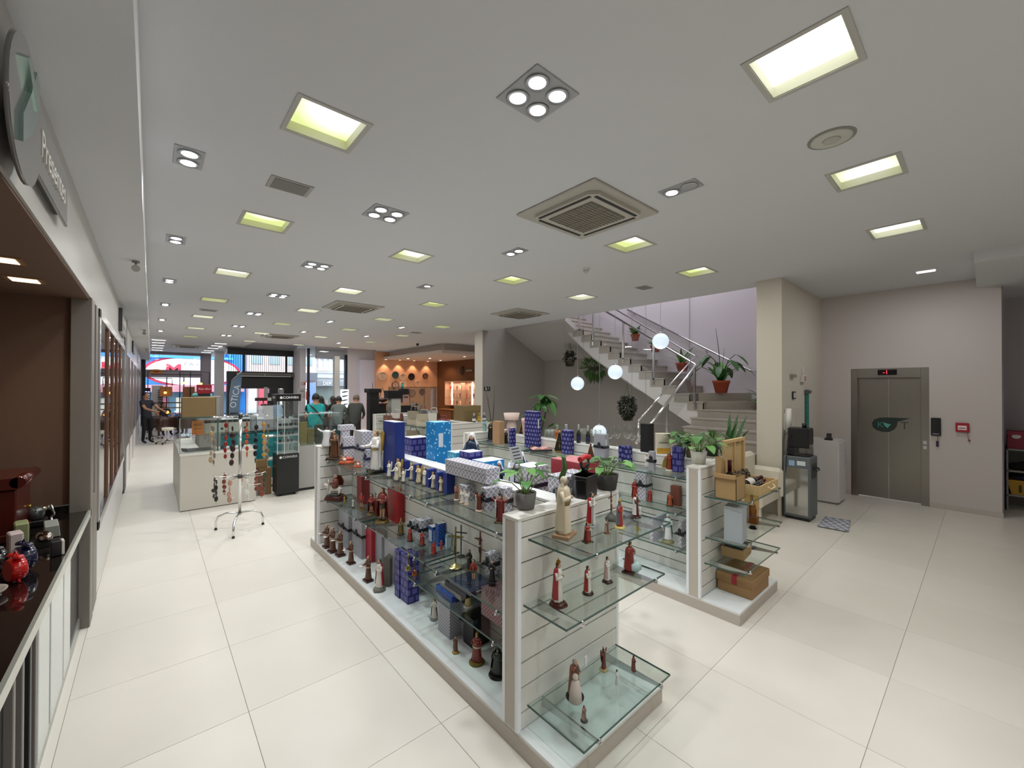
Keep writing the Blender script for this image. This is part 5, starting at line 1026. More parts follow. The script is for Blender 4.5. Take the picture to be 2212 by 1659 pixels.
o = MB().lathe([(.06, 0), (.075, .10), (.05, .2), (.055, .26), (.12, .30), (.1, .2)], 12, cap=False, fold=.05, nf=5).build('gift_bag', M('#d9c2b8', .4), loc=(3.96, 4.55, ZS)); tag(o, 'crinkled clear gift bag with pink paper on the rear gondola', 'bag')
o = MB().lathe([(.035, 0), (.05, .05), (.065, .19), (.068, .24), (.06, .235), (.045, .05)], 18, cap=False).build('pink_vase', M('#d3b0a8', .4), loc=(3.97, 4.25, ZS)); tag(o, 'pale pink tapered vase beside the crinkled gift bag', 'vase')
# dried orchid and money tree that stand behind
t = thing('bare_orchid', 'bare orchid stems with two leaves standing behind the kraft box', 'plant', (3.98, 5.055, 1.206), -.4)
MB().lathe([(.035, 0), (.045, .1), (.04, .1)], 14).build('pot', M('#5a4a3a', .7), t)
MB().tube([(0, 0, .1), (-.03, 0, .32), (-.06, 0, .48), (-.10, 0, .68)], [.006, .006, .005, .003], 6).tube([(.02, 0, .1), (.04, 0, .35), (.05, 0, .69)], [.006, .006, .003], 6).build('stem', M('#3b3230', .6), t)
for a in (0.4, 2.6, 4.2): leaf(t, LEAFL[1], (.02, 0, .11), a, .5, .22)
MB().ball((-.05, 0, .45), (.012, .012, .06), 8, 6).build('bud', M('#6a5048', .6), t)
t = thing('money_tree', 'tall dark green money tree behind the largest navy box', 'plant', (4.75, 4.75, 0))
MB().lathe([(.12, 0), (.15, .3), (.14, .3)], 18).build('pot', M('#4a4542', .7), t)
MB().tube([(0, 0, .3), (.01, 0, .9), (-.01, 0, 1.5)], [.03, .022, .015], 8).tube([(0, 0, 1.1), (.12, 0, 1.45), (.15, 0, 1.65)], [.012, .009, .006], 6).tube([(0, 0, 1.2), (-.12, .02, 1.45)], [.01, .006], 6).build('stem', M('#3a4a2c', .6), t)
q = random.Random(4)
for c, n in (((-.01, 0, 1.62), 7), ((.17, 0, 1.68), 7), ((-.14, .02, 1.48), 6), ((-.22, 0, 1.22), 5), ((.0, -.05, 1.75), 6), ((.34, 0, 1.28), 5)):
    for k in range(n): leaf(t, LEAFL[1 if k % 3 else 0], c, 2*pi*k/n+q.random()*.5, q.uniform(-.6, .15), q.uniform(.22, .34))
# second and third levels of the rear gondola
gift('grey lattice box with black bow on the rear middle shelf', 3.747,2.254,0.745,0.114,0.121,0.292, LATT, ribbon='#1e2028', sticker='#dfe2e2')
gift('brown striped box on the rear middle shelf by the corner post', 3.802,1.933,0.745,0.054,0.089,0.189, BROWNP)
st_('red skirted matador figurine with raised arm on the rear middle shelf', 3.742,2.372,0.745,0.198, C, robe='#a32a20', mantle='#2a2024', hair='#1d1412', base=None)
st_('small red gowned figurine on green round base on the rear middle shelf', 3.734,2.200,0.745,0.133, C, robe='#a5342a', mantle='#3a2a2a', hair='#1d1412', base=('#4a5a4a', 'round'))
st_('seated figurine in top hat and orange robe on the rear middle shelf', 3.749,1.999,0.745,0.132, C, robe='#a8542f', mantle='#20243a', hair='#1a1c2c', base=('#3a3a38', 'round'), wide=1.3)
gift('grey lattice box lying with dark band on the rear low shelf, left one', 3.752,2.487,0.415,0.431,0.013,0.154, LATT, ribbon='#3a3c44')
gift('long grey lattice box on the rear low shelf behind the pale lady', 3.588,2.085,0.415,0.542,0.010,0.227, LATT)
gift('grey lattice box with large black bow at the rear corner post', 3.685,1.852,0.415,0.164,0.017,0.229, LATT, ribbon='#15161c')
st_('pale blue and white praying lady figurine on the rear low shelf', 3.698,1.991,0.415,0.271, C, robe='#e2e4e2', mantle='#9fc2c4', veil='#b4d0d0', base=('#8a8560', 'rock'), sash='#8fb4c4', arms='fold')
o = MB().lathe([(.03, 0), (.035, .01), (.02, .03), (.03, .05), (.01, .07)], 12).build('gold_ornament', M('#c9b45a', .3, .8), loc=(3.773,2.359,0.415)); tag(o, 'small golden ornament on the rear low shelf', 'ornament')
# ---------- end shelves of the rear gondola
KR = M('#a98a5e', .75, noise=.05, scale=30)
t = thing('kraft_wine_box', 'open brown cardboard box with a dark wine bottle standing in it', 'box', (3.596,1.345,0.955))
xw, yd, hh = .19, .17, .19
MB().box(0, 0, 0, xw, yd, .004).box(0, 0, 0, .004, yd, hh).box(xw-.004, 0, 0, xw, yd, hh).box(0, 0, 0, xw, .004, hh).box(0, yd-.004, 0, xw, yd, hh).build('carton', KR, t)
MB().prism([(0, hh-.005), (.0, hh+.03), (-.005, hh+.16), (.09, hh+.11), (.1, hh-.005)], yd-.05, yd-.005, 'y').build('open_flap', KR, t)
MB().box(-.03, .0, hh-.01, 0.0, yd, hh+.02).build('side_flap', KR, t)
bottle('dark red wine bottle standing in the open kraft box', (3.596,1.345,0.955)[0]+.09, (3.596,1.345,0.955)[1]+.085, .962, .31, '#15090c', '#4a1a26', '#c9a79c')
t = thing('wooden_crate', 'pale wooden wine crate with its lid open on the rear end shelf', 'crate', (3.915, 1.272, .956))
W_ = M('#c9ac7c', .6, noise=.12, scale=9); cw, cd, chh = .46, .30, .085
for nm, b in (('bottom_board', (0, 0, 0, cw, cd, .008)), ('front_board', (0, 0, .008, cw, .012, chh)), ('back_board', (0, cd-.012, .008, cw, cd, chh)), ('side_board', (0, .012, .008, .012, cd-.012, chh)), ('side_board', (cw-.012, .012, .008, cw, cd-.012, chh))): MB().box(*b).build(nm, W_, t, bev=.002)
ld = MB().box(0, cd+.002, chh-.02, cw, cd+.014, chh+.36).build('lid', W_, t, bev=.002)
MB().box(0, cd-.018, chh-.02, .03, cd+.002, chh+.36).box(cw-.03, cd-.018, chh-.02, cw, cd+.002, chh+.36).box(.03, cd-.018, chh+.33, cw-.03, cd+.002, chh+.36).box(cw*.48, cd-.012, chh, cw*.54, cd+.002, chh+.33).build('batten', W_, ld, bev=.002)
MB().tube([(cw*.35, -.005, .06), (cw*.38, -.03, .04), (cw*.6, -.03, .045), (cw*.63, -.005, .065)], .006, 8).build('rope_handle', M('#d9c9a4', .8), t)
bottle('reclining wine bottle with white label lying in the wooden crate', 3.99, 1.43, 1.012, .31, '#130c0c', '#3a1420', '#d9d6cc', rot=(0, radians(83), radians(-8)))
bottle('dark wine bottle with burgundy neck lying low in the crate', 4.02, 1.34, 1.0, .30, '#120b0c', '#4a1a28', None, rot=(0, radians(86), radians(6)))
t = thing('grape_bunch', 'dusty bunch of grapes draped over the bottles in the crate', 'grapes', (4.10, 1.50, 1.055))
q = random.Random(3); m = MB()
for k in range(60): m.ball((q.uniform(-.10, .16), q.uniform(-.04, .04), q.uniform(.0, .05)-.25*max(0, 0)), .014, 7, 5)
stuff(m.build('grape', M('#4f4532', .5), t)); MB().tube([(-.1, 0, .06), (-.14, 0, .09)], .005, 6).build('stalk', M('#6a5030', .7), t)
t = thing('clear_packed_box', 'grey fine patterned box with clear front on the second rear end shelf', 'box', (3.797,1.338,0.600), .12)
MB().box(-.14, .0, 0, .0, .14, .29).build('body', pattern('silver_dot_paper', '#9aa2a8', '#b9c0c4', 'lattice', .012), t, bev=.002); MB().box(0, .004, .002, .1, .136, .288).build('clear_front', CLEAR, t); MB().lathe([(.03, .01), (.035, .1), (.015, .16), (.03, .25)], 12, (.05, .07, 0)).build('wrapped_glass', M('#a8acae', .25), t)
t = thing('amber_gift_box', 'tall amber tinted box with an inner bottle on the second rear end shelf', 'box', (4.273,1.421,0.600), .1)
MB().box(0, 0, 0, .1, .1, .29).build('sleeve', glass('amber_sleeve', (.86, .66, .32), .08), t); MB().box(.0, 0, 0, .1, .1, .06).build('amber_base', M('#a5661c', .5), t); MB().lathe([(.03, .06), (.034, .16), (.012, .2), (.012, .27)], 12, (.05, .05, 0)).build('inner_bottle', M('#b98a34', .2), t)
def bow(label, v, s=1):
    t = thing('ribbon_bow', label, 'bow', v); m = MB()
    for k in range(9): a = 2*pi*k/9; m.tube([(0, 0, .008), (.03*s*cos(a), .03*s*sin(a), .03), (.045*s*cos(a), .045*s*sin(a), .012), (.0, 0, .005)], .006, 5)
    m.build('loops', M('#17171b', .5), t); return t
bow('black ribbon bow on the glass before the kraft wine box', (3.650,1.473,0.957)); bow('small black ribbon bow on the second rear end shelf by the amber box', (4.103,1.395,0.602), .7); bow('black ribbon bow before the grey patterned clear box', (3.723,1.395,0.602))
t = thing('kraft_tray', 'tapered brown card tray holding a packed bottle on the third rear end shelf', 'tray', (3.861,1.383,0.385), .1)
MB().prism([(.01, 0), (.24, 0), (.27, .09), (-.02, .09)], 0, .18, 'y').build('tray', KR, t, bev=.002); MB().box(-.0, .01, .085, .25, .17, .092).build('lining', M('#1d1a1a', .6), t); MB().tube([(.06, .09, .10), (.14, .09, .105), (.22, .09, .1)], [.026, .028, .014], 10).build('small_bottle', M('#7a4a2c', .3), t)
t = thing('kraft_gift_parcel', 'large brown paper gift box with red ribbon on the base of the rear gondola', 'parcel', (3.816,1.246,0.100))

KP = M('#96744c', .75, noise=.06, scale=8)
t.location = (3.80, 1.297, .1)
MB().box(0, 0, 0, .40, .285, .135).build('box_body', KP, t, bev=.006); MB().box(-.006, -.006, .09, .406, .291, .16).build('lid', KP, t, bev=.005)
MB().box(-.0085, .12, .09, .4085, .16, .1625).build('ribbon', M('#a01a2c', .45), t)

# ================================================================ plants and small things around the stairs
def trailing(label, x, y, z, w, h, n, cols, seed, cord=.25, thin=False):
    t = thing('hanging_plant', label, 'plant', (x, y, z)); q = random.Random(seed)
    MB().lathe([(.5*w, -.0), (.55*w, .1), (.5*w, .1)], 14, (0, 0, -.1)).build('pot', M('#3a342e', .8), t)
    c = MB()
    for k in range(3): a = 2*pi*k/3; c.tube([(.5*w*cos(a), .5*w*sin(a), 0), (0, 0, cord)], .004, 5)
    c.tube([(0, 0, cord), (0, 0, cord+.12)], .005, 5); c.build('cord', M('#4a463f', .8), t)
    for ci, col in enumerate(cols):
        m = MB()
        for k in range(n):
            a = q.uniform(0, 2*pi); f = q.random()
            if thin:
                r = w*(.15+.85*sin(pi*min(1, .2+.75*f)))*q.uniform(.5, 1); zz = .16-h*.85*f; L = q.uniform(.12, .2); d = Vector((cos(a)*.75, sin(a)*.75, .9-2.2*f)).normalized() if f < .45 else Vector((cos(a)*.3, sin(a)*.3, -1)).normalized()
            else: r = w*sin(pi*(.16+.76*f))*q.uniform(.35, 1.08); zz = .08-h*f; L = q.uniform(.035, .06); d = Vector((cos(a)*.6, sin(a)*.6, q.uniform(-1, .4))).normalized()
            p = Vector((r*cos(a), r*sin(a), zz))
            s_ = d.cross(Vector((q.random()-.5, q.random()-.5, q.random()))).normalized()*(L*.36 if not thin else .009)
            m.poly([p, p+d*L*.5+s_, p+d*L, p+d*L*.5-s_])
        stuff(m.build('foliage', M(col, .6), t))
    m = MB()
    for k in range(10):
        a = 2*pi*k/10; m.tube([(.3*w*cos(a), .3*w*sin(a), .0), (.6*w*cos(a), .6*w*sin(a), .06), (.75*w*cos(a), .75*w*sin(a), -h*.5), (.6*w*cos(a), .6*w*sin(a), -h*.9)], .004, 5)
    m.build('stem', M('#3a3328', .7), t)
trailing('dark trailing plant in a hanging basket, far left above the lowest globe', 9.0, 7.82, 2.83, .18, .42, 240, ['#23261e', '#2e3326'], 1, cord=.34)
trailing('bright green hanging fern beside the lowest globe', 9.0, 6.95, 2.42, .30, .52, 420, ['#35561f', '#47702a'], 2, cord=.2, thin=True)
trailing('bushy grey green hanging plant before the dark wall under the stairs', 8.0, 5.27, 1.60, .19, .52, 620, ['#454a3c', '#2c3026', '#6a6d60'], 3, cord=.3)
def clay_plant(label, x, y, z, r, h, n, L, kind, seed, lean=(.2, .9), tilt=None):
    t = thing('potted_plant', label, 'plant', (x, y, z)); q = random.Random(seed)
    MB().lathe([(.7*r, 0), (r, h*.8), (1.08*r, h*.8), (1.08*r, h), (.9*r, h), (.85*r, h*.85)], 18).build('pot', M('#a4492f', .8), t)
    MB().lathe([(.88*r, h*.88), (.001, h*.9)], 14, cap=False).build('soil', M('#3c2c20', .95), t)
    for k in range(n):
        a = 2.4*k+q.random()*.5; leaf(t, kind[k % 3 if k % 4 else 1], (.3*r*cos(a), .3*r*sin(a), h*.9), a, q.uniform(*lean), L*q.uniform(.7, 1.1))
    return t
clay_plant('small bushy plant in a clay pot high on the stairs', 9.50, 6.02, 3.085, .11, .17, 22, .30, LEAFL, 1, (.5, 1.4))
clay_plant('clay pot with a leaning plant half hidden behind the highest globe', 9.45, 5.42, 2.752, .12, .17, 9, .34, LEAFL, 2, (.2, 1.0))
clay_plant('spiky strap leaved plant in a clay pot on the middle stairs', 9.4, 4.70, 2.253, .14, .2, 18, .45, LEAFS, 3, (.7, 1.35))
t = clay_plant('large dark peace lily in a clay pot at the stair turn', 9.05, 3.68, 1.763, .16, .26, 7, .5, LEAFL, 4, (.9, 1.4))
for k in range(11):
    a = 2*pi*k/11; rr = .30+.08*(k % 2); zz = .55+.12*(k % 3)
    MB().tube([(0, 0, .24), (.5*rr*cos(a), .5*rr*sin(a), zz*.85), (rr*cos(a), rr*sin(a), zz)], .008, 5, cap=False).build('stem', M('#3d5230', .6), t)
    leaf(t, LEAFL[1], (rr*cos(a), rr*sin(a), zz), a-pi/2, -.4, .34)
MB().tube([(0, 0, .25), (-.05, .03, .9), (-.12, .06, 1.35)], [.008, .007, .004], 5).tube([(0, 0, .25), (.1, 0, .7), (.16, .0, .95)], [.006, .005, .003], 5).build('flower_stalk', M('#3a3f34', .6), t)
clay_plant('dark leafy plant beside the pillar at the top of the lower stairs', 9.35, 2.95, 1.43, .13, .18, 16, .42, LEAFL, 6, (.1, 1.2))
t = thing('snake_plant', 'tall snake plant standing beside the yellowish pillar', 'plant', (6.78, 2.56, .45), 0)
MB().lathe([(.10, 0), (.13, .22), (.12, .22)], 16).build('pot', M('#3d3a36', .7), t)
for k in range(9):
    a = 2.2*k; leaf(t, LEAFS[1], (.04*cos(a), .04*sin(a), .2), a, 1.52-.05*(k % 4), .75+.12*(k % 3)).scale = (.62, .75+.12*(k % 3), .8)
t.location = (6.66, 2.64, .312)
t = thing('wall_socket', 'white framed grey socket plate on the wall under the stairs', 'socket', (9.8, 7.0, .94)); MB().box(-.012, -.08, -.1, 0, .08, .1).build('plate', M('#c9c5c0', .5), t, bev=.003); MB().box(-.016, -.045, -.06, -.012, .045, .06).build('cover', M('#77736f', .5), t)
t = thing('exit_pictogram', 'small black plate with white running man pictogram on the grey wall beside the pillar', 'sign', (7.40, 9.598, 1.82)); MB().box(-.11, -.006, -.06, .11, 0, .06).build('plate', M('#1c1d1c', .5), t)
MB().box(-.075, -.008, -.04, -.02, -.006, .045).build('door_mark', M('#d6d8d4', .5), t); MB().tube([(.01, -.008, -.03), (.03, -.008, .0), (.05, -.008, -.03)], .008, 5).ball((.05, -.008, .035), .012, 8, 5).tube([(.03, -.008, 0), (.045, -.008, .02)], .01, 5).build('runner_mark', M('#d6d8d4', .5), t)

# ================================================================ left niche counter with clocks
t = thing('niche_counter', 'black polished counter top with pale edge over white gloss doors', 'counter', (-.855, -3.0, 0))
MB().box(0, 0, .87, .49, 7.67, .915).build('counter_top', M('#15100e', .06, coat=.6), t); MB().box(.488, 0, .865, .503, 7.67, .917).build('front_edge', M('#b4b7ae', .15, .4), t); MB().box(.0, 7.64, .915, .49, 7.67, .965).build('upstand', M('#15100e', .1), t)
MB().box(0, 0, .1, .44, 7.62, .865).build('carcass', M('#1d1b1a', .5), t); MB().box(0, 0, 0, .45, 7.6, .1).build('plinth', M('#a7aaa6', .3, .6), t)
for a, b in ((6.68, 6.94), (6.25, 6.64), (5.93, 6.20)): MB().box(.44, a, .11, .465, b, .86).build('door', M('#cfd6d4', .12), t, bev=.003)
for y in (5.86, 5.74, 5.6, 5.45): MB().box(.40, y, .11, .465, y+.035, .86).build('post', M('#6f6a66' if y != 5.74 else '#16181a', .4), t, bev=.003)
for k in range(4): MB().box(.44, 1.2*k, .11, .465, 1.2*k+1.14, .86).build('door', M('#cfd6d4', .12), t, bev=.003)
ZN = .916
t = thing('wall_clock_case', 'dark red varnished mantel clock case with rolled cornice on the black counter', 'mantel clock', (-.69, 4.28, ZN), 0); RD = M('#4d120c', .2, noise=.15, scale=6, coat=.4)
MB().box(-.13, -.3, 0, .06, .1, .32).build('case', RD, t, bev=.006); MB().box(-.14, -.31, 0, .075, .115, .05).build('foot', RD, t, bev=.006)
MB().tube([(.07, -.33, .37), (.07, .13, .37)], .035, 14).box(-.15, -.33, .33, .07, .13, .40).build('cornice', RD, t); MB().tube([(.06, .02, .15), (.075, .02, .15)], .008, 8).build('keyhole', M('#b59a4a', .3, .8), t)
t = thing('digital_clock', 'grey desk clock with dark display in the far corner of the counter', 'clock', (-.485, 4.03, ZN), .15); MB().prism([(-.035, 0), (.035, 0), (.028, .075), (-.035, .075)], -.095, .095, 'y').build('case', M('#8f948c', .4), t, bev=.004); MB().box(.0325, -.07, .015, .0365, .075, .06).build('display', M('#2d302c', .2), t)
t = thing('iron', 'silver domed desk ornament with black stand in front of the grey clock', 'ornament', (-.485, 3.78, ZN), .3); MB().ball((0, 0, .055), (.035, .085, .03), 16, 10).build('dome', M('#9c938c', .15, 1), t); MB().box(-.03, -.05, 0, .03, .05, .035).build('stand', BLACK, t)
t = thing('small_clock', 'small black clock with white dial edge on the counter front', 'clock', (-.40, 3.52, ZN), .2); MB().box(-.03, -.03, 0, .012, .03, .085).build('case', BLACK, t, bev=.004); MB().box(.012, -.028, .002, .024, .028, .082).build('dial', M('#d6d4d0', .4), t, bev=.002)
def alarm(label, x, y, z, col, rot, s=1):
    t = thing('alarm_clock', label, 'alarm clock', (x, y, z), rot); m = MB().lathe([(.05*s, -.028*s), (.056*s, -.02*s), (.056*s, .02*s), (.05*s, .028*s)], 20).xf(Matrix.Translation((0, 0, .06*s)) @ Matrix.Rotation(pi/2, 4, 'Y')); m.build('case', M(col, .2, coat=.4), t)
    MB().lathe([(.048*s, .029*s), (.001, .030*s)], 20, cap=False).xf(Matrix.Translation((0, 0, .06*s)) @ Matrix.Rotation(pi/2, 4, 'Y')).build('dial', M('#e6e0d6', .4), t)
    for q_ in (-1, 1): MB().ball((0, q_*.03*s, .122*s), (.02*s, .022*s, .014*s), 10, 6, z0=-.2).build('bell', M(col, .2, coat=.4), t); MB().tube([(0, q_*.03*s, .02*s), (0, q_*.042*s, 0)], .006*s, 6).build('foot', M(col, .3), t)
    MB().tube([(0, -.02*s, .125*s), (0, 0, .148*s), (0, .02*s, .125*s)], .004*s, 6).build('handle', M(col, .3), t)
alarm('bright red twin bell alarm clock on the black counter', -.505, 3.18, ZN, '#c01414', .5, 1.0); alarm('navy twin bell alarm clock right behind the red one', -.50, 3.34, ZN, '#15183a', .5, 1.1)
alarm('black twin bell alarm clock left of the red one', -.60, 3.36, ZN, '#0c0c10', .4, 1.1)
t = thing('white_clock', 'white rectangular desk clock standing before the mantel clock', 'clock', (-.60, 3.72, ZN), .3); MB().box(-.02, -.045, 0, .035, .045, .12).build('case', M('#c9b9b8', .4), t, bev=.006); MB().box(.035, -.035, .02, .037, .035, .1).build('dial', M('#a59a9a', .3), t)
t = thing('green_clock', 'olive green desk clock right behind the white one', 'clock', (-.605, 3.95, ZN), .2); MB().box(-.03, -.06, 0, .03, .06, .125).build('case', M('#8b9468', .4), t, bev=.006); MB().box(.03, -.045, .02, .032, .045, .1).build('dial', M('#6a7050', .3), t)
t = thing('glass_dome', 'cut glass ornament on a black base against the end wall', 'ornament', (-.60, 4.36, ZN)); MB().box(-.05, -.06, 0, .05, .06, .04).build('base', BLACK, t, bev=.006); MB().ball((0, 0, .08), (.045, .05, .05), 12, 8, z0=-.8).build('globe', M('#5d625f', .15, .5), t); MB().ball((.03, .03, .10), .02, 8, 6).build('knob', M('#a79a8a', .2, .8), t)
t = thing('standing_mirror', 'small round mirror on a stem among the counter clocks', 'mirror', (-.52, 4.30, ZN), .3); MB().lathe([(.03, 0), (.006, .02), (.005, .06)], 12).build('stem', CHROME, t); MB().lathe([(.045, -.006), (.048, 0), (.045, .006)], 20).xf(Matrix.Translation((0, 0, .105)) @ Matrix.Rotation(pi/2-.2, 4, 'Y')).build('disc', M('#b9c4c0', .08, 1), t)
t = thing('white_saucer', 'pale curved dish at the near end of the black counter', 'dish', (-.58, 3.02, ZN)); MB().lathe([(.03, 0), (.075, .02), (.08, .03), (.07, .025), (.001, .008)], 20).build('dish', M('#a59a92', .25), t)
# fascia sign
t = thing('fascia_sign', 'grey glass fascia sign reading Presentes with a steel leaf emblem', 'sign', (-.33, 2.27, 2.82)); SG = M('#6d6c6c', .12, coat=.5)
MB().box(-.008, .0, -.125, .004, .80, .125).build('sign_plate', SG, t, bev=.002); MB().box(-.03, .1, -.1, -.008, .7, .1).build('mount', BLACK, t)
MB().lathe([(.23, 0), (.23, .012)], 40).xf(Matrix.Translation((.004, -.19, -.03)) @ Matrix.Rotation(pi/2, 4, 'Y')).build('round_plate', SG, t)
MB().prism([(-.30, -.17), (-.16, -.08), (-.09, .0), (-.05, .13), (-.10, .16), (-.19, .04), (-.30, -.08)], .016, .026, 'x').build('emblem', M('#9fb8b2', .15, .9), t)
MB().prism([(-.27, .14), (-.13, .04), (-.10, .08), (-.23, .17)], .016, .03, 'x').xf(Matrix.Translation((0, 0, -.03))).build('emblem', M('#aac2ba', .15, .9), t)
text('sign_letters', 'Presentes', .15, M('#d6d4d0', .4), t, (.007, .40, .0), (pi/2, 0, pi/2), .003)
t = thing('fascia_sign', 'second dark edged fascia sign farther along the left wall', 'sign', (-.33, 8.6, 2.86)); MB().box(-.03, -.35, -.18, .01, .9, .16).build('sign_plate', M('#3c3b3b', .15, coat=.5), t, bev=.004)
for k in range(4): MB().box(.01, -.2+.25*k, -.06, .014, -.08+.25*k, .06).build('letter_mark', M('#c9c9c9', .3), t)
for k, y in enumerate((14.2, 19.5)):
    t = thing('fascia_sign', ['small dark fascia sign above the far brown doors', 'pale fascia sign nearest the street door'][k], 'sign', (-.34, y, 2.85)); MB().box(-.02, -.5, -.14, .01, .5, .14).build('sign_plate', M(['#3a3a3c', '#d9d6e6'][k], .3), t, bev=.003); MB().box(.01, -.3, -.04, .013, .3, .04).build('letter_mark', M('#a9a7b5', .3), t)

# ================================================================ middle of the shop
LAM = M('#c9c5ba', .45); TEAL = M('#1b7479', .4)
t = thing('glass_counter', 'pale laminate display counter with glass top case on the left', 'counter', (.332, 7.93, 0))
MB().box(0, 0, .01, .98, .55, .855).box(0, .55, .01, .28, 2.5, .855).build('base', LAM, t, bev=.003); MB().box(-.006, -.006, .83, .985, .556, .87).build('case_floor', M('#e0ddd6', .4), t); MB().box(.0, .0, .0, .96, .5, .012).build('toe_line', M('#5a5750', .7), t)
for b in ((0, 0, .87, .98, .006, 1.40), (0, .006, .87, .006, 2.45, 1.40), (.974, .006, .87, .98, .55, 1.40), (0, 0, 1.40, .98, .55, 1.408), (0, .55, 1.40, .28, 2.45, 1.408)): MB().box(*b).build('glass_pane', CLEAR, t)
MB().box(.45, -.004, .87, .47, .008, 1.405).box(-.005, -.006, 1.395, .985, .0, 1.41).box(.97, -.004, .87, .985, .008, 1.405).build('glass_edge', M('#3d5f5a', .2), t); MB().box(.02, .06, 1.12, .95, .5, 1.126).build('inner_shelf', GLASS, t)
MB().box(-.012, -.012, .87, .0, .01, 1.4).build('corner_post', STEEL, t)
for k in range(5):
    tt = thing('kitchen_knife', 'long dark carving set box in the left glass counter, %s from the front' % ORD[k], 'knife set', (.40, 7.98+.075*k, .872), .05, 'carving sets'); MB().box(0, 0, 0, .40, .05, .012).build('tray', M('#b5b9b6', .4), tt); MB().prism([(.02, .012), (.30, .012), (.36, .02), (.02, .026)], .01, .04, 'y').build('blade', M('#2b2f30', .25, .6), tt); MB().tube([(.02, .025, .022), (-.04, .025, .03)], .009, 8).build('handle', BLACK, tt)
for k in range(3):
    tt = thing('shoe_tool', 'dark sunglasses case row in the left glass counter, %s' % ('left', 'middle', 'right')[k], 'case', (.86+.12*k, 8.02, .872), 0, 'dark cases in the counter'); MB().tube([(0, 0, .03), (.03, .05, .045), (.05, .1, .03)], [.03, .034, .02], 10).build('case_body', M('#2a2c30', .3), tt); MB().box(-.04, -.03, 0, .09, .13, .006).build('mat', M('#d3d3cf', .5), tt)
t = thing('orange_notice', 'bright orange paper notice in the left glass counter', 'notice', (.56, 8.2, 1.127), -.1); MB().box(-.075, 0, 0, .075, .002, .21).build('sheet', M('#e08a2c', .6), t); MB().box(-.075, -.08, 0, .13, 0, .003).build('foot', M('#e08a2c', .6), t)
for z in (.15, .13, .08): MB().box(-.05, -.001, z, .05, 0, z+.01).build('text_line', M('#7a4a1c', .6), t)
for k, (x, lab) in enumerate(((.80, 'white boxed set with dark top band in the left glass counter, left one'), (1.12, 'white boxed set with dark top band in the left glass counter, right one'))):
    t = thing('boxed_set', lab, 'box', (x, 8.25, 1.127), 0, 'white boxed sets'); MB().box(-.15, 0, 0, .15, .12, .2).build('box_body', M('#c9cdc2', .5), t, bev=.002); MB().box(-.151, -.001, .16, .151, .121, .201).build('top_band', M('#2c2f2b', .4), t); MB().lathe([(.02, 0), (.016, .004)], 14).xf(Matrix.Translation((.08, -.001, .06)) @ Matrix.Rotation(pi/2, 4, 'X')).build('dial_print', M('#55584f', .5), t)
t = thing('carton', 'plain brown cardboard carton standing on the left glass counter', 'box', (.357, 8.05, 1.408)); MB().box(0, 0, 0, .42, .34, .30).build('carton_body', M('#8f7650', .8, noise=.04, scale=20), t, bev=.003); MB().box(.42, .0, .0, .425, .34, .3).build('dark_side', M('#55402a', .8), t); MB().box(-.001, .15, .298, .421, .19, .302).build('tape', M('#a08a64', .5), t)
o = MB().lathe([(.15, 0), (.12, .05), (.05, .075), (.001, .08)], 18, sx=1.1, sy=.6).build('aqua_cushion', M('#7fc9c4', .7), loc=(.70, 9.42, 1.70)); tag(o, 'aqua rounded cover on the tall cabinet behind the carton', 'cover')
t = thing('tall_cabinet', 'slim grey cabinet behind the cardboard carton carrying the red plate', 'cabinet', (.625, 9.2, 0)); MB().box(0, 0, 0, .34, .35, 1.70).build('cabinet_body', M('#8d8a84', .6), t, bev=.004); MB().box(.02, -.012, .1, .32, 0, 1.65).build('door', M('#97948e', .5), t, bev=.003)
t = thing('brand_plate', 'wine red tabletop sign with pale script lettering above the carton', 'sign', (.71, 9.25, 1.70)); MB().box(-.10, -.01, .05, .12, .01, .21).build('plate', M('#8f1426', .4), t, bev=.002); MB().box(-.08, -.02, 0, .1, .02, .05).build('stand', BLACK, t)
text('script_letters', 'Ray-Ban', .055, M('#d9b5b5', .5), t, (.01, -.012, .135), RX, .001, shear=.3)
t = thing('teal_drawer_unit', 'long teal drawer unit with dark top seen through the glass counter', 'drawer unit', (.65, 9.62, 0)); MB().box(0, 0, .0, 1.65, .5, .97).build('unit_body', TEAL, t); MB().box(-.02, -.02, .97, 1.67, .52, 1.0).build('unit_top', M('#2f3638', .3), t)
for k in range(3):
    d_ = MB().box(.02+.54*k, -.015, .66, .54+.54*k, 0, .93).build('drawer', M('#1f8085', .4), t, bev=.003); MB().box(.2+.54*k, -.03, .84, .34+.54*k, -.015, .855).build('drawer_handle', STEEL, d_)
t = thing('teal_screen_board', 'bright teal upright screen board behind the hanger stand', 'panel', (1.44, 8.75, 0)); MB().box(-.06, 0, 0, .12, .03, 1.02).build('panel_board', M('#0f7f8f', .4), t, bev=.002); MB().box(-.06, -.05, 0, .12, .06, .04).build('foot', DARKM, t)
t = thing('brown_carton', 'tall brown carton leaning between counter and black tower', 'box', (1.40, 8.25, 0)); MB().box(0, 0, 0, .20, .25, .46).build('carton_body', M('#7d6242', .8), t, bev=.003); MB().box(-.10, .0, 0, -.005, .2, .42).build('flattened_card', M('#8f939c', .6), t)
t = thing('small_carton', 'small open brown carton on the tall brown carton', 'box', (1.36, 8.3, .461)); MB().box(0, 0, 0, .18, .18, .13).build('carton_body', M('#8a7048', .8), t, bev=.003); MB().prism([(0, .13), (.18, .13), (.16, .16), (.02, .16)], -.004, 0, 'y').build('flap', M('#9c8256', .8), t)
t = thing('display_shelving', 'white open shelf unit behind the black tower', 'shelf', (1.62, 8.8, 0)); MB().box(0, 0, 0, .02, .3, .95).box(.36, 0, 0, .38, .3, .95).build('side_panel', M('#d0cec8', .5), t)
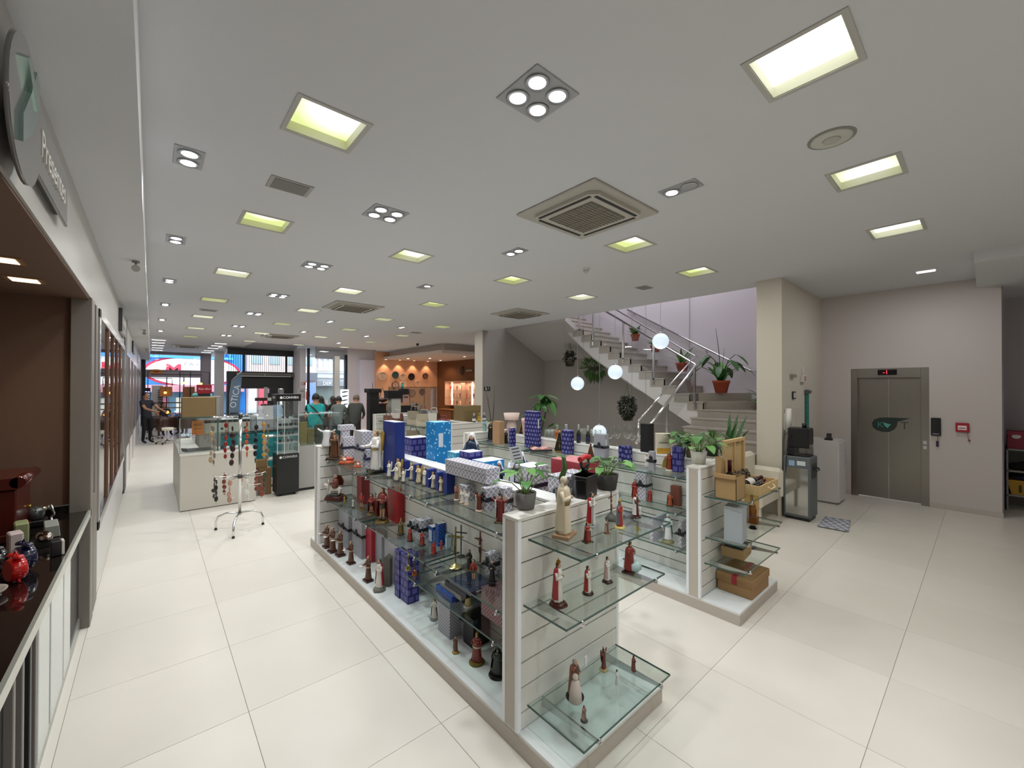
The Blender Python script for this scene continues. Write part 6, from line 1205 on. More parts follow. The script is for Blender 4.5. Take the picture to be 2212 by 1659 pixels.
for z in (.1, .5, .93): MB().box(.02, 0, z, .36, .3, z+.02).build('shelf_board', M('#d0cec8', .5), t)
# acrylic tower
t = thing('display_tower', 'black display tower with clear acrylic shelves and lettered black header', 'display tower', (1.62, 7.94, 0)); w_, d_ = .345, .34
MB().box(0, 0, .04, w_, d_, .72).build('plinth_box', M('#17181a', .35), t, bev=.003)
for a in (.04, w_-.08):
    for b in (.04, d_-.08): MB().cyl((a+.02, b+.02, 0), .02, .04, 10).build('castor', BLACK, t)
for b in ((.005, .005, .72, .01, d_-.005, 1.64), (w_-.01, .005, .72, w_-.005, d_-.005, 1.64), (.005, .005, .72, w_-.005, .01, 1.64), (.005, d_-.01, .72, w_-.005, d_-.005, 1.64)): MB().box(*b).build('acrylic_wall', CLEAR, t)
for k, z in enumerate((.73, .90, 1.03, 1.18, 1.31)):
    s = MB().box(.012, .012, z, w_-.012, d_-.012, z+.008).build('acrylic_shelf', M('#c3cac8', .2), t)
MB().box(.11, .004, .72, .118, .01, 1.64).box(w_-.012, .002, .72, w_-.003, .012, 1.64).box(.003, .002, .72, .012, .012, 1.64).build('upright', M('#d0d6d4', .2), t)
MB().box(-.02, -.02, 1.63, w_+.02, d_+.02, 1.75).build('header', M('#101113', .3), t, bev=.002)
text('header_letters', 'CONVEX', .058, M('#f0f0f0', .4, emit=.3), t, (.205, -.022, 1.69), RX, .001, sx=1.05); MB().ball((.055, -.022, 1.69), (.022, .002, .024), 10, 6).build('header_emblem', M('#f0f0f0', .4), t)
text('side_letters', 'CONVEX', .05, M('#d0d0d0', .4), t, (-.022, .15, 1.69), RL, .001)
text('plinth_letters', 'CONVEX', .055, M('#e6e6e6', .4), t, (.20, -.002, .665), RX, .001, sx=1.05); MB().ball((.055, -.002, .665), (.02, .002, .022), 10, 6).build('plinth_emblem', M('#e6e6e6', .4), t)
for k, (x, z) in enumerate(((.1, .908), (.22, .908), (.12, 1.038), (.24, 1.038), (.1, 1.188), (.2, 1.188), (.28, 1.188), (.15, 1.318))):
    tt = thing('sunglasses', 'pair of sunglasses on the acrylic tower, %s shelf, %s' % ({.908: 'lowest', 1.038: 'second', 1.188: 'third', 1.318: 'top'}[z], {.1: 'left', .12: 'left', .15: 'alone', .2: 'middle', .22: 'right', .24: 'right', .28: 'right'}[x]), 'sunglasses', (1.62+x, 8.05, z), 0, 'sunglasses in the tower')
    for s in (-1, 1): MB().lathe([(.024, -.002), (.024, .002)], 12).xf(Matrix.Translation((s*.03, 0, .03)) @ Matrix.Rotation(pi/2, 4, 'X')).build('lens', M('#3a4446', .15), tt); MB().tube([(s*.055, 0, .035), (s*.057, .08, .02), (s*.057, .1, .005)], .003, 5).build('temple', M('#6a5f58', .3), tt)
    MB().tube([(-.01, 0, .035), (.01, 0, .035)], .003, 5).build('bridge', M('#6a5f58', .3), tt)
# grey cabinet with glass top
t = thing('glass_counter', 'grey laminate glass counter right of the black tower', 'counter', (1.99, 8.12, 0)); MB().box(0, 0, .05, .72, .5, .80).build('base', M('#a5a4a0', .5), t, bev=.003); MB().box(.02, .03, 0, .7, .48, .05).build('plinth', DARKM, t)
for b in ((0, 0, .80, .72, .006, 1.38), (0, .006, .8, .006, .5, 1.38), (.714, .006, .8, .72, .5, 1.38), (0, 0, 1.38, .72, .5, 1.388)): MB().box(*b).build('glass_pane', CLEAR, t)
MB().box(-.002, -.004, 1.376, .722, .0, 1.392).build('glass_edge', M('#b0c4c0', .2), t)
for k, (x, col, h) in enumerate(((.08, '#8a7d42', .42), (.2, '#77703f', .3), (.34, '#3d3a30', .36))):
    tt = thing('gift_bag', ['olive gold gift bag in the grey glass counter', 'shorter khaki gift bag in the grey glass counter', 'dark bronze gift bag in the grey glass counter'][k], 'bag', (2.0+x, 8.3, .801)); MB().prism([(0, 0), (.11, 0), (.115, h), (-.005, h)], 0, .08, 'y').build('bag_body', M(col, .5), tt, bev=.003); MB().tube([(.03, .04, h), (.04, .04, h+.06), (.07, .04, h+.06), (.08, .04, h)], .004, 5).build('handle', M('#3a3424', .6), tt)
tt = thing('white_box', 'small white cube box in the grey glass counter', 'box', (2.52, 8.25, .801)); MB().box(0, 0, 0, .1, .1, .1).build('box_body', M('#dcdad4', .5), tt, bev=.003); MB().box(-.001, .03, .04, .101, .07, .101).build('band', M('#b04038', .5), tt)
# agate hanger stand
AX, AY = .90, 6.55
t = thing('hanger_stand', 'chrome three legged hanger stand with tiers of hooks for agate strands', 'stand', (AX, AY, 0))
MB().tube([(0, 0, .17), (0, 0, 1.53)], .018, 12).build('pole', CHROME, t)
for k, (fx, fy) in enumerate(((.649, 6.651), (.778, 6.146), (1.16, 6.499))):
    dx, dy = fx-AX, fy-AY; l = MB().tube([(0, 0, .2), (dx*.55, dy*.55, .21), (dx*.9, dy*.9, .17), (dx, dy, .10), (dx, dy, .015)], .014, 10).build('leg', CHROME, t); MB().cyl((dx, dy, 0), .017, .02, 10).build('foot_cap', BLACK, l)
MB().cyl((0, 0, .66), .028, .05, 12).build('clamp', M('#4a4a4a', .3, .8), t); MB().cyl((0, 0, 1.46), .026, .06, 12).build('clamp', M('#4a4a4a', .3, .8), t)
hooks = []
for z, n, L in ((1.48, 8, .34), (.69, 9, .30)):
    for k in range(n):
        a = 2*pi*k/n+.4+(z < 1)*.3; e = (L*cos(a), L*sin(a), z+.02); MB().tube([(0, 0, z), (e[0]*.9, e[1]*.9, z+.005), e], .005, 6).build('hook', CHROME, t); hooks.append((AX+e[0]*.95, AY+e[1]*.95, z))
for k in range(5): a = 1.3*k; MB().tube([(.1*cos(a), .1*sin(a), .55-.04*k), (.24*cos(a), .24*sin(a), .55-.04*k)], .005, 6).build('bare_hook', M('#e6e6e4', .2), t)
tones = [('amber', '#b98a3f'), ('orange red', '#b5471f'), ('crimson', '#8f231c'), ('sand', '#a8916a'), ('grey banded', '#8a8078'), ('dark plum', '#3a2328'), ('black', '#1b191c'), ('olive', '#6d6650'), ('rose', '#b58a78'), ('rust', '#7d3f30'), ('moss', '#3d4130'), ('white', '#dcd9d2')]
q = random.Random(12)
for k, (hx, hy, hz) in enumerate(hooks):
    top = k < 8; nm, col = tones[[0, 1, 2, 3, 4, 5, 6, 7, 9, 8, 9, 10, 6, 8, 11, 9, 10][k]]; n = 6 if top else 4; L = .085 if top else .07
    tt = thing('agate_strand', '%s strand of flat agate slices hung on the %s tier, hook %s' % (nm, 'upper' if top else 'lower', ORD[k if top else k-8]), 'strand', (hx, hy, hz), q.random()*6, 'agate strands')
    MB().tube([(0, 0, 0), (0, 0, -(.1 if top else .02)-L*n)], .0018, 4).build('thread', M('#8a8278', .7), tt)
    for j in range(n):
        c = M(col, .3, noise=.2, scale=30); MB().ball((.012*q.uniform(-1, 1), 0, -(.13 if top else .03)-L*j), (.024*q.uniform(.8, 1.3), .008, .036*q.uniform(.8, 1.2)), 10, 6).build('slice', c, tt, rot=q.random()*3)
# ---------- third gondola with bags, left side facing the aisle
G3 = 4.12
gondola(G3, 'slatted gondola with handbags, farthest of the three gondolas', [], [(1.72, 2.76, 1.05, -1), (2.79, 3.88, 1.05, -1), (3.91, 4.99, 1.05, -1), (1.72, 3.3, .74, -1), (3.33, 4.99, .74, -1)], yb=6.1)
def handbag(label, x, y, z, w, h, col, flap, rot=-1.2, soft=0):
    t = thing('handbag', label, 'bag', (x, y, z), rot)
    MB().prism([(-w/2, 0), (w/2, 0), (w*.52, h*.5), (w*.42, h), (-w*.42, h), (-w*.52, h*.5)], -.05, .05, 'y').build('bag_body', M(col, .5), t, bev=.012)
    MB().prism([(-w*.43, h*1.01), (w*.43, h*1.01), (w*.40, h*.5), (0, h*.4), (-w*.40, h*.5)], -.058, -.05, 'y').build('flap', M(flap, .5), t)
    MB().tube([(-w*.3, 0, h), (-w*.22, 0, h*1.35), (w*.22, 0, h*1.35), (w*.3, 0, h)], .009, 8).build('handle', M(flap, .5), t); MB().ball((0, -.06, h*.48), .010, 8, 6).build('clasp', M('#b9a05a', .3, .8), t)
    return t
for v in (('flat rose leather clutch at the far end of the bag gondola', 4.30, 9.45, 1.051, .26, .14, '#8a5f55', '#7a5148'), ('brown and white bucket bag on the bag gondola', 4.30, 8.95, 1.051, .28, .22, '#6a4038', '#cfc9c2'), ('tall beige slouchy bag in the middle of the bag gondola', 4.30, 8.15, 1.051, .34, .30, '#b5ab98', '#9a917f'), ('long cream tote on the bag gondola', 4.30, 7.72, 1.051, .36, .26, '#c2baa6', '#b0a894'), ('two tone maroon bag with white edge on the bag gondola', 4.30, 7.32, 1.051, .26, .30, '#4d2a24', '#d0cac2'),
          ('small grey fabric bag behind the cream tote', 4.41, 7.95, 1.051, .22, .33, '#75777a', '#686a6d'), ('pink framed bag at the near end of the bag gondola', 4.30, 6.95, 1.051, .26, .2, '#b06a74', '#8a3a48'), ('olive shoulder bag on the lower bag shelf, far one', 4.30, 9.0, .741, .3, .18, '#5c5648', '#4a4538'), ('taupe bowling bag on the lower bag shelf', 4.30, 8.2, .741, .32, .19, '#a09280', '#857868'), ('dark grey pouch on the lower bag shelf, near one', 4.30, 7.4, .741, .3, .17, '#6d685e', '#5a554c')):
    handbag(*v)
t = thing('carton', 'large brown carton on the near half of the bag gondola', 'box', (4.60, 6.72, 1.206)); MB().box(0, 0, 0, .42, .34, .30).build('carton_body', M('#7d6a46', .8, noise=.04, scale=20), t, bev=.003); MB().box(-.001, .16, .298, .421, .19, .302).build('tape', M('#a08a64', .5), t); MB().box(.0, -.004, .2, .42, 0, .299).build('flap', M('#86724c', .8), t)
for k, (x, c1_, c2_) in enumerate(((4.66, '#2a3a3a', '#d9dcdc'), (4.78, '#a8862a', '#c9a83a'), (4.90, '#2c3848', '#d0d3d8'))): bottle('small %s bottle on the near end of the bag gondola' % ('dark labelled', 'yellow', 'navy labelled')[k], x, 6.55-.1, 1.206, .17, c1_, c2_, c2_)
# tall showcase, white cupboard, columns before the clock wall
t = thing('glass_showcase', 'tall glass showcase with copper frame before the clock wall', 'showcase', (5.95, 12.6, 0)); MB().box(0, 0, 0, 1.6, .5, 1.05).build('showcase_base', M('#d6d6dc', .5), t, bev=.004); MB().box(.55, -.004, .1, .95, 0, 1.0).build('panel', M('#c2b9ac', .5), t)
for b in ((0, 0, 1.05, 1.6, .008, 1.85), (0, .5, 1.05, 1.6, .508, 1.85), (1.592, 0, 1.05, 1.6, .5, 1.85), (0, 0, 1.05, .008, .5, 1.85)): MB().box(*b).build('glass_pane', PANE, t)
for x in (0, .53, 1.07, 1.59): MB().box(x, -.004, 1.05, x+.012, .01, 1.86).build('frame_bar', M('#8a5f3a', .4, .5), t)
MB().box(0, -.006, 1.85, 1.6, .5, 1.87).build('top_frame', M('#8a5f3a', .4, .5), t)
for k, x in enumerate((.75, .88, 1.0)): tt = st_(['white stag like figurine in the tall showcase', 'black and white figurine in the tall showcase', 'pale slender figurine in the tall showcase'][k], 5.95+x, 12.8, 1.051, .34-.04*k, 0, robe=['#d9d9d9', '#26282a', '#c9d4d4'][k], mantle=['#c2c2c2', '#dcdcdc', None][k], base=('#2a2a2c', 'round'))
t = thing('glass_cloche', 'tall clear glass cloche pair at the left of the showcase', 'cloche', (5.55, 12.4, .9)); MB().lathe([(.14, 0), (.14, .6), (.11, .75), (.02, .82)], 18, cap=False).build('cloche_glass', CLEAR, t); MB().lathe([(.16, -.03), (.16, 0)], 18).build('tray', M('#6a4a34', .5), t); MB().box(-.2, -.2, -.9, .2, .2, -.03).build('pedestal', M('#a58a68', .6), t)
t = thing('tall_column_display', 'tall black square column display with wider cap', 'display column', (4.32, 10.6, 0)); MB().box(0, 0, 0, .24, .24, 1.72).build('column', M('#0f0f11', .4), t, bev=.004); MB().box(-.05, -.05, 1.72, .28, .28, 1.83).build('cap', M('#131315', .4), t, bev=.004); MB().tube([(.1, .1, 1.83), (.1, .1, 1.98)], .006, 6).build('antenna', DARKM, t)
t = thing('sign_column', 'white display column with black header box before the clock wall', 'display column', (4.95, 10.9, 0)); MB().box(.1, 0, 0, .38, .25, 1.55).build('column', M('#b9bab4', .5), t, bev=.004); MB().box(0, -.03, 1.55, .42, .28, 1.77).build('header', M('#0d0d0f', .4), t, bev=.003); MB().box(.42, -.02, 1.66, .62, .26, 1.82).build('header_step', M('#0d0d0f', .4), t, bev=.003); MB().box(.44, .0, 1.42, .62, .25, 1.65).build('picture_panel', M('#b58a80', .5), t); MB().box(.47, -.002, 1.56, .6, 0, 1.6).build('picture_mark', M('#3a3034', .5), t)
t = thing('black_speaker', 'black floor display box left of the white column', 'box', (4.62, 10.95, 0)); MB().box(0, 0, 0, .3, .25, 1.38).build('box_body', M('#111113', .5), t, bev=.004); MB().box(-.05, -.05, 1.38, .32, .28, 1.42).build('red_top', M('#3a1518', .5), t, bev=.003)
t = thing('black_box', 'black square display box right of the white column', 'box', (5.45, 10.95, 0)); MB().box(0, 0, 0, .34, .3, 1.33).build('box_body', M('#121214', .5), t, bev=.004); MB().box(.02, -.003, .4, .32, 0, 1.3).build('front_panel', M('#1a1a1d', .3), t)
t = thing('teal_bottle', 'teal bottle standing on the stepped black header', 'bottle', (5.42, 11.0, 1.82)); MB().lathe([(.035, 0), (.035, .09), (.014, .115), (.014, .14)], 14).build('bottle_body', M('#1b8a80', .3), t); MB().cyl((0, 0, .14), .018, .025, 10).build('cap', M('#12655e', .4), t)
t = thing('wood_crates', 'tan wooden crate table with draped goods below the clock wall', 'table', (6.0, 13.4, 0))
MB().box(0, 0, 0, .9, .6, 1.05).build('crate_block', M('#8a6238', .6, noise=.15, scale=6), t, bev=.01); MB().box(.1, .1, 1.05, .55, .45, 1.25).build('tan_box', M('#a8794a', .6), t, bev=.008); MB().box(-.03, -.03, 1.02, .93, .63, 1.06).build('table_top', M('#7a5530', .5), t, bev=.005)
# clocks
CL = [(8.15, 2.37, .2, '#d6c2b0', '#c9ae98', 'pale round wall clock at the far left of the clock wall'), (8.80, 2.43, .17, '#27474a', '#2c5254', 'teal wall clock with scalloped rim'), (9.18, 2.35, .17, '#e6cdb8', '#d3b298', 'pale pink wall clock beside the teal one'), (9.64, 2.36, .17, '#1b1413', '#221816', 'black faced wall clock on the clock wall'), (10.41, 2.41, .145, '#2a1413', '#7a5a4c', 'small dark red wall clock at the far right'), (8.80, 1.94, .18, '#33191a', '#c9a592', 'dark rimmed wall clock with pale dial below the teal one'), (9.20, 1.97, .18, '#e9d2c0', '#dcc0ac', 'pale glossy wall clock in the middle row'), (9.97, 2.02, .17, '#dcb8a0', '#d9b096', 'peach wall clock with shiny glass at the right of the middle row'), (9.20, 1.56, .18, '#241312', '#a5836a', 'black rimmed wall clock in the bottom row'), (9.67, 1.54, .18, '#3a1716', '#b58a78', 'maroon rimmed wall clock with anchor like dial in the bottom row'), (10.23, 1.62, .155, '#3f211a', '#7a5240', 'small brown wall clock above the showcase')]
for x, z, r, rim, dial, lab in CL:
    t = thing('wall_clock', lab, 'clock', (x, 18.6, z), 0, 'clocks on the peach wall'); RXM = Matrix.Rotation(pi/2, 4, 'X')
    MB().lathe([(r, 0), (r*1.02, .03), (r*.94, .05), (r*.86, .04)], 28, cap=False).xf(RXM).build('rim', M(rim, .3), t); MB().lathe([(r*.9, .03), (.001, .031)], 28, cap=False).xf(RXM).build('dial', M(dial, .4), t)
    MB().box(-.006, -.036, -.01, .006, -.033, r*.55).build('hour_hand', M('#2a2020', .4), t); MB().box(-.004, -.038, -r*.65, .004, -.036, .02).build('minute_hand', M('#2a2020', .4), t)
# jewellery wall cabinet, sign, counters
t = thing('jewellery_cabinet', 'glowing wall cabinet of jewellery on the brown alcove wall', 'display cabinet', (11.09, 15.2, 0))
MB().box(-.28, -.6, .98, .0, 2.2, 1.0).box(-.28, -.6, 2.1, 0, 2.2, 2.14).box(-.28, 2.17, 1.0, 0, 2.2, 2.1).box(-.28, .72, 1.0, 0, .80, 2.1).build('cabinet_frame', M('#c9a58c', .5), t); MB().box(-.02, -.6, 1.0, 0, 2.17, 2.1).build('back_panel', M('#d9b59e', .5), t)
for y in (1.9, .9, .2, -.3): MB().box(-.05, y, 1.02, -.03, y+.07, 2.08).build('light_strip', M('#ffdcbc', .5, emit=4), t)
lamp('cabinet_light', 'AREA', (-.26, .8, 2.05), 12, (1, .75, .55), t, .3, size_y=2.4)
for z in (1.35, 1.7): MB().box(-.26, -.6, z, -.02, 2.17, z+.01).build('glass_shelf', GLASS, t)
q = random.Random(8)
for sh, z in (('lower', 1.001), ('middle', 1.361), ('upper', 1.711)):
    for k in range(9):
        c = (k*3+len(sh)) % 4; tt = thing('jewellery_display', 'small %s jewellery bust in the glowing cabinet, %s shelf, %s from left' % (['pink', 'red', 'cream', 'brown'][c], sh, ORD[k]), 'jewellery', (10.93, 17.05-.27*k, z), q.random()*3, 'jewellery in the glowing cabinet')
        MB().lathe([(.03, 0), (.02, .04), (.05, .1+.08*q.random()), (.02, .22)], 8, sy=.6).build('bust', M(['#c98a80', '#b0352c', '#e0c9b4', '#6a4438'][c], .5), tt)
t = thing('alcove_counter', 'brown wooden counter with stacked trays under the glowing cabinet', 'counter', (10.5, 14.0, 0)); MB().box(0, 0, 0, .56, 3.4, .78).build('counter_body', M('#5a361e', .5, noise=.1, scale=5), t, bev=.004); MB().box(-.03, -.03, .78, .57, 3.43, .82).build('counter_top', M('#8a5f3c', .35), t, bev=.004)
for k in range(4): MB().cyl((.2+.03*(k % 2), .6, .82+.05*k), .2, .045, 16).build('tray', M('#a8774c', .5), t)
for k in range(3): MB().box(-.015, .1+1.1*k, .1, 0, 1.1+1.1*k, .72).build('door', M('#6a4226', .5), t, bev=.004)
t = thing('alcove_sign', 'dark lettered sign with shield emblem on the brown alcove wall', 'sign', (11.09, 15.78, 2.63)); MB().box(-.03, -.65, -.13, 0, .35, .13).build('sign_board', M('#4a3326', .4), t, bev=.004); MB().ball((-.03, .52, 0), (.03, .17, .22), 14, 8).build('shield', M('#33241c', .35), t); text('sign_letters', 'Joalheria', .14, M('#d9c8ba', .4), t, (-.034, -.06, -.0), RL, .003)
t = thing('security_camera', 'small dark dome camera on the ceiling before the alcove', 'camera', (7.640,14.247,3.520)); MB().lathe([(.05, -.03), (.05, 0)], 12).build('base', DARKM, t); MB().ball((0, 0, -.05), .045, 10, 6, z1=.3).build('dome', BLACK, t)

# ================================================================ people
def person(label, x, y, rot, H=1.68, shirt='#20222a', trousers='#15161a', skin='#b98a70', hair='#171214', shoes='#101012', lean=0, arms=None, sit=False, sleeve='short', long_hair=False, hat=None, strap=None, build_=1.0, bald=None, face=True, legs=None, z=0):
    t = thing('person', label, 'person', (x, y, z), rot); k = H/1.68
    if sit: hip_z = .50
    else: hip_z = .90
    ln = Matrix.Rotation(-lean, 4, 'X') if False else Matrix.Rotation(lean, 4, 'X')
    def up(p): v = ln @ Vector((p[0], p[1], p[2]-.92)); return v+Vector((0, 0, hip_z+.02))
    J = {'pelvis': Vector((0, 0, hip_z+.02)), 'spine': up((0, 0, 1.13)), 'chest': up((0, .0, 1.32)), 'neck': up((0, .0, 1.455)), 'skull': up((0, -.02, 1.56)), 'crown': up((0, -.01, 1.655))}
    Rr = {'pelvis': .125, 'spine': .118, 'chest': .135, 'neck': .052, 'skull': .082, 'crown': .07}
    E_ = [('pelvis', 'spine', 't'), ('spine', 'chest', 't'), ('chest', 'neck', 'n'), ('neck', 'skull', 'h'), ('skull', 'crown', 'h')]
    arms = arms or {-1: ((-.26, .0, 1.13), (-.27, -.10, .90)), 1: ((.26, .0, 1.13), (.27, -.10, .90))}
    for s in (-1, 1):
        n = 'LR'[s > 0]
        J['sh'+n] = up((s*.165, .0, 1.385)); J['el'+n] = up(arms[s][0]); J['wr'+n] = up(arms[s][1])
        Rr.update({'sh'+n: .062, 'el'+n: .042, 'wr'+n: .03}); E_ += [('chest', 'sh'+n, 't'), ('sh'+n, 'el'+n, 'u'), ('el'+n, 'wr'+n, 'f')]
        J['hp'+n] = Vector((s*.09, 0, hip_z-.03)); Rr['hp'+n] = .088
        if sit: J['kn'+n] = Vector((s*.12, -.42, .50)); J['an'+n] = Vector((s*.12, -.40, .09)); J['to'+n] = Vector((s*.13, -.56, .035))
        else: sp = legs[s] if legs else 0; J['kn'+n] = Vector((s*.10, -.02+sp*.5, .49)); J['an'+n] = Vector((s*.11, .02+sp, .085)); J['to'+n] = Vector((s*.12, -.14+sp, .035))
        Rr.update({'kn'+n: .058, 'an'+n: .040, 'to'+n: .034}); E_ += [('pelvis', 'hp'+n, 'l'), ('hp'+n, 'kn'+n, 'l'), ('kn'+n, 'an'+n, 'l'), ('an'+n, 'to'+n, 's')]
    names = list(J); me = bpy.data.meshes.new('skeleton'); me.from_pydata([tuple(J[n]*k) for n in names], [(names.index(a), names.index(b)) for a, b, c in E_], [])
    o = bpy.data.objects.new('skeleton', me); COL.objects.link(o); m1 = o.modifiers.new('skin', 'SKIN'); m1.use_smooth_shade = True; o.modifiers.new('sub', 'SUBSURF').levels = 1; o.modifiers['sub'].render_levels = 1
    for n, sv in zip(names, me.skin_vertices[0].data):
        r = Rr[n]*k*(build_ if n in ('pelvis', 'spine', 'chest') else 1); sv.radius = (r*1.12 if n in ('pelvis', 'spine', 'chest') else r, r*.92 if n in ('pelvis', 'spine', 'chest') else r); sv.use_root = n == 'pelvis'
    bpy.context.view_layer.update(); body = bpy.data.meshes.new_from_object(o.evaluated_get(bpy.context.evaluated_depsgraph_get())); bpy.data.objects.remove(o)
    body.materials.clear(); SHM = M(shirt, .8, noise=.12, scale=9)
    for mm in (M(skin, .55), SHM, M(trousers, .8, noise=.1, scale=9), M(shoes, .4)): body.materials.append(mm)
    kind = {'t': 1, 'n': 1, 'h': 0, 'u': 1, 'f': 0 if sleeve == 'short' else 1, 'l': 2, 's': 3}
    for p in body.polygons:
        c = p.center/k; best = None
        for a, b, q_ in E_:
            A_, B_ = J[a], J[b]; ab = B_-A_; u = max(0, min(1, (c-A_).dot(ab)/ab.length_squared)); dd = (c-A_-ab*u).length-(Rr[a]*(1-u)+Rr[b]*u)
            if best is None or dd < best[0]: best = (dd, q_, u)
        q_ = kind[best[1]]
        if best[1] == 'n' and best[2] > .55: q_ = 0
        if best[1] == 'u' and sleeve == 'short' and best[2] > .55: q_ = 0
        p.material_index = q_; p.use_smooth = True
    put('body', body, t)
    sk = J['skull']*k; hd = (J['crown']-J['neck']).normalized()
    fm = MB().ball((0, 0, .0), (.078*k, .096*k, .115*k), 16, 12)
    MX = Matrix.Translation(J['skull']*k+hd*.015*k) @ ln
    fm.ball((0, -.098*k, -.012*k), (.014*k, .02*k, .022*k), 8, 6)
    for s in (-1, 1): fm.ball((s*.079*k, .005*k, -.01*k), (.012*k, .02*k, .03*k), 8, 6)
    fm.xf(MX).build('head', M(skin, .55), t)
    em = MB()
    for s in (-1, 1): em.ball((s*.03*k, -.086*k, .012*k), (.014*k, .008*k, .007*k), 8, 5)
    em.xf(MX).build('eyes', M('#1a1414', .3), t); MB().tube([(-.022*k, -.086*k, -.058*k), (0, -.092*k, -.06*k), (.022*k, -.086*k, -.058*k)], .006*k, 6).xf(MX).build('mouth', M('#8a4a44', .5), t)
    if hat: MB().ball((0, .0, .03*k), (.088*k, .105*k, .1*k), 14, 8, z0=.1).ball((0, -.09*k, .045*k), (.07*k, .06*k, .012*k), 10, 5).xf(MX).build('cap', M(hat, .8), t)
    if not (bald):
        hm = MB().ball((0, .018*k, .018*k), (.088*k, .10*k, .118*k), 14, 10, z0=-.35)
        # the fringe stays above the brow
        hm.v = [(a, b if b > -.075*k or c > .045*k else b*.72, c) for a, b, c in hm.v]
        if long_hair: hm.lathe([(.07*k, -.30*k), (.095*k, -.18*k), (.095*k, -.05*k), (.08*k, .05*k)], 14, (0, .03*k, 0), 1, .75, a0=-.1*pi, a1=1.1*pi)
        hm.xf(MX).build('hair', M(hair, .6), t)
    for s in (-1, 1):
        n = 'LR'[s > 0]; d = (J['wr'+n]-J['el'+n]).normalized(); w0 = J['wr'+n]*k; side = d.cross(Vector((0, 1, 0))).normalized(); nn = side.cross(d)
        h = MB().tube([w0-d*.01, w0+d*.05*k, w0+d*.085*k], [.026*k, .036*k, .032*k], 8)
        for i, L in enumerate((.062, .074, .07, .055)):
            b0 = w0+d*.08*k+side*(.024-.016*i)*k; h.tube([b0, b0+d*L*.5*k-nn*.008*k, b0+d*L*.9*k-nn*.028*k], [.0095*k, .009*k, .0075*k], 6)
        b0 = w0+d*.03*k+side*.03*k; h.tube([b0, b0+(d*.6+side*.6)*.04*k, b0+(d*.9+side*.45)*.065*k], [.012*k, .011*k, .008*k], 6)
        h.build('hand', M(skin, .55), t)
    if strap:
        MB().tube([up((.15, .0, 1.42))*k, up((.06, .145, 1.33))*k, up((-.06, .155, 1.16))*k, up((-.17, .12, .98))*k], .018*k, 6).build('bag_strap', M(strap, .6), t)
    return t
TOW = {-1: ((-.22, -.16, 1.16), (-.15, -.40, 1.12)), 1: ((.22, -.16, 1.16), (.15, -.40, 1.12))}
person('person in dark short sleeved clothes standing by the left wall, hands on a chair back', -.10, 18.15, radians(38), 1.66, shirt='#2a2a36', trousers='#121216', hair='#2a1d18', lean=-.10, arms={-1: ((-.2, -.22, 1.14), (-.14, -.52, 1.02)), 1: ((.2, -.22, 1.14), (.14, -.52, 1.02))})
person('seated person with long dark hair facing the shop near the left street front', .36, 20.85, radians(15), 1.62, shirt='#2c2228', trousers='#1a1a20', hair='#1a1214', sit=True, long_hair=True, arms=TOW)
person('seated person with dark hair seen behind the cardboard carton', 1.2, 20.7, radians(-60), 1.6, shirt='#5a4a46', trousers='#22222a', hair='#1c1416', sit=True, arms=TOW)
person('person in turquoise tunic seen from behind with a black strap across the back', 3.09, 10.97, radians(175), 1.69, shirt='#1aa0a0', trousers='#137f82', hair='#14121a', strap='#15161c', build_=1.25, arms=TOW)
person('dark haired person in brown beside the turquoise tunic, leaning over a counter', 3.72, 12.5, radians(190), 1.60, shirt='#3a2c2a', trousers='#1c1a1c', hair='#1d1614', lean=.22, arms=TOW, sleeve='long', long_hair=True)
person('dark haired person in black between two customers at the far counter', 4.2, 12.9, radians(200), 1.58, shirt='#1b1b1e', trousers='#17171a', hair='#2a201a', lean=.2, arms=TOW, sleeve='long', long_hair=True)
person('stooping person in olive grey jacket and tan cap at the far counter', 4.33, 11.7, radians(150), 1.66, shirt='#3d3f3a', trousers='#2a2a28', hair='#6a5a48', hat='#8f7f66', lean=.30, arms=TOW, sleeve='long', build_=1.25)
person('person in pale grey sleeves half hidden in front of the olive jacket', 4.0, 12.05, radians(160), 1.60, shirt='#6d7674', trousers='#232428', hair='#1d1a18', lean=.22, arms=TOW, sleeve='long')

# ================================================================ left front corner, front counters
t = thing('office_chair', 'brown swivel chair with cream seat held by the standing person', 'chair', (.40, 17.6, 0), .5)
def swivel(t, shell='#3d2018', seat='#d6cdbd'):
    MB().tube([(0, 0, .08), (0, 0, .46)], .025, 8).build('column', STEEL, t)
    for k in range(5):
        a = 2*pi*k/5; l = MB().tube([(0, 0, .11), (.26*cos(a), .26*sin(a), .07)], .016, 6).build('leg', STEEL, t); MB().ball((.27*cos(a), .27*sin(a), .032), .032, 8, 6).build('castor', BLACK, l)
    MB().ball((0, 0, .48), (.25, .25, .06), 16, 8).build('seat', M(seat, .6), t)
    MB().lathe([(.24, .42), (.28, .5), (.29, .72), (.27, .84)], 20, a0=-.15*pi, a1=1.15*pi).build('shell_back', M(shell, .45), t).modifiers.new('thick', 'SOLIDIFY').thickness = .03
    return t
swivel(t)
swivel(thing('office_chair', 'dark swivel chair farther in beside the street window table', 'chair', (.05, 19.4, 0), 2.2), '#2c1a18', '#3d2a28')
swivel(thing('office_chair', 'brown swivel chair at the right end of the street window table', 'chair', (.95, 18.3, 0), 3.9), '#3d241c', '#c9c0b0')
t = thing('consulting_table', 'dark round legged table with an orange lamp by the left street front', 'table', (.60, 19.95, 0)); MB().box(-.45, -.3, .70, .5, .3, .74).build('table_top', M('#6a4a3c', .4), t, bev=.005)
for a in (-.38, .42):
    for b in (-.24, .24): MB().box(a-.025, b-.025, 0, a+.025, b+.025, .70).build('leg', M('#3a2420', .5), t)
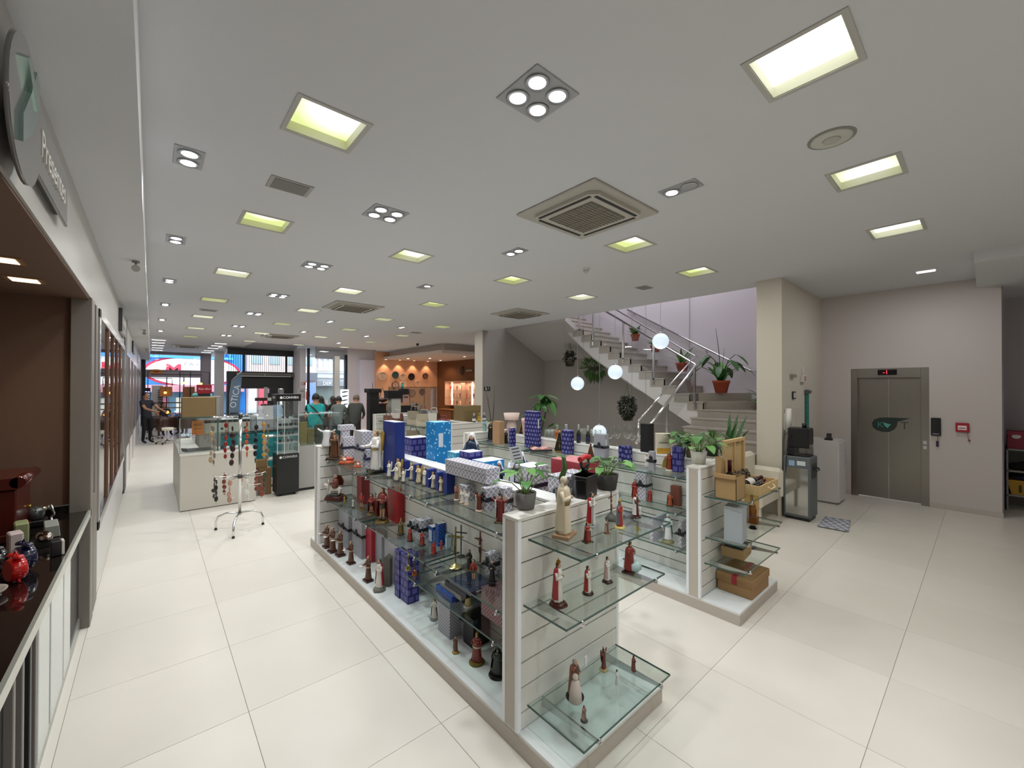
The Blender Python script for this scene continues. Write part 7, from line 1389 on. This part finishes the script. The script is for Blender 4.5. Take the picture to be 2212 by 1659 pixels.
def lampy(label, v, c='#ffb45a', cord=.6):
    t = thing('filament_lamp', label, 'lamp', v, group='filament lamps'); MB().ball((0, 0, 0), .05, 12, 8).build('bulb', M(c, .4, emit=3.5), t); MB().tube([(0, 0, .05), (0, 0, cord)], .006, 5).lathe([(.022, .04), (.022, .09)], 8).build('cord', DARKM, t)
t = thing('table_lamp', 'small glowing orange lamp on the consulting table', 'lamp', (.46, 19.9, .74)); MB().lathe([(.05, 0), (.015, .02), (.012, .12)], 10).build('base', DARKM, t); MB().ball((0, 0, .17), .05, 12, 8).build('bulb', M('#ffae55', .4, emit=3), t)
lampy('glowing filament lamp on a pipe before the tan board', (.435, 22.0, 1.61), cord=.5); lampy('glowing filament lamp left of the red sign plate', (1.025, 22, 2.01), cord=.5); lampy('glowing filament lamp above the red sign plate', (1.6, 22.0, 1.98), cord=.5)
t = thing('pipe_rack', 'black steel pipe rack with tan boards before the left street window', 'rack', (.0, 22.1, 0)); PB = M('#1d1a1c', .4)
for pts in ([(-.10, 0, 0), (-.10, 0, 2.48), (1.9, 0, 2.48), (1.9, 0, 0)], [(.9, 0, 2.48), (.9, 0, .6)], [(1.25, 0, 2.48), (1.25, 0, .6)], [(-.1, 0, 2.2), (.65, 0, 2.2), (.65, 0, 1.9)], [(-.1, 0, 1.2), (1.9, 0, 1.2)], [(.0, 0, 2.36), (1.6, 0, 2.36)]): MB().tube(pts, .018, 6).build('pipe', PB, t)
MB().box(.26, .02, 1.45, .66, .05, 1.85).build('tan_board', M('#b07848', .6), t); MB().box(1.0, .02, 1.2, 1.4, .05, 1.85).build('tan_board', M('#9a6a44', .6), t)
for z in (.75, 1.0, 1.2): MB().box(.12, -.15, z-.03, 1.8, .15, z).build('shelf_board', M('#8a6244', .6), t)
t = thing('eyewear_rack', 'white upright rack of dark spectacles near the left street door', 'rack', (.02, 22.8, 0)); MB().box(0, 0, 0, .36, .1, 1.9).build('rack_panel', M('#d9d9dd', .5), t)
for k in range(12): MB().box(.2, -.05, .6+.1*k, .36, 0, .625+.1*k).build('spectacles', M('#2b2b30', .3), t)
t = thing('eyewear_rack', 'narrow lit blue rack of spectacles beside the street door', 'rack', (-.22, 23.2, 0)); MB().box(0, 0, 0, .2, .1, 1.8).build('rack_panel', M('#1d1f2c', .5), t)
for k in range(11): MB().box(.03, -.02, .5+.11*k, .17, 0, .56+.11*k).build('lit_slot', M('#aac4ff', .4, emit=1.2), t)
t = thing('oval_sign', 'orange oval sign hanging before the left street window', 'sign', (.17, 24.0, 2.50)); MB().lathe([(.22, -.015), (.22, .015)], 28, sx=1, sy=.55).xf(Matrix.Rotation(pi/2, 4, 'X')).build('oval_plate', M('#d98a3a', .5), t); MB().box(-.08, -.018, -.02, .08, -.015, .03).build('print_mark', M('#b03a22', .5), t); MB().tube([(-.1, 0, .1), (-.1, 0, 1.0)], .004, 4).tube([(.1, 0, .1), (.1, 0, 1.0)], .004, 4).build('wire', DARKM, t)
t = thing('feather_flag', 'blue grey feather flag reading OTICA beside the middle entrance', 'flag', (2.25, 17.5, 0)); FLG = M('#5a6f86', .7)
MB().lathe([(.2, 0), (.2, .02)], 16).build('base', BLACK, t); MB().tube([(-.16, 0, .02), (-.17, 0, 1.6), (-.1, 0, 2.1), (.19, 0, 2.42)], .012, 8).build('pole', M('#8f959c', .3, .6), t); MB().prism([(-.17, .95), (.12, .95), (.16, 1.6), (.20, 2.42), (.02, 2.25), (-.12, 2.0), (-.17, 1.5)], -.003, .003, 'y').build('banner', FLG, t)
text('flag_letters', 'OTICA', .27, M('#c2ccd6', .6), t, (-.0, -.006, 1.52), Matrix.Rotation(pi/2, 4, 'X').to_euler('XYZ') if False else (pi/2, -radians(80), 0), .001)
t = thing('service_counter', 'grey service counter with glass shelf in the middle of the shop', 'counter', (1.30, 12.0, 0)); MB().box(0, 0, 0, 1.5, .5, 1.05).build('counter_body', M('#9ea3a8', .5), t, bev=.004); MB().box(-.02, -.02, 1.05, 1.52, .52, 1.09).build('counter_top', M('#c9d2d6', .25), t, bev=.003); MB().box(.05, .0, 1.09, 1.45, .01, 1.3).build('glass_screen', CLEAR, t)
t = thing('service_counter', 'dark low counter where customers lean at the far end', 'counter', (3.3, 13.55, 0)); MB().box(0, 0, 0, 1.6, .5, .98).build('counter_body', M('#4d4d50', .5), t, bev=.004); MB().box(-.02, -.02, .98, 1.62, .52, 1.02).build('counter_top', M('#8f969c', .25), t, bev=.003)
t = thing('paper_bag', 'white paper carrier bag on the grey service counter', 'bag', (2.08, 12.2, 1.09)); MB().prism([(0, 0), (.24, 0), (.25, .28), (-.01, .28)], 0, .12, 'y').build('bag_body', M('#c9c6cc', .6), t, bev=.003); MB().tube([(.07, 0, .28), (.09, 0, .36), (.15, 0, .36), (.17, 0, .28)], .005, 5).build('handle', M('#77757d', .6), t); MB().box(.07, -.002, .1, .16, 0, .2).build('printed_mark', M('#a9a6b0', .6), t)
t = thing('white_bag', 'pale blue and white carrier bag right of the paper bag', 'bag', (2.42, 12.2, 1.09)); MB().prism([(0, 0), (.2, 0), (.21, .3), (-.01, .3)], 0, .12, 'y').build('bag_body', M('#b9cdea', .5), t, bev=.003); MB().tube([(.06, 0, .3), (.08, 0, .37), (.13, 0, .37), (.15, 0, .3)], .005, 5).build('handle', M('#dfe6f2', .6), t)
t = thing('dark_statuette', 'dark dragon like statuette on the service counter beside the pale bags', 'figurine', (2.72, 12.15, 1.09)); MB().lathe([(.1, 0), (.09, .03), (.05, .05)], 12).build('base', BLACK, t); MB().tube([(0, 0, .04), (.06, 0, .14), (-.04, 0, .24), (.04, 0, .33), (-.02, 0, .40)], [.04, .05, .045, .035, .015], 8).ball((-.04, 0, .41), (.05, .03, .03), 8, 6).build('body', M('#1a1a1c', .3), t)
for s in (-1, 1): MB().prism([(s*.03, .22), (s*.15, .32), (s*.11, .2), (s*.05, .14)], -.008, .008, 'y').build('wing', M('#222226', .3), t)
t = thing('card_stand', 'white tilted card stand behind the acrylic tower', 'stand', (2.0, 10.6, 0)); MB().box(-.12, -.1, 0, .12, .1, 1.15).build('pedestal', M('#97999b', .5), t); MB().prism([(-.09, 1.15), (.1, 1.15), (.07, 1.45), (-.12, 1.45)], -.01, .01, 'y').build('card', M('#c6c7c9', .5), t)
t = thing('black_totem', 'tall black totem with grey screen before the middle entrance', 'totem', (3.0, 16.0, 0)); MB().box(0, 0, 0, .34, .2, 1.65).build('totem_body', M('#0d0d10', .4), t, bev=.005); MB().box(.05, .0, 1.65, .29, .15, 1.82).build('totem_head', M('#111115', .4), t, bev=.004); MB().box(-.12, 0, 1.5, -.02, .1, 1.85).build('side_box', M('#8a8a88', .5), t); MB().box(.32, 0, 1.6, .45, .1, 1.78).build('side_box', M('#77777a', .5), t)
t = thing('counter_sign', 'dark red price board on the shelf unit before the entrance', 'sign', (2.62, 15.0, 1.42)); MB().box(-.18, -.01, 0, .16, .01, .1).build('plate', M('#2a0c10', .4), t); MB().box(.16, -.01, 0, .30, .01, .1).build('pale_end', M('#a9a6a4', .5), t); MB().tube([(.05, 0, -1.42), (.05, 0, 0)], .02, 8).build('stand_pole', DARKM, t); MB().box(-.02, -.01, -.16, .26, .01, -.1).build('lower_plate', M('#33282a', .4), t)
plate('fire_sign', 'small red fire equipment sign on the white front wall, left one', 'sign', 4.84, 4.94, 1.93, 2.05, '#b0383c', y=19.298, th=.01, inner='#e2d6d4'); plate('fire_sign', 'small red fire equipment sign on the white front wall, right one', 'sign', 4.98-.02, 5.02, 1.93, 2.06, '#b0282c', y=19.29, th=.01)
t = plate('wall_notice', 'grey wall board with small dark lettering on the front wall', 'sign', 4.72, 4.99, 1.42, 1.78, '#b3b0b2', y=19.28, th=.01); MB().box(-.08, -.013, .06, .08, -.01, .085).build('text_line', M('#5a585c', .5), t)
t = thing('fire_extinguisher', 'red fire extinguisher on the front wall beside the grey board', 'extinguisher', (5.06, 19.15, 1.3)); MB().lathe([(.06, 0), (.065, .02), (.065, .34), (.03, .40), (.02, .43)], 14).build('cylinder', M('#a81c22', .35), t); MB().tube([(.02, 0, .42), (.07, -.03, .40), (.08, -.03, .15)], .01, 6).build('hose', BLACK, t); MB().box(-.06, -.015, .42, .04, .015, .46).build('lever', BLACK, t); MB().box(-.02, .03, .1, .02, .16, .3).build('wall_hook', DARKM, t)
t = thing('lit_eyewear_panel', 'white lit display panel of dark sunglasses in the show window', 'display', (6.16, 18.3, 0)); MB().box(0, 0, 0, .34, .1, .95).build('stand_box', BLACK, t); MB().box(0, 0, .95, .34, .05, 1.75).build('lit_panel', M('#e9f4ff', .4, emit=.9), t)
for k in range(4): MB().tube([(.05, -.02, 1.62-.18*k), (.15, -.03, 1.64-.18*k), (.29, -.02, 1.66-.18*k)], [.02, .028, .016], 8).build('sunglasses', M('#22262c', .3), t)
t = thing('shop_bench', 'row of small white display stands in the show window', 'display', (5.3, 18.55, 0)); MB().box(-.2, 0, 0, .7, .35, 1.0).build('bench', M('#b9bcb9', .5), t, bev=.004)
for k in range(5): MB().lathe([(.05, 0), (.03, .1), (.05, .22), (.02, .3)], 10, (-.1+.17*k, .15, 1.0)).build('bust', M('#dfe4e6' if k % 2 else '#b9d9d2', .5), t)
t = thing('hanging_handbag', 'dark brown bag hanging on a wire stand left of the clock wall', 'bag', (5.05, 11.5, 1.46)); MB().ball((0, 0, .03), (.16, .08, .06), 12, 8).build('bag_body', M('#2c1416', .4), t); MB().tube([(-.1, 0, .06), (-.03, 0, .30), (0, 0, .40), (.03, 0, .30), (.1, 0, .06)], .008, 6).build('handle', M('#3a2a2a', .5), t); MB().lathe([(.12, -1.46), (.02, -1.43), (.02, -.03), (.1, -.02)], 10).build('stand', DARKM, t)

# ================================================================ the street seen through the front
struct('street', MB().box(-12, 28.6, -.2, 26, 40, -.05).box(2, 20.8, -.2, 26, 28.6, -.05), M('#9a9894', .9))
def facade(label, x0, x1, y, h, col, name='building'):
    t = thing(name, label, 'building', (x0, y, -.05)); MB().box(0.02, 0, 0, x1-x0-.02, 4, h).build('wall', M(col, .8, noise=.04, scale=2), t); return t
def balusters(t, xs, z, h, col):
    for x in xs: MB().lathe([(.09, 0), (.05, .1*h), (.13, .35*h), (.05, .75*h), (.09, .9*h), (.1, h)], 10, (x, -.15, z)).build('baluster', M(col, .7), t)
    MB().box(min(xs)-.2, -.3, z+h, max(xs)+.2, 0, z+h+.15).build('coping', M(col, .7), t); MB().box(min(xs)-.2, -.3, z-.15, max(xs)+.2, 0, z).build('parapet_ledge', M(col, .7), t)
t = facade('bright blue pharmacy front across the street with oval white sign', -9, 5.0, 34, 8, '#2f7fd0')
balusters(t, [8.2+.32*k for k in range(16)], 3.85, .75, '#4a9ae0')
MB().lathe([(1, -.1), (1, 0)], 48, sx=2.55, sy=1.02).xf(Matrix.Translation((11.1, -.02, 2.87)) @ Matrix.Rotation(pi/2, 4, 'X')).build('sign_rim', M('#d02a50', .5), t)
MB().lathe([(1, -.1), (1, 0)], 48, sx=2.36, sy=.90).xf(Matrix.Translation((11.1, -.15, 2.87)) @ Matrix.Rotation(pi/2, 4, 'X')).build('sign_face', M('#f2f2f4', .5), t)
text('sign_letter', 'M', .9, M('#d02a48', .5), t, (10.06, -.28, 2.96), RX, .02, sx=1.2, bold=.022); text('sign_letters', 'F A R M', .27, M('#6a6a70', .5), t, (11.15, -.28, 3.33), RX, .01, sx=1.25)
MB().box(8.0, -.6, 1.55, 13.8, -.05, 2.0).build('awning', M('#c98f9a', .6), t); MB().box(8.2, -.1, .1, 13.6, -.02, 1.5).build('shop_window', M('#5f7f92', .2), t)
for k in range(6): MB().box(8.4+.9*k, -.2, .2, 8.9+.9*k, -.1, 1.2).build('poster', M(['#c9d6da', '#b0556a', '#d9d2c0', '#6aa0b0', '#c2c6cc', '#a07f5f'][k], .6), t)
t = facade('pale pink shop front across the street beyond the middle entrance', 5.0, 9.6, 34, 6.2, '#dfc6c2')
MB().box(0, -.3, 2.35, 4.6, 0, 2.95).build('dark_band', M('#6a6c78', .6), t)
for k, (x, c) in enumerate(((.4, '#c4d43a'), (.75, '#c4d43a'), (1.45, '#4fc4b0'), (1.85, '#4fc4b0'), (2.7, '#e2d23a'), (3.4, '#7a78c4'))): MB().prism([(x, 2.4), (x+.28, 2.42), (x+.25, 2.8), (x+.08, 2.86)], -.4, -.3, 'y').build('coloured_sign_letter', M(c, .6), t)
for k in range(7): MB().box(.1+.65*k, -.25, .05, .6+.65*k, -.02, 2.2).build('shop_panel', M(['#d6dbe8', '#d05a6a', '#3a4fb0', '#e0dccf', '#d9594f', '#f0f0f4', '#7f9ad6'][k], .6), t)
for k in range(4): MB().box(.3+1.1*k, -.08, 3.5, 1.0+1.1*k, 0, 5.2).build('upper_window', M('#8fa6b5', .2), t)
t = facade('white colonial front with balustrade across the street beyond the show window', 9.7, 17, 34.9, 9, '#eef0f2')
balusters(t, [.3+.42*k for k in range(14)], 3.3, .85, '#d9dbdd'); MB().box(0, -.7, 1.95, 7.2, 0, 2.35).build('grey_fascia', M('#8c9096', .6), t); MB().box(.1, -.1, .05, 7.1, -.02, 1.9).build('shop_window', M('#7f8a86', .2), t); text('sign_letters', 'DEP', .36, M('#f4f4f6', .5), t, (.75, -.72, 2.14), RX, .01)
for z in (2.6, 3.0, 4.6): MB().box(-.05, -.35, z, 7.3, 0, z+.12).build('moulding', M('#c9ced0', .7), t)
MB().box(2.9, -.5, 0, 3.3, -.1, 5.5).build('turquoise_pilaster', M('#2fb0d6', .6), t)
for k in range(3): MB().ball((1.5+1.2*k, -.5, .9), (.3, .15, .2), 10, 6).build('shop_goods', M(['#7a5a40', '#5a3030', '#a8a08c'][k], .6), t)
